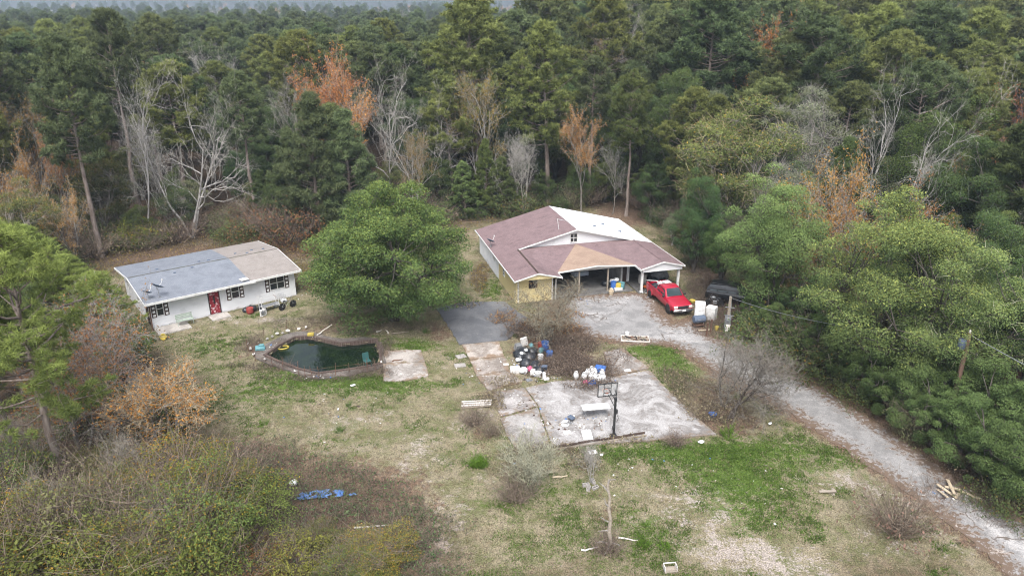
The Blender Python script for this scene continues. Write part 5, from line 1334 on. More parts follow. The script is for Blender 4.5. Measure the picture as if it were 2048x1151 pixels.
# far forest: one mass of trees that fades into the haze
def far_template(key):
    me = PT[key]['crown']; tr = PT[key]['trunk']
    import bmesh
    bm = bmesh.new(); bm.from_mesh(tr); nf = len(bm.faces); bm.from_mesh(me)
    for i, f in enumerate(bm.faces):
        if i >= nf: f.material_index += len(tr.materials)
    out = bpy.data.meshes.new('far_tree'); bm.to_mesh(out); bm.free()
    for m in list(tr.materials) + list(me.materials): out.materials.append(m)
    return out
def far_forest():
    rg = np.random.default_rng(90)
    pts, hs_, kind = [], [], []
    n = 26000
    y = 150 + 1250 * rg.random(n) ** 1.6; x = (rg.random(n) * 2 - 1) * (y * .74 + 20)
    fx, fy, _ = G(383, 56); fld = (((x - fx) / 110) ** 2 + ((y - fy) / 55) ** 2) < 1
    cell = set(); keep = []
    for i in range(n):
        s_ = 5.6 + max(0, y[i] - 250) * .012
        c = (int(x[i] / s_), int(y[i] / s_))
        if c in cell or fld[i]: continue
        if y[i] < 172 and not all((x[i] - a) ** 2 + (y[i] - b) ** 2 > 25 for a, b, r in ZT): continue
        cell.add(c); keep.append(i)
    keep = np.array(keep); x, y = x[keep], y[keep]; n = len(x)
    right = x > -6 + 0 * y
    h = np.where(x > y * .02, 20 + 6 * rg.random(n), 16 + 5 * rg.random(n))
    h = np.where(y > 420, np.minimum(h, 15 + 4 * rg.random(n)), h)
    r = rg.random(n)
    ki = np.where(r < .24, 0, np.where(r < .46, 1, np.where(r < .62, 2, np.where(r < .76, 3, np.where(r < .88, 4, np.where(r < .95, 5, 6))))))
    keys = ['pA', 'pB', 'oC', 'mix', 'grey', 'aA', 'bA']
    for q, key in enumerate(keys):
        pass
    sc = h * np.array([1, 1, .68, .66, .7, .75, .8])[ki] / np.array([PT[k]['H'] for k in keys])[ki]
    me = bpy.data.meshes.new('distant_forest')
    me.vertices.add(n); me.vertices.foreach_set('co', np.column_stack([x, y, np.full(n, -.1)]).ravel())
    for nm, typ, val in (('sc', 'FLOAT', sc), ('kind', 'INT', ki), ('rot', 'FLOAT', rg.random(n) * 6.28)):
        a = me.attributes.new(nm, typ, 'POINT'); a.data.foreach_set('value', val.astype(np.float32 if typ == 'FLOAT' else np.int32))
    o = link('distant_forest', me)
    tag(o, 'hazy wooded plain stretching to the horizon behind the nearer trees', kind='stuff')
    ng = bpy.data.node_groups.new('forest_points', 'GeometryNodeTree')
    ng.interface.new_socket('Geometry', in_out='INPUT', socket_type='NodeSocketGeometry'); ng.interface.new_socket('Geometry', in_out='OUTPUT', socket_type='NodeSocketGeometry')
    N = ng.nodes; gi, go = N.new('NodeGroupInput'), N.new('NodeGroupOutput')
    def attr(nm, typ):
        a = N.new('GeometryNodeInputNamedAttribute'); a.data_type = typ; a.inputs['Name'].default_value = nm
        return next(s for s in a.outputs if s.enabled and s.name == 'Attribute')
    k, s_, rt = attr('kind', 'INT'), attr('sc', 'FLOAT'), attr('rot', 'FLOAT')
    cx = N.new('ShaderNodeCombineXYZ'); ng.links.new(rt, cx.inputs['Z'])
    jn = N.new('GeometryNodeJoinGeometry')
    for q, key in enumerate(keys):
        tm = bpy.data.objects.new('far_tree_template', far_template(key))
        if key in ('mix',): tm.color = (1.4, 1.25, .9, 1)
        oi = N.new('GeometryNodeObjectInfo'); oi.inputs['Object'].default_value = tm; oi.inputs['As Instance'].default_value = True
        cp = N.new('FunctionNodeCompare'); cp.data_type = 'INT'; cp.operation = 'EQUAL'
        ii = [s for s in cp.inputs if s.type == 'INT']; ng.links.new(k, ii[0]); ii[1].default_value = q
        ip = N.new('GeometryNodeInstanceOnPoints')
        ng.links.new(gi.outputs[0], ip.inputs['Points']); ng.links.new(cp.outputs[0], ip.inputs['Selection'])
        ng.links.new(oi.outputs['Geometry'], ip.inputs['Instance']); ng.links.new(cx.outputs[0], ip.inputs['Rotation']); ng.links.new(s_, ip.inputs['Scale'])
        ng.links.new(ip.outputs[0], jn.inputs[0])
    ng.links.new(jn.outputs[0], go.inputs[0])
    md = o.modifiers.new('forest', 'NODES'); md.node_group = ng
far_forest()
# pale field and pole far away
fx, fy, _ = G(383, 56)
fp = [(fx + 100 * math.cos(a) * (1 + .15 * math.sin(3 * a)), fy + 48 * math.sin(a)) for a in np.linspace(0, 6.283, 28)[:-1]]
o = sheet('field', fp, -.5, .12, mat('stubble_field', (.42, .33, .25), (.34, .27, .19), .05, .95), rough=1.5); tag(o, kind='structure')
x, y, _ = G(345, 52)
t = thing('utility_pole', 'thin distant utility pole standing by the pale field', 'utility pole', (x, y, 0))
obj('pole', MB().tube([(0, 0, 0), (0, 0, 13)], [.22, .16], 7), M['palewood'], t); obj('crossarm', MB().box((0, 0, 12.2), (2.4, .14, .16)), M['palewood'], t)
# ================================================================== vehicles
def carpaint(name, c, c2):
    m, t, b, _ = _nodes(name)
    v = _coord(t)
    _, col = _mix(t, c, c2, _ramp(t, _noise(t, 2.2, 6, .7, v), .55, .75))
    t.links.new(col, b.inputs['Base Color']); b.inputs['Roughness'].default_value = .32
    b.inputs['Specular IOR Level'].default_value = .5; b.inputs['Coat Weight'].default_value = .35; b.inputs['Coat Roughness'].default_value = .15
    return m
M['redpaint'] = carpaint('faded_red_paint', (.33, .010, .028), (.39, .045, .06))
M['blackpaint'] = carpaint('dusty_black_paint', (.015, .016, .018), (.03, .03, .032))
M['bluepaint'] = carpaint('pale_blue_paint', (.38, .44, .52), (.32, .37, .44))
M['lamp'] = mat('clear_lamp_lens', (.62, .60, .56), (.5, .48, .45), 5, .2, spec=.6)
def loft(mb, st, mi=0):
    """body shell through cross-sections: each is (x, z_bottom, z_top, half width at foot, half width at shoulder, half width on top, shoulder height 0..1)"""
    R_ = []
    for x, z0, z1, wb, ws, wt, sh in st:
        zs = z0 + (z1 - z0) * sh
        R_.append([(x, -wb, z0), (x, -ws, z0 + (zs - z0) * .35), (x, -ws, zs), (x, -wt, z1 - (z1 - zs) * .12), (x, -wt * .6, z1), (x, wt * .6, z1), (x, wt, z1 - (z1 - zs) * .12), (x, ws, zs), (x, ws, z0 + (zs - z0) * .35), (x, wb, z0)])
    n = 10; V = np.array(R_).reshape(-1, 3); F = []
    for i in range(len(st) - 1):
        F += [(i * n + k, i * n + (k + 1) % n, (i + 1) * n + (k + 1) % n, (i + 1) * n + k) for k in range(n)]
    F += [tuple(range(n - 1, -1, -1)), tuple(range((len(st) - 1) * n, len(st) * n))]
    return mb.add(V, F, mi)
def quad(mb, pts, mi=0, th=.012):
    """thin pane through four points, pushed out along its own normal"""
    P = np.array(pts, float); nn = np.cross(P[1] - P[0], P[2] - P[0]); nn = nn / np.linalg.norm(nn) * th
    return mb.add(np.concatenate([P, P + nn]), [(0, 3, 2, 1), (4, 5, 6, 7), (0, 1, 5, 4), (1, 2, 6, 5), (2, 3, 7, 6), (3, 0, 4, 7)], mi)
def wheel(parent, x, y, r=.37, w=.24, s_=1):
    t = link('wheel', None, parent, (x, y, r))
    rt = (R(90), 0, 0)
    obj('tyre', MB().lathe([(r * .62, -w / 2), (r * .93, -w / 2), (r, -w * .32), (r, w * .32), (r * .93, w / 2), (r * .62, w / 2)], 22, rot=rt), M['rubber'], t)
    obj('rim', MB().lathe([(.02, w * .30), (r * .22, w * .38), (r * .30, w * .30), (r * .52, w * .36), (r * .63, w * .44), (r * .63, -w * .44), (.02, -w * .30)], 16, rot=(R(90) * (1 if s_ < 0 else -1), 0, 0)), M['steel'], t)
def pickup(loc, rz):
    t = thing('pickup_truck', 'red extended-cab pickup truck parked by the side porch, bed full of junk', 'pickup truck', loc, rz)
    b = obj('body', loft(MB(), [(-.86, .45, 1.20, .86, .97, .93, .82), (.0, .42, 1.20, .88, .97, .93, .82), (1.0, .42, 1.17, .88, .97, .92, .80), (1.5, .45, 1.15, .88, .97, .86, .78), (2.3, .47, 1.08, .88, .95, .80, .76), (2.68, .50, 1.00, .84, .90, .74, .72), (2.76, .55, .90, .80, .84, .70, .72)]), M['redpaint'], t)
    obj('cab', loft(MB(), [(-.86, 1.18, 1.66, .90, .86, .74, .4), (-.70, 1.18, 1.80, .90, .86, .70, .45), (-.2, 1.18, 1.86, .90, .86, .69, .45), (.30, 1.18, 1.84, .90, .86, .68, .45), (.48, 1.18, 1.76, .90, .86, .66, .45), (1.06, 1.16, 1.20, .88, .85, .70, .5)]), M['redpaint'], t)
    bed = link('bed', None, t)
    for s_ in (-1, 1):
        mb = MB(); mb.prism([(-2.88, .55), (-.90, .55), (-.90, 1.24), (-2.88, 1.24)], .09 * s_, 'y', s_ * .88)
        obj('bed_side', mb, M['redpaint'], bed)
        obj('fender', MB().prism([(-2.52 + .52 * (1 - math.cos(a)) * 1.0 - .0, .40 + .60 * math.sin(a)) for a in np.linspace(0, math.pi, 9)], .05 * s_, 'y', s_ * .965), M['redpaint'], bed)
    obj('bed_floor', MB().box((-1.89, 0, .68), (1.96, 1.74, .08)), M['rust'], bed)
    obj('tailgate', MB().box((-2.86, 0, .92), (.07, 1.74, .58)), M['redpaint'], bed)
    gl = link('windscreen', None, t)
    mb = MB(); quad(mb, [(1.04, -.72, 1.235), (1.04, .72, 1.235), (.50, .60, 1.775), (.50, -.60, 1.775)], th=.02); obj('pane', mb, M['carglass'], gl)
    for s_ in (-1, 1):
        for x0, x1, y0, y1 in ((.02, .62, .90, .735), (-.66, -.06, .90, .745)):
            mb = MB(); p = [(x1 + .22 * (x0 > 0), s_ * .872, 1.25), (x0, s_ * .872, 1.25), (x0, s_ * .735, 1.70), (x1 - .16 * (x0 > 0), s_ * .735, 1.70)]
            quad(mb, p if s_ > 0 else p[::-1], th=.022); obj('side_window', mb, M['carglass'], t)
        obj('mirror', MB().box((.86, s_ * 1.03, 1.27), (.10, .22, .18), ch=.02), M['black'], t)
        obj('headlight', MB().box((2.70, s_ * .68, .86), (.14, .34, .20), ch=.02), M['lamp'], t)
        obj('fender_flare', MB().prism([(1.30 + .5 * (1 - math.cos(a)), .42 + .58 * math.sin(a)) for a in np.linspace(0, math.pi, 9)], .03 * s_, 'y', s_ * .96), M['redpaint'], t)
        for x in (1.80, -1.95):
            obj('wheel_well', MB().lathe([(.44, -.01), (.44, .01)], 20, (x, s_ * .995, .42), rot=(R(90), 0, 0)), M['dark'], t)
            wheel(t, x, s_ * .92, .38, .25, s_)
        obj('handle', MB().box((.1, s_ * .985, 1.02), (.16, .03, .04)), M['black'], t)
    obj('grille', MB().box((2.755, 0, .84), (.06, 1.0, .22), ch=.02), M['black'], t)
    obj('front_bumper', MB().box((2.82, 0, .60), (.20, 1.86, .20), ch=.05), M['chrome'], t)
    obj('bumper_skirt', MB().box((2.74, 0, .43), (.18, 1.6, .15), ch=.03), M['black'], t)
    obj('rear_bumper', MB().box((-2.95, 0, .58), (.14, 1.8, .16), ch=.03), M['steel'], t)
    obj('licence_plate', MB().box((2.93, 0, .60), (.02, .32, .16)), M['white'], t)
    return t
TH = math.atan2(-.968, .25)
pickup((14.15, 62.55, .02), TH)
def tl(u, v, z, O=(14.15, 62.55), a=TH): return (O[0] + u * math.cos(a) - v * math.sin(a), O[1] + u * math.sin(a) + v * math.cos(a), z)
def junk_box(name, loc, d, rz, m, label, cat, tilt=None, ch=.02, group=None):
    return solo(name, MB().box((0, 0, d[2] / 2), d, ch=ch, tilt=tilt), m, label, cat, loc, rz, group)
jr = np.random.default_rng(12)
def bags(L, m, label, name='trash_bag', cat='bag', group=None):
    for i, (x, y, z, r) in enumerate(L):
        mb = MB().blob((0, 0, r * .55), (r * (1 + .2 * jr.random()), r * (.9 + .2 * jr.random()), r * .85), jr, .22, (12, 9))
        lab = label if isinstance(label, str) else label[i]
        solo(name, mb, m, lab, cat, (x, y, z), jr.random() * 6, group, smooth=True)
# load in the truck bed
bags([tl(-1.5, -.45, .72) + (.42,), tl(-2.3, -.4, .72) + (.40,), tl(-2.2, .45, .72) + (.38,)], M['bag'], ['black bag in the truck bed behind the cab', 'black bag in the truck bed by the tailgate', 'black bag in the truck bed beside the white appliance'])
junk_box('white_appliance', tl(-1.35, .35, .73), (.75, .65, .95), TH + .1, M['white'], 'white washing machine standing in the truck bed', 'appliance')
junk_box('white_tub', tl(-2.0, .1, 1.02), (.6, .5, .4), TH + .4, M['white'], 'white plastic tub on top of the truck load', 'tub')
solo('plank', MB().box((0, 0, 0), (2.3, .22, .05), tilt=(0, -.32, 0)), M['trimwhite'], 'white plank sticking up out of the truck bed', 'plank', tl(-2.3, -.72, 1.55), TH)
# dark vehicle in the brush
def suv(loc, rz):
    t = thing('black_vehicle', 'dusty black vehicle half buried in brown brush', 'car', loc, rz)
    obj('body', loft(MB(), [(-2.3, .45, .95, .8, .88, .82, .8), (-2.2, .35, 1.05, .85, .93, .88, .85), (0, .33, 1.05, .87, .95, .9, .85), (1.1, .35, 1.02, .87, .95, .86, .8), (2.1, .38, .92, .84, .9, .78, .75), (2.3, .45, .8, .78, .82, .7, .7)]), M['blackpaint'], t)
    obj('cab', loft(MB(), [(-2.2, 1.03, 1.30, .86, .84, .70, .4), (-1.95, 1.03, 1.68, .87, .84, .70, .5), (-.6, 1.03, 1.74, .87, .84, .69, .5), (.4, 1.03, 1.70, .87, .84, .67, .5), (1.15, 1.0, 1.06, .85, .82, .7, .5)]), M['blackpaint'], t)
    mb = MB(); quad(mb, [(1.13, -.68, 1.08), (1.13, .68, 1.08), (.48, .58, 1.64), (.48, -.58, 1.64)], th=.02); obj('windscreen', mb, M['carglass'], t)
    for s_ in (-1, 1):
        for x0, x1 in ((-.35, .4), (-1.2, -.45), (-1.9, -1.3)):
            p = [(x1, s_ * .85, 1.12), (x0, s_ * .85, 1.12), (x0, s_ * .725, 1.56), (x1, s_ * .725, 1.56)]
            mb = MB(); quad(mb, p if s_ > 0 else p[::-1], th=.022); obj('side_window', mb, M['carglass'], t)
        for x in (1.4, -1.4): wheel(t, x, s_ * .88, .34, .22, s_)
        obj('headlight', MB().box((2.22, s_ * .6, .74), (.12, .3, .14), ch=.02), M['lamp'], t)
        for x in (-1.8, .2): obj('roof_rail', MB().tube([(-1.8, s_ * .62, 1.76), (.2, s_ * .62, 1.76)], .02, 5), M['black'], t); break
    obj('bumper', MB().box((2.3, 0, .52), (.14, 1.7, .18), ch=.04), M['black'], t)
g = G(1466, 606); suv((g[0], g[1] + .4, 0), R(-24))
# pale car in the carport
def sedan(loc, rz):
    t = thing('parked_car', 'pale blue car standing in the dark back of the carport', 'car', loc, rz)
    obj('body', loft(MB(), [(-2.2, .4, .85, .74, .82, .74, .8), (-1.2, .3, .95, .82, .88, .8, .85), (.8, .3, .95, .82, .88, .8, .85), (2.0, .34, .85, .78, .84, .7, .75), (2.2, .42, .72, .7, .76, .6, .7)]), M['bluepaint'], t)
    obj('cab', loft(MB(), [(-1.6, .92, .97, .8, .78, .66, .5), (-.9, .93, 1.38, .8, .76, .6, .5), (.2, .93, 1.40, .8, .76, .6, .5), (1.0, .92, .97, .8, .76, .64, .5)]), M['bluepaint'], t)
    mb = MB(); quad(mb, [(.98, -.6, .99), (.98, .6, .99), (.26, .5, 1.37), (.26, -.5, 1.37)], th=.02); obj('windscreen', mb, M['carglass'], t)
    for s_ in (-1, 1):
        for x in (1.35, -1.35): wheel(t, x, s_ * .8, .31, .2, s_)
        obj('headlight', MB().box((2.14, s_ * .55, .66), (.1, .28, .12), ch=.02), M['lamp'], t)
    obj('bumper', MB().box((2.2, 0, .5), (.12, 1.5, .16), ch=.04), M['bluepaint'], t)
def ml(u, v, z=.07): x, y = loc2(MH_O, MH_A, u, v); return (x, y, z)
sedan(ml(8.1, 6.8), MH_A - R(90))

# ================================================================== carport and porch clutter
bags([ml(10.1, 1.75) + (.35,), ml(9.8, 2.5) + (.40,)], M['bag'], ['black bag under the carport roof next to the right post', 'black bag behind the others in the carport'])
bags([ml(10.35, 2.1, .45) + (.28,), ml(10.8, 2.2, .55) + (.26,)], M['whitebag'], ['white bag on top of the heap in the carport', 'rounded white bag at the right end of the carport heap'])
def drum(loc, r, h, m, label, rz=0, name='plastic_drum', tilt=None, cat='drum', group=None, open_=True):
    t = thing(name, label, cat, loc, rz, group)
    o = obj('shell', MB().lathe([(r * .92, 0), (r, h * .08), (r, h * .32), (r * 1.03, h * .35), (r, h * .38), (r, h * .64), (r * 1.03, h * .67), (r, h * .7), (r * .98, h), (r * .9, h), (r * .88, h * .2), (.01, h * .18)] if open_ else [(r * .9, 0), (r, h * .1), (r, h * .9), (r * .9, h), (.01, h * 1.01)], 18), m, t)
    obj('rim', MB().lathe([(r * 1.0, h * .97), (r * 1.05, h * .985), (r * 1.0, h * 1.0 + .003), (r * .93, h * .99)], 18), m, t)
    if tilt: t.rotation_euler = (tilt[0], tilt[1], rz)
    return t
drum(ml(10.2, 1.5), .28, .75, M['blue'], 'blue drum at the front of the carport heap')
drum(ml(11.0, 1.45), .3, .6, M['teal'], 'dark teal tub at the right of the carport heap', name='plastic_tub', cat='tub')
solo('yellow_carton', MB().box((0, 0, .3), (.5, .35, .6), ch=.02).box((0, -.19, .3), (.38, .02, .22)), M['yellowp'], 'bright yellow carton in the carport heap', 'carton', ml(10.62, 1.35))
junk_box('storage_tote', ml(10.55, 1.15), (.8, .4, .22), MH_A, M['white'], 'low white tray in front of the yellow carton', 'tray')
solo('wire_basket_planter', MB().lathe([(.18, 0), (.24, .25), (.26, .4), (.22, .42)], 14).blob((0, 0, .5), (.2, .2, .18), jr, .3), M['palewood'], 'small round planter on the drive in front of the right post', 'planter', G(1222, 589), 0)
# mower, red ring planter, stacked things on the porch
t = thing('lawn_mower', 'orange push mower with black wheels beside the porch column', 'lawn mower', ml(13.4, .8), MH_A + .6)
obj('deck', MB().box((0, 0, .25), (.8, .55, .18), ch=.06), M['orange'], t); obj('engine', MB().box((0, 0, .45), (.35, .3, .24), ch=.04).lathe([(.12, .55), (.12, .62), (.05, .64)], 12), M['black'], t)
for sx in (-.32, .32):
    for sy in (-.3, .3): obj('wheel', MB().lathe([(.02, -.04), (.14, -.04), (.15, 0), (.14, .04), (.02, .04)], 14, (sx, sy, .15), rot=(R(90), 0, 0)), M['rubber'], t)
obj('handle', MB().tube([(-.35, -.22, .32), (-1.1, -.22, .95), (-1.1, .22, .95), (-.35, .22, .32)], .018, 5), M['steel'], t)
solo('ring_planter', MB().lathe([(.30, 0), (.38, .12), (.40, .22), (.34, .24), (.30, .12), (.01, .10)], 18), M['orange'], 'orange-red bowl planter left of the truck tail', 'planter', G(1303, 590))
bags([ml(14.0, 1.6, .05) + (.36,), ml(14.7, 2.0, .05) + (.42,), ml(15.4, 1.6, .05) + (.40,), ml(14.4, 2.6, .05) + (.4,)], M['bag'], ['black bag at the left of the porch clutter', 'large black bag in the middle of the porch clutter', 'black bag at the right of the porch clutter', 'black bag at the back of the porch clutter'])
solo('grey_tarp_heap', MB().blob((0, 0, .5), (.9, .7, .75), jr, .25, (16, 10)), mat('grey_tarp', (.20, .21, .22), (.13, .135, .14), 3, .7), 'grey tarp heaped over something on the side porch', 'tarp', ml(15.4, 2.6), 0, smooth=True)
junk_box('carton', ml(13.5, 2.2), (.6, .5, .9), MH_A + .2, M['pale'], 'tall pale carton on the side porch', 'carton')
junk_box('carton', ml(14.3, 1.0), (.5, .4, .45), MH_A - .3, M['whitepaint'], 'small white carton at the porch edge', 'carton')
drum(G(1313, 588), .2, .38, M['palewood'], 'small pale tub on the ground by the truck tail', name='plastic_tub', cat='tub')
t = thing('pedestal_planter', 'yellow pedestal planter leaning beside the truck bonnet', 'planter', G(1384, 612), .3)
obj('bowl', MB().lathe([(.12, .3), (.24, .42), (.27, .6), (.22, .61), (.01, .55)], 14), M['yellowp'], t); obj('stand', MB().lathe([(.2, 0), (.18, .05), (.06, .1), (.05, .3), (.12, .32)], 12), M['wood'], t)
# refrigerators and smoker
def fridge(loc, rz, d, label, tilt=0):
    t = thing('refrigerator', label, 'refrigerator', loc, rz, 'discarded refrigerators')
    w, dp, h = d
    obj('cabinet', MB().box((0, 0, h / 2), (w, dp, h), ch=.025), M['white'], t)
    obj('door', MB().box((0, -dp / 2 - .025, h * .33), (w - .02, .05, h * .62), ch=.012), M['white'], t); obj('freezer_door', MB().box((0, -dp / 2 - .025, h * .825), (w - .02, .05, h * .33), ch=.012), M['white'], t)
    obj('handle', MB().tube([(w * .4, -dp / 2 - .05, h * .42), (w * .4, -dp / 2 - .1, h * .45), (w * .4, -dp / 2 - .1, h * .6), (w * .4, -dp / 2 - .05, h * .63)], .015, 5), M['steel'], t)
    t.rotation_euler = (tilt, 0, rz)
g = G(1395, 645); fridge((g[0] + .15, g[1] + .2, .04), R(-12), (.85, .75, 1.75), 'taller white refrigerator in front of the truck', 0)
g = G(1418, 640); fridge((g[0] + .2, g[1] + .2, 0), R(-35), (.8, .72, 1.2), 'shorter white chest appliance beside the tall refrigerator')
t = thing('barrel_smoker', 'black barrel smoker on a stand in front of the refrigerators', 'smoker', (G(1397, 653)[0], G(1397, 653)[1], 0), R(12))
obj('barrel', MB().lathe([(.01, -.52), (.28, -.5), (.32, -.44), (.32, .44), (.28, .5), (.01, .52)], 20, (0, 0, .72), rot=(0, R(90), 0)), M['greyfab'], t)
obj('handle', MB().tube([(-.3, -.33, .78), (-.3, -.39, .8), (.3, -.39, .8), (.3, -.33, .78)], .016, 5), M['steel'], t)
for sx in (-.4, .4):
    for sy in (-.22, .22): obj('leg', MB().tube([(sx, sy * .7, .5), (sx * 1.1, sy * 1.3, 0)], .022, 5), M['black'], t)
obj('tray', MB().box((0, 0, .22), (1.0, .5, .03)), M['rust'], t)
# old motorcycle
def two_wheeler(name, label, cat, loc, rz, motor, m, fat):
    t = thing(name, label, cat, loc, rz)
    R1 = .31 if motor else .34
    for x in (-.55, .55):
        wl = link('wheel', None, t, (x, 0, R1))
        obj('tyre', MB().lathe([(R1 - fat, -fat * .6), (R1, -fat * .4), (R1, fat * .4), (R1 - fat, fat * .6), (R1 - fat, -fat * .6)], 22, rot=(R(90), 0, 0)), M['rubber'], wl)
        mb = MB()
        for k in range(8): a = k * .785; mb.tube([(0, 0, 0), (math.cos(a) * (R1 - fat), 0, math.sin(a) * (R1 - fat))], .006, 3)
        obj('spokes', mb, M['steel'], wl)
    mb = MB(); q = .03 if motor else .02
    for a, b_ in (((-.55, R1), (-.15, .32)), ((-.15, .32), (.32, .72)), ((-.25, .72), (.32, .74)), ((-.25, .74), (-.15, .32)), ((-.55, R1), (-.25, .72)), ((.55, R1), (.36, .95))):
        mb.tube([(a[0], 0, a[1]), (b_[0], 0, b_[1])], q, 5)
    obj('frame', mb, m, t)
    obj('handlebar', MB().tube([(.28, -.3, 1.02), (.36, -.1, .97), (.36, .1, .97), (.28, .3, 1.02)], .014, 5), M['steel'], t)
    obj('saddle', MB().box((-.3, 0, .83), (.5 if motor else .25, .2 if motor else .14, .08), ch=.02), M['black'], t)
    if motor:
        obj('engine', MB().box((-.05, 0, .42), (.36, .26, .3), ch=.04), M['steel'], t); obj('fuel_tank', MB().blob((.12, 0, .84), (.24, .15, .13), jr, .05), m, t)
    return t
g = G(1428, 612); two_wheeler('motorcycle', 'old silver motorcycle by the black vehicle', 'motorcycle', (g[0], g[1], .0), R(160), True, M['steel'], .09)
# meter pole with boards, posts by the drive
g = G(1452, 672)
t = thing('meter_pole', 'short grey utility pole with meter boxes at the end of the drive', 'utility pole', (g[0], g[1], 0), R(-15))
obj('pole', MB().tube([(0, 0, -.1), (.02, 0, 3.5)], [.15, .11], 8), M['wood'], t)
obj('conduit', MB().tube([(.13, -.06, 0), (.12, -.06, 2.9), (.08, -.03, 3.2)], .035, 6), M['steel'], t)
obj('meter_box', MB().box((0, -.19, 1.5), (.3, .14, .45), ch=.02).lathe([(.11, 0), (.11, .08), (.06, .1)], 14, (0, -.26, 1.55), rot=(R(90), 0, 0)), M['steel'], t)
obj('breaker_box', MB().box((.05, -.2, .85), (.36, .15, .6), ch=.02), M['pale'], t)
obj('meter_board', MB().box((0, -.09, 1.2), (.5, .05, 1.3)), M['steel'], t)
for z in (1.9, 2.6): obj('crossbar', MB().box((.05, -.1, z), (.75, .06, .06)), M['steel'], t)
MPOLE = (g[0] + .02, g[1], 3.4)
for (px, py, h, lab) in ((1413, 672, 1.15, 'dark iron post by the drive, nearer of the pair'), (1421, 664, 1.1, 'dark iron post by the drive, farther of the pair')):
    g = G(px, py); solo('iron_post', MB().box((0, 0, h / 2), (.1, .1, h), tilt=(0, .03, 0)).box((0, 0, h + .02), (.14, .14, .05)), M['rust'], lab, 'post', (g[0], g[1], 0), .3, 'iron posts by the drive')
g = G(1410, 662); solo('plank', MB().box((0, 0, .12), (1.2, .14, .05)), M['palewood'], 'short board leaning between the iron posts', 'plank', (g[0], g[1], 0), .2)
drum(G(1433, 660), .17, .36, M['yellowp'], 'dull yellow bucket hanging near the meter pole', name='bucket', cat='bucket')
# utility pole by the right border and its wires
P2 = G(1938, 672, 7.0)
t = thing('utility_pole', 'brown wooden utility pole with transformer among the right-hand trees', 'utility pole', (P2[0], P2[1], 0))
obj('pole', MB().tube([(0, 0, -.1), (0, 0, 7.2)], [.17, .12], 9), mat('brown_pole_wood', (.17, .105, .075), (.11, .07, .05), 3, .9, stretch=(4, 4, .3)), t)
obj('transformer', MB().lathe([(.2, 0), (.23, .04), (.23, .55), (.19, .62), (.05, .64)], 16, (-.36, -.05, 6.2)), M['greyfab'], t)
obj('bracket', MB().box((-.17, -.02, 6.5), (.3, .1, .3)), M['steel'], t)
obj('insulator', MB().lathe([(.03, 0), (.07, .05), (.04, .1), (.07, .15), (.03, .22)], 10, (0, 0, 7.2)), M['pale'], t)
def wire(a, b_, sag, label, r=.018):
    a, b_ = np.array(a), np.array(b_); f = np.linspace(0, 1, 24)[:, None]
    P = a + (b_ - a) * f - np.array([0, 0, 1]) * sag * 4 * f * (1 - f)
    solo('overhead_wire', MB().tube(P, r, 5), M['steel'], label, 'wire')
wire((P2[0], P2[1], 6.9), MPOLE, .7, 'service wire running from the meter pole into the trees')
wire((P2[0] + .05, P2[1], 7.1), (33.0, 23.0, 7.6), .5, 'thick wire from the wooden pole out past the right border', .025)

# ================================================================== court furniture
g = G(1227, 872)
t = thing('basketball_hoop', 'black basketball stand with clear framed backboard on the court', 'basketball hoop', (g[0], g[1], .06), R(12))
obj('pole', MB().box((0, 0, 1.35), (.12, .12, 2.7)).box((0, 0, 2.62), (.15, .15, .2)), M['blackmetal'], t)
obj('base_plate', MB().box((0, 0, .03), (.4, .4, .06), ch=.01), M['blackmetal'], t)
for s_ in (-1, 1):
    obj('arm', MB().tube([(s_ * .07, 0, 2.65), (s_ * .2, .75, 2.95)], .028, 5), M['blackmetal'], t); obj('arm', MB().tube([(s_ * .07, 0, 2.15), (s_ * .2, .75, 2.55)], .028, 5), M['blackmetal'], t)
bd = link('backboard', None, t, (-.25, .85, 2.85))
obj('panel', MB().box((0, 0, 0), (1.22, .02, .82)), M['acrylic'], bd)
mb = MB()
for s_ in (-1, 1):
    mb.box((s_ * .62, 0, 0), (.05, .05, .92)); mb.box((0, 0, s_ * .44), (1.19, .048, .05)); mb.box((s_ * .23, 0, 0), (.035, .042, .83))
mb.box((0, 0, .12), (.42, .04, .03)); mb.box((0, 0, -.2), (.42, .04, .03))
obj('frame', mb, M['blackmetal'], bd)
obj('rim', MB().tube([(.23 * math.cos(a), .30 + .23 * math.sin(a), -.25) for a in np.linspace(0, 6.283, 20)], .012, 5).box((0, .05, -.25), (.2, .1, .06)), M['orange'], bd)
obj('height_crank', MB().box((.10, -.02, 1.75), (.12, .16, .3), ch=.02).tube([(.12, -.05, 1.55), (.22, -.1, 1.3), (.12, -.06, 1.0)], .016, 5).box((-.05, -.06, .62), (.16, .16, .26), ch=.03), M['blackmetal'], t)
g1, g2 = G(1163, 826), G(1213, 818)
t = thing('folding_table', 'white folding table standing on the court', 'table', ((g1[0] + g2[0]) / 2, (g1[1] + g2[1]) / 2 - .7, .06), R(9))
obj('tabletop', MB().box((0, 0, .72), (1.85, .75, .05), ch=.015), M['white'], t)
for sx in (-.7, .7):
    for sy in (-.3, .3): obj('leg', MB().tube([(sx, sy, .70), (sx * 1.08, sy, 0)], .016, 5), M['steel'], t)
    obj('brace', MB().tube([(sx * 1.05, -.3, .2), (sx * 1.05, .3, .2)], .012, 5), M['steel'], t)
g = G(1174, 872); solo('white_board', MB().box((0, 0, .03), (.62, 1.0, .04), tilt=(.02, .01, 0)), M['whitepaint'], 'white panel lying flat on the court near the hoop', 'board', (g[0], g[1], .07), R(4))
t = thing('office_chair', 'broken chair with grey seat tipped over on the court', 'chair', (*G(1140, 847)[:2], .08), 1.0)
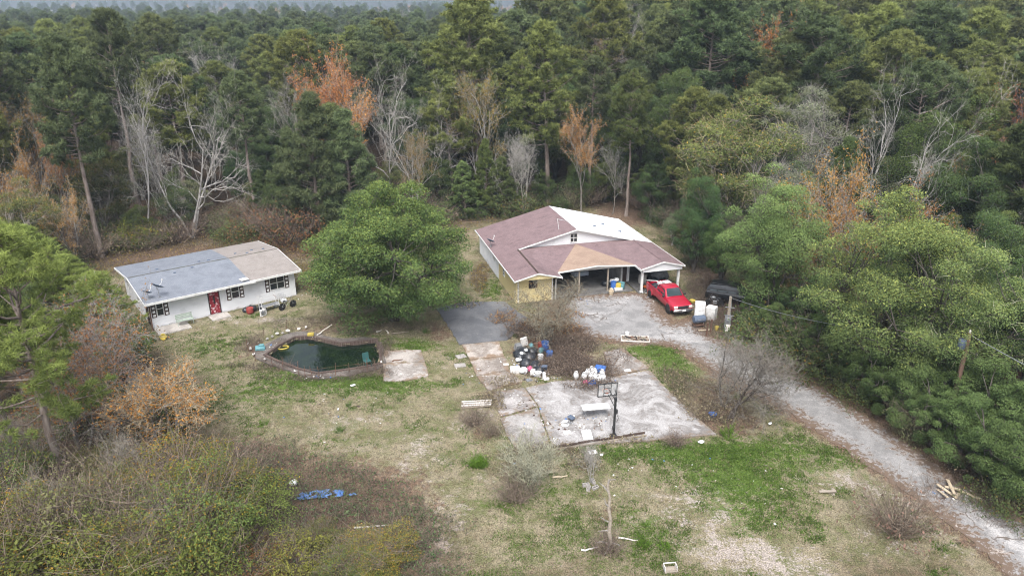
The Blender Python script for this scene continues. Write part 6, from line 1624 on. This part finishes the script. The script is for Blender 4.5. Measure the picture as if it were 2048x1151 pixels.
obj('seat', MB().box((.35, .1, .22), (.45, .42, .08), ch=.03, tilt=(.3, .2, 0)), M['greyfab'], t); obj('backrest', MB().box((-.25, .25, .16), (.4, .4, .07), ch=.03, tilt=(-.3, .1, .2)), M['white'], t)
obj('stem', MB().tube([(.3, .1, .15), (-.1, -.1, .12)], .03, 6), M['black'], t)
for k in range(5): a = k * 1.257; obj('leg', MB().tube([(-.1, -.1, .12), (-.1 + .32 * math.cos(a), -.1 + .25 * math.sin(a), .06 + .1 * (k % 2))], .02, 5), M['steel'], t)
g = G(1143, 843); solo('tub_lid', MB().lathe([(.01, 0), (.26, 0), (.27, .04), (.2, .05), (.01, .05)], 14), M['white'], 'white round lid beside the broken chair', 'lid', (g[0] - .45, g[1] - .5, .08))
# edging rails at the near side of the court
a, b_ = G(1063, 903), G(1290, 868)
L_ = math.dist(a, b_); an = math.atan2(b_[1] - a[1], b_[0] - a[0])
t = thing('court_edging', 'long dark wooden edging rail along the near side of the court', 'edging', ((a[0] + b_[0]) / 2, (a[1] + b_[1]) / 2, 0), an)
for k in range(5):
    w = L_ / 5
    obj('rail', MB().box((-L_ / 2 + w * (k + .5), .02 * (-1) ** k, .12), (w - .04, .09, .12), tilt=(0, 0, .006 * (-1) ** k)), M['darkwood'], t); obj('rail', MB().box((-L_ / 2 + w * (k + .5), -.26 + .03 * (k % 2), .09), (w - .05, .06, .1)), M['wood'], t)
for px, py, d, rz, m, lab in ((1185, 906, (.5, .35, .05), .3, 'whitepaint', 'flat white scrap below the court edging'), (1203, 911, (.25, .2, .06), 1.0, 'whitebag', 'tiny white scrap below the court edging'), (1402, 886, (.42, .3, .14), .5, 'whitebag', 'crumpled white scrap at the right corner of the court'), (1134, 866, (.5, .4, .03), .2, 'pale', 'pale square tile lying on the court'), (1255, 742, (.5, .3, .03), .2, 'whitepaint', 'small white sheet on the upper slab'),
                             (706, 772, (.45, .25, .08), .4, 'whitebag', 'white scrap on the grass below the pool'), (588, 971, (.5, .5, .3), .7, 'whitebag', 'white plastic bag lying in the scrub'), (1540, 849, (.3, .2, .1), .7, 'whitebag', 'white scrap on the grass near the drive'), (1012, 730, (.4, .3, .03), .1, 'pale', 'pale scrap on the walkway by the bags')):
    g = G(px, py); solo('scrap_sheet', MB().blob((0, 0, d[2] / 2), (d[0] / 2, d[1] / 2, d[2] / 2), jr, .3, (8, 6)) if m == 'whitebag' else MB().box((0, 0, d[2] / 2 + .005), d, tilt=(.03, .02, 0)), M[m], lab, 'litter', (g[0], g[1], .065), rz)

# ================================================================== rubbish heap by the walkway
def gp(px, py, z=.0): g = G(px, py); return (g[0], g[1], z)
heap = [(1050, 712, .48), (1060, 722, .50), (1040, 720, .42), (1052, 733, .46), (1070, 737, .45), (1046, 707, .40), (1064, 708, .42), (1078, 745, .4), (1035, 712, .35)]
labs = ['black rubbish bag at the back of the heap', 'black rubbish bag in the middle of the heap', 'black rubbish bag at the left flank of the heap', 'black rubbish bag low in the front of the heap', 'black rubbish bag at the right front of the heap', 'black rubbish bag under the grey cartons', 'black rubbish bag behind the white tub', 'black rubbish bag next to the slate cushion', 'black rubbish bag at the far left of the heap']
bags([gp(px, py, .02) + (r,) for px, py, r in heap], M['bag'], labs, group='rubbish heap bags')
bags([gp(1043, 720, .5) + (.16,), gp(1036, 725, .15) + (.18,), gp(1052, 716, .62) + (.15,), gp(1047, 745, .03) + (.3,), gp(1040, 728, .3) + (.14,)], M['whitebag'], ['white bag on top of the black bags', 'white bag spilling off the left of the heap', 'small white bag at the top of the heap', 'white bag in front of the heap beside the pink one', 'small white bag low on the left of the heap'], group='white bags on the heap')
bags([gp(1060, 742, .05) + (.26,)], M['pink'], ['pink bundle at the front of the heap'], name='pink_bundle', cat='bundle')
junk_box('storage_tote', gp(1030, 743), (.72, .48, .38), .1, M['white'], 'white plastic tote at the front left of the heap', 'tote')
junk_box('carton', gp(1036, 706, .3), (.5, .4, .5), .5, M['steel'], 'grey carton on the left of the heap', 'carton', tilt=(.2, .1, 0))
junk_box('carton', gp(1048, 702, .5), (.55, .2, .7), .3, M['pale'], 'upright grey panel at the top of the heap', 'panel', tilt=(.1, -.2, 0))
bags([gp(1062, 703, .42) + (.22,)], M['teal'], ['turquoise bag on the back of the heap'], name='turquoise_bag')
drum(gp(1072, 698), .24, .5, M['rust'], 'brown pot at the back of the heap', name='plant_pot', cat='pot')
drum(gp(1081, 699), .24, .62, M['redplastic'], 'red drum behind the heap')
drum(gp(1090, 700), .3, .75, M['blue'], 'blue drum behind the heap next to the red one')
drum(gp(1099, 713), .26, .48, M['blue'], 'dark blue bucket right of the heap', name='bucket', cat='bucket')
drum(gp(1081, 720), .22, .48, M['white'], 'white bucket right of the black bags', name='bucket', cat='bucket')
drum(gp(1082, 706), .2, .4, M['teal'], 'grey-teal pot between the drums', name='plant_pot', cat='pot')
t = thing('toilet', 'white porcelain-like bowl and tank lying at the front of the heap', 'bowl', gp(1076, 752), R(-20))
obj('bowl', MB().lathe([(.16, 0), (.2, .1), (.26, .28), (.28, .36), (.2, .38), (.12, .2), (.01, .16)], 16), M['white'], t); obj('tank', MB().box((-.42, .05, .26), (.3, .45, .36), ch=.03), M['white'], t); obj('pedestal', MB().box((-.15, .02, .1), (.4, .26, .2), ch=.03), M['white'], t)
solo('slate_cushion', MB().box((0, 0, .4), (.55, .2, .5), ch=.06, tilt=(.5, 0, 0)), M['greyfab'], 'slate blue cushion propped at the right of the heap', 'cushion', gp(1087, 744), .1)
junk_box('white_pipe_elbow', gp(1088, 757), (.22, .22, .55), .3, M['white'], 'white upright plastic downpipe piece at the right of the heap', 'pipe', ch=.04)
junk_box('white_pipe_shoe', gp(1093, 759), (.4, .2, .18), .1, M['white'], 'white plastic pipe shoe on the ground at the right of the heap', 'pipe', ch=.04)
g = gp(1058, 760); solo('scrap_sheet', MB().box((0, 0, .03), (.5, .35, .02), tilt=(.1, .1, 0)), M['steel'], 'grey scrap sheet in front of the heap', 'litter', g, .6)
# propane tanks
def tank_mesh():
    return MB().lathe([(.13, 0), (.15, .02), (.15, .04), (.19, .12), (.2, .2), (.2, .34), (.18, .42), (.12, .47), (.05, .49)], 14)
tm, cm = tank_mesh().mesh('propane_shell', M['white'], True), MB().lathe([(.13, .44), (.13, .56), (.12, .57), (.11, .56), (.11, .44)], 14).mesh('propane_collar', M['white'])
vm = MB().tube([(0, 0, .47), (0, 0, .56)], .025, 6).box((.04, 0, .54), (.08, .05, .04)).mesh('propane_valve', M['steel'])
PLACE = ['at the front of the cluster', 'front second from the court side', 'third in the front row', 'at the right end of the front row', 'in the back row beside the blue cooler', 'in the back row, left', 'in the middle of the cluster', 'set apart at the left of the cluster', 'at the rear left by the brush', 'leaning in the brush at the far left']
for i, (px, py) in enumerate(((1182, 760), (1190, 761), (1197, 764), (1206, 762), (1204, 754), (1175, 753), (1189, 752), (1168, 760), (1183, 748), (1152, 758))):
    t = thing('propane_tank', 'white propane tank ' + PLACE[i], 'propane tank', gp(px, py, .06), jr.random() * 6, 'propane tanks on the court')
    link('shell', tm, t); link('collar', cm, t); link('valve', vm, t)
t = thing('cooler', 'blue cooler chest behind the propane tanks', 'cooler', gp(1200, 747, .05), R(-20))
obj('chest', MB().box((0, 0, .22), (.75, .45, .4), ch=.04), M['tarp'], t); obj('lid', MB().box((0, .05, .48), (.78, .48, .1), ch=.03, tilt=(.12, 0, 0)), M['blue'], t); obj('handle', MB().tube([(-.4, 0, .3), (-.45, 0, .42), (-.4, 0, .5)], .015, 5), M['white'], t)
bags([gp(1172, 768, .05) + (.2,)], M['pink'], ['pink bundle at the brush edge by the tanks'], name='pink_bundle', cat='bundle')
solo('plastic_crate', MB().box((0, 0, .02), (.55, .4, .03)).box((0, -.19, .14), (.55, .02, .24)).box((0, .19, .14), (.55, .02, .24)).box((-.265, 0, .14), (.02, .36, .24)).box((.265, 0, .14), (.02, .36, .24)), M['blue'], 'blue crate in front of the propane tanks', 'crate', gp(1183, 770, .06), .2)
# framed tray on the drive
t = thing('white_tray', 'long white-framed tray full of debris on the drive edge', 'tray', gp(1270, 679, .04), R(-6))
for s_ in (-1, 1):
    obj('side_rail', MB().box((0, s_ * .5, .06), (2.3, .05, .1)), M['pale'], t); obj('end_rail', MB().box((s_ * 1.12, 0, .06), (.05, .94, .09)), M['pale'], t)
obj('tray_floor', MB().box((0, 0, .03), (2.18, .93, .03)), M['wood'], t)
mb = MB()
for k in range(60): mb.box((jr.uniform(-1, 1), jr.uniform(-.38, .38), .06 + .05 * jr.random()), (.05 + .2 * jr.random(), .04 + .12 * jr.random(), .05), jr.random() * 3, k % 3, tilt=(jr.normal() * .3, jr.normal() * .3, 0))
tag(obj('debris', mb, [M['dark'], M['wood'], M['rust']], t), kind='stuff')
drum(gp(1254, 672, .04), .16, .34, M['white'], 'white bucket at the far side of the debris tray', name='bucket', cat='bucket')
# slabs, boards, planks
for px, py, d, rz, lab in ((922, 713, (.75, .6, .06), .5, 'pale flagstone beside the walkway, farther of two'), (920, 731, (.85, .55, .06), .2, 'pale flagstone beside the walkway, nearer of two')):
    solo('flagstone', MB().box((0, 0, .05), d, ch=.015, tilt=(.02, .03, 0)), M['block'], lab, 'flagstone', gp(px, py), rz)
t = thing('board_stack', 'grey weathered boards stacked at the left end of the court', 'boards', gp(955, 810), R(6))
for k in range(6): obj('board', MB().box((jr.normal() * .08, -.35 + .14 * k, .1 + .05 * (k % 2)), (1.9 + .2 * jr.random(), .13, .04), rz=jr.normal() * .04, tilt=(.02, .02 * jr.normal(), 0)), M['pale'] if k % 2 else M['wood'], t)
def planks(cx, cy, n, L, lab, m, spread=.6, cat='plank', grp=None):
    for k in range(n):
        solo('plank', MB().box((0, 0, .05 + .05 * k), (L * (.6 + .6 * jr.random()), .12 + .06 * jr.random(), .04), tilt=(jr.normal() * .05, jr.normal() * .08, 0)), m, lab[k] if isinstance(lab, list) else lab, cat, (cx + jr.normal() * spread, cy + jr.normal() * spread * .5, 0), jr.random() * 3.1, grp)
g = G(1898, 985); planks(g[0], g[1], 6, 1.3, 'pale splintered plank in the scrap pile beside the drive', M['palewood'], .4, grp='planks of the scrap pile beside the drive')
g = G(1662, 984); planks(g[0], g[1], 3, .8, 'grey board on the bare sand by the rounded shrub', M['wood'], .25, grp='boards on the bare sand')
for px, py, L, rz, lab, m in ((745, 1055, 1.9, .12, 'long pale pole lying in the scrub', 'pale'), (2040, 965, 1.6, -.5, 'broken pale log at the right border', 'palewood'), (1120, 955, .9, .25, 'short pale stick on the grass by the blocks', 'palewood'), (1255, 1080, 1.0, -.2, 'curved pale branch right of the dead trunk', 'pale'), (1180, 1100, .9, .3, 'pale branch left of the dead trunk', 'pale'), (650, 664, 1.8, 1.0, 'pale pole propped on the far pool edge', 'pale'), (800, 667, 1.4, .2, 'grey stick under the oak', 'wood'), (775, 665, .8, 2.0, 'grey log under the oak', 'pale'), (758, 664, .5, .7, 'grey stump under the oak', 'pale'), (795, 722, .8, .3, 'dark stick on the concrete pad beside the pool', 'rust')):
    g = G(px, py); n = 6; f = np.linspace(-.5, .5, n)
    P = np.column_stack([f * L, jr.normal(size=n) * .03, .07 + jr.random(n) * .03 + (.25 * (f + .5) if 'propped' in lab else 0)])
    solo('fallen_branch' if 'pole' not in lab else 'loose_pole', MB().tube(P, np.linspace(.05, .03, n), 6), M[m], lab, 'branch' if 'pole' not in lab else 'pole', (g[0], g[1], .02), rz)
# concrete blocks round the sapling
def cblock():
    mb = MB()
    mb.box((0, -.08, .1), (.39, .03, .19)); mb.box((0, .08, .1), (.39, .03, .19))
    for x in (-.18, 0, .18): mb.box((x, 0, .1), (.03, .13, .188))
    return mb.mesh('concrete_block', M['block'])
cb_ = cblock()
for px, py, rz, lab in ((1172, 972, .2, 'left'), (1177, 979, 1.2, 'nearest'), (1190, 977, .6, 'right'), (1186, 965, 1.8, 'farthest')):
    tag(link('concrete_block', cb_, None, gp(px, py), (0 if lab != 'right' else .2, 0, rz)), 'hollow concrete block at the sapling foot, the %s one' % lab, 'concrete block', 'blocks round the sapling')
# dead trunk standing in the near grass
g = G(1217, 1098)
t = thing('dead_trunk', 'broken dead tree trunk with stubs standing in the near grass', 'dead tree', (g[0], g[1], 0))
P = np.array([(0, 0, -.1), (.08, .0, .6), (-.02, .06, 1.1), (.03, .1, 1.8), (-.09, .2, 2.4), (-.03, .3, 2.9), (-.16, .42, 3.5), (-.12, .5, 3.9)])
obj('trunk', MB().tube(P, [.15, .10, .11, .075, .085, .06, .07, .02], 9), M['wood'], t)
for a, b_ in (((.0, .1, 1.6), (-.5, 0, 2.0)), ((0, .2, 2.4), (-.3, .3, 2.9)), ((-.1, .35, 3.2), (-.6, .5, 3.7)), ((-.15, .45, 3.6), (.2, .3, 4.0)), ((0, 0, .5), (.6, -.2, .25)), ((0, 0, .4), (-.7, -.1, .5)), ((.02, .05, 1.1), (-.6, -.2, 1.3)), ((.0, .0, .3), (-.3, -.5, .05))):
    m_ = (np.array(a) + b_) / 2 + jr.normal(size=3) * .08
    obj('stub', MB().tube([a, m_, b_], [.05, .035, .015], 5), M['bark'], t)
# small white box at the bottom border
t = thing('pet_crate', 'small white wire-sided box at the bottom border', 'box', gp(1340, 1140), .1)
obj('tray', MB().box((0, 0, .06), (.62, .4, .1), ch=.02), M['wood'], t)
for s_ in (-1, 1): obj('end_panel', MB().box((s_ * .3, 0, .22), (.03, .38, .24)), M['pale'], t)
obj('bar', MB().box((0, .18, .32), (.58, .03, .04)), M['white'], t)
# blue tarp shreds
def tarp(px, py, sx, sy, lab, seed):
    rg = np.random.default_rng(seed); n = 14
    X, Y = np.meshgrid(np.linspace(-1, 1, n), np.linspace(-1, 1, n))
    Z = .06 + .12 * fbm(X * 3 + seed, Y * 3, 1, seed) + .06 * rg.random((n, n))
    V = np.stack([X * sx + .1 * rg.normal(size=(n, n)), Y * sy + .06 * rg.normal(size=(n, n)), Z], -1).reshape(-1, 3)
    i = (np.arange(n - 1)[:, None] * n + np.arange(n - 1)[None]).ravel(); F = np.stack([i, i + 1, i + n + 1, i + n], 1)
    c = V[F].mean(1); k = fbm(c[:, 0] * 2 + 9, c[:, 1] * 2, .8, seed) > .44
    solo('tarp_scrap', MB().add(V, F[k]), M['tarp'], lab, 'tarp', gp(px, py), .1)
tarp(652, 990, .85, .35, 'torn blue tarp in the scrub, the larger middle piece', 5); tarp(692, 989, .5, .25, 'torn blue tarp in the scrub, the right-hand piece', 6); tarp(610, 995, .35, .25, 'torn blue tarp in the scrub, the small left piece', 7)
g = G(1440, 832); solo('blue_tub', MB().lathe([(.2, 0), (.26, .2), (.28, .22), (.2, .2), (.01, .05)], 14), M['blue'], 'blue tub under the bare tree at the court corner', 'tub', (g[0] - .5, g[1], 0))

# ================================================================== pool clutter
PZ = -.18
def float_ring(px, py, m, lab, r=.3):
    solo('pool_float', MB().tube([(r * 1.4 * math.cos(a), r * math.sin(a), .03) for a in np.linspace(0, 6.283, 18)], .06, 6), m, lab, 'float', (*G(px, py)[:2], PZ), .4, smooth=True)
float_ring(566, 691, M['yellowp'], 'yellow ring floating in the pool')
junk_box('yellow_box', (*G(622, 673)[:2], .14), (.5, .3, .2), .1, M['yellowp'], 'yellow plastic box on the far pool edge', 'box')
for px, py, r, m, lab in ((545, 676, .25, 'block', 'grey lump on the pool edge'), (555, 671, .28, 'whitebag', 'white lump on the pool edge'), (566, 669, .22, 'block', 'grey lump right of the white one on the pool edge'), (576, 666, .34, 'whitebag', 'largest white lump on the far pool edge'), (598, 661, .25, 'pale', 'pale lump on the far pool edge'), (613, 658, .28, 'whitebag', 'white bundle at the top of the pool edge'), (502, 701, .3, 'block', 'grey rubble at the left tip of the pool'), (508, 712, .28, 'pale', 'pale rubble at the left tip of the pool'), (530, 722, .25, 'block', 'grey rubble on the near pool edge'), (590, 745, .18, 'whitebag', 'white scrap on the near pool edge'), (763, 727, .2, 'whitebag', 'white lump at the right corner of the pool'), (535, 680, .2, 'block', 'small grey lump on the left pool edge')):
    g = G(px, py); solo('rubble_lump', MB().blob((0, 0, r * .45), (r * .6, r * .42, r * .4), jr, .55, (7, 5)), M[m] if m != 'whitebag' else M['pale'], lab, 'rubble', (g[0], g[1], .07), jr.random() * 6, 'rubble round the pool')
solo('teal_slide_piece', MB().box((0, 0, .15), (.75, .5, .22), ch=.06, tilt=(.1, .1, 0)).box((.1, .1, .32), (.4, .25, .12), ch=.03), M['teal'], 'turquoise plastic piece at the left tip of the pool', 'plastic', gp(521, 700, .07), .3)
t = thing('pool_chair', 'dark green plastic chair at the near right pool edge', 'chair', gp(735, 732, .08), .6)
gm = mat('dark_green_plastic', (.03, .09, .085), (.025, .07, .07), 3, .5)
obj('seat', MB().box((0, 0, .4), (.5, .48, .05), ch=.01), gm, t); obj('backrest', MB().box((0, .24, .68), (.5, .05, .55), ch=.01, tilt=(-.15, 0, 0)), gm, t)
for sx in (-.2, .2):
    for sy in (-.2, .2): obj('leg', MB().tube([(sx, sy, .4), (sx * 1.15, sy * 1.15, 0)], .022, 5), gm, t)
t = thing('pool_fence', 'remains of a wire fence on thin rusty posts round the pool', 'fence')
FP = [(497, 702), (512, 722), (545, 735), (566, 741), (597, 752), (611, 757), (626, 757), (640, 756), (671, 751), (700, 748), (735, 744), (752, 740), (573, 662), (528, 678)]
for k, (px, py) in enumerate(FP):
    g = G(px, py); h = .95 + .25 * jr.random()
    obj('fence_post', MB().tube([(g[0], g[1], 0), (g[0] + jr.normal() * .08, g[1] + jr.normal() * .08, h)], .022, 5), M['rust'], t)
for z in (.35, .8):
    mb = MB(); mb.tube([(*G(px, py)[:2], z + .04 * jr.normal()) for px, py in FP[:12]], .007, 3); obj('wire', mb, M['rust'], t)

# ================================================================== beside the white house
def wl(u, v, z=0): x, y = loc2(WH_O, WH_A, u, v); return (x, y, z)
t = thing('garden_bench', 'pale green metal garden bench against the white house wall', 'bench', wl(2.75, -.15, .1), WH_A)
gm2 = mat('pale_green_metal', (.36, .42, .36), (.28, .33, .28), 4, .6)
for k in range(4): obj('slat', MB().box((0, -.2 + .12 * k, .42), (1.35, .09, .025)), gm2, t)
for k in range(3): obj('slat', MB().box((0, .27, .55 + .14 * k), (1.35, .03, .1)), gm2, t)
for s_ in (-1, 1):
    obj('leg', MB().tube([(s_ * .6, -.22, .44), (s_ * .62, -.27, 0)], .022, 5), gm2, t); obj('leg', MB().tube([(s_ * .6, .24, .9), (s_ * .6, .26, .42), (s_ * .62, .32, 0)], .022, 5), gm2, t)
    obj('armrest', MB().tube([(s_ * .62, .26, .66), (s_ * .62, -.22, .64), (s_ * .62, -.24, .42)], .018, 5), gm2, t)
t = thing('metal_rack', 'white tubular rack frame beside the white house window', 'rack', wl(9.6, -1.3), WH_A + .1)
for x in (-.8, .8):
    for y in (-.3, .3): obj('upright', MB().tube([(x, y, 0), (x, y, 1.5)], .03, 6), M['white'], t)
for z in (.5, 1.45):
    for y in (-.3, .3): obj('rail', MB().tube([(-.8, y, z), (.8, y, z)], .02, 5), M['white'], t)
obj('shelf', MB().box((0, 0, .52), (1.55, .55, .02)), M['steel'], t)
t = thing('box_fan', 'grey box fan lying out in front of the rack', 'fan', wl(8.7, -2.2), WH_A + .3)
for s_ in (-1, 1): obj('casing', MB().box((s_ * .27, 0, .3), (.05, .13, .6)), M['white'], t); obj('casing', MB().box((0, 0, .3 + s_ * .275), (.49, .128, .05)), M['white'], t)
mb = MB()
for k in range(9): mb.box((-.22 + .055 * k, -.05, .3), (.01, .02, .49))
obj('grille', mb, M['steel'], t)
obj('fan_blades', MB().lathe([(.05, -.02), (.05, .02)], 10, (0, 0, .3), rot=(R(90), 0, 0)).box((0, 0, .3), (.38, .02, .1), tilt=(.3, 0, 0)).box((0, 0, .3), (.1, .021, .38), tilt=(0, 0, .3)), M['greyfab'], t)
two_wheeler('bicycle', 'old bicycle on the ground right of the white rack', 'bicycle', wl(11.0, -2.0, .0), WH_A + .2, False, M['steel'], .03)
drum(wl(8.0, -.9), .3, .5, M['redplastic'], 'red and white tub beside the white house junk', name='plastic_tub', cat='tub')
bags([wl(8.3, -.5) + (.38,), wl(7.8, -.4) + (.3,), wl(9.1, -.7) + (.34,)], M['bag'], ['black bag against the white house under the middle window', 'small black bag left of the junk by the white house', 'black bag behind the white rack'])
bags([wl(10.4, -.8) + (.3,), wl(11.3, -.3) + (.28,)], M['whitebag'], ['white bundle inside the rack by the white house', 'white bundle near the right corner of the white house'])
junk_box('carton', wl(8.9, -1.6), (.5, .4, .3), WH_A, M['white'], 'small white carton in front of the rack', 'carton')
t = thing('shopping_cart', 'grey wire cart by the white house right window', 'cart', wl(10.9, -.7), WH_A)
mb = MB()
for k in range(7): mb.tube([(-.4 + .13 * k, -.25, .45), (-.4 + .13 * k, -.28, .95)], .008, 3).tube([(-.4 + .13 * k, .25, .45), (-.4 + .13 * k, .28, .95)], .008, 3).tube([(-.4 + .13 * k, -.25, .45), (-.4 + .13 * k, .25, .45)], .008, 3)
for z in (.6, .78, .95):
    for y in (-.27, .27): mb.tube([(-.42, y, z), (.42, y, z)], .010, 4)
obj('basket', mb, M['steel'], t)
for x in (-.35, .35):
    for y in (-.2, .2): obj('wheel', MB().lathe([(.01, -.02), (.07, -.02), (.07, .02), (.01, .02)], 10, (x, y, .07), rot=(R(90), 0, 0)), M['rubber'], t); obj('leg', MB().tube([(x, y, .1), (x, y, .45)], .012, 4), M['steel'], t)
obj('handle', MB().tube([(-.45, -.27, .95), (-.55, -.27, 1.02), (-.55, .27, 1.02), (-.45, .27, .95)], .014, 5), M['redplastic'], t)
g = G(327, 677); t = thing('yellow_bucket', 'yellow plastic bucket lying in front of the white house', 'bucket', (g[0], g[1], .22), 0.5)
t.rotation_euler = (R(78), 0, .5)
obj('shell', MB().lathe([(.2, -.3), (.24, .28), (.26, .3), (.22, .3), (.18, -.26), (.01, -.26)], 16), M['yellowp'], t); obj('rim', MB().lathe([(.25, .2), (.27, .22), (.25, .24)], 16), M['yellowp'], t)

# ================================================================== small litter
def litter():
    rg = np.random.default_rng(44); mb = MB()
    for px, py, rx, ry, n, z in ((1055, 735, 1.8, 1.6, 130, .03), (1075, 755, 1.6, .7, 50, .04), (1190, 765, 1.6, .7, 40, .07), (1150, 850, 3.0, 1.2, 90, .07), (1040, 810, 1.6, 1.4, 60, .07), (560, 690, 2.4, 1.6, 60, .08), (640, 755, 3, .6, 30, .05), (560, 590, 2.2, 1.2, 60, .03), (1300, 590, 1.2, 1.6, 50, .05), (1180, 600, 3, .8, 60, .06), (1480, 980, 5, 3, 24, .02), (700, 820, 7, 4, 40, .02), (1250, 930, 5, 1.5, 24, .02), (960, 760, 2, 2, 40, .03), (1890, 985, 1.2, .9, 40, .04)):
        c = G(px, py)
        for _ in range(n):
            x, y = c[0] + rg.normal() * rx * .5, c[1] + rg.normal() * ry * .5
            if inside(np.array([x]), np.array([y]), POOL)[0]: continue
            s_ = .04 + .13 * rg.random() ** 2
            mb.box((x, y, z + .02), (s_, s_ * (.3 + .6 * rg.random()), .012 + .03 * rg.random()), rg.random() * 3, int(rg.choice(6, p=[.28, .22, .2, .14, .08, .08])), tilt=(rg.normal() * .25, rg.normal() * .25, 0))
    tag(obj('litter', mb, [M['pale'], M['white'], M['wood'], M['darkwood'], M['tarp'], M['rust']], smooth=False), 'small scraps of rubbish strewn over the yard and court', kind='stuff')
litter()
# ================================================================== haze
def haze():
    mb = MB().box((0, 640, 15.0), (2340, 1720, 36.0))
    m = bpy.data.materials.new('pale_haze'); m.use_nodes = True
    t = m.node_tree; t.nodes.clear()
    out = t.nodes.new('ShaderNodeOutputMaterial'); v = t.nodes.new('ShaderNodeVolumePrincipled')
    v.inputs['Color'].default_value = (.72, .86, 1.0, 1); v.inputs['Density'].default_value = .00031; v.inputs['Anisotropy'].default_value = .2
    t.links.new(v.outputs[0], out.inputs['Volume'])
    tag(obj('haze', mb, m), 'thin bluish haze over the woods', kind='stuff')
haze()
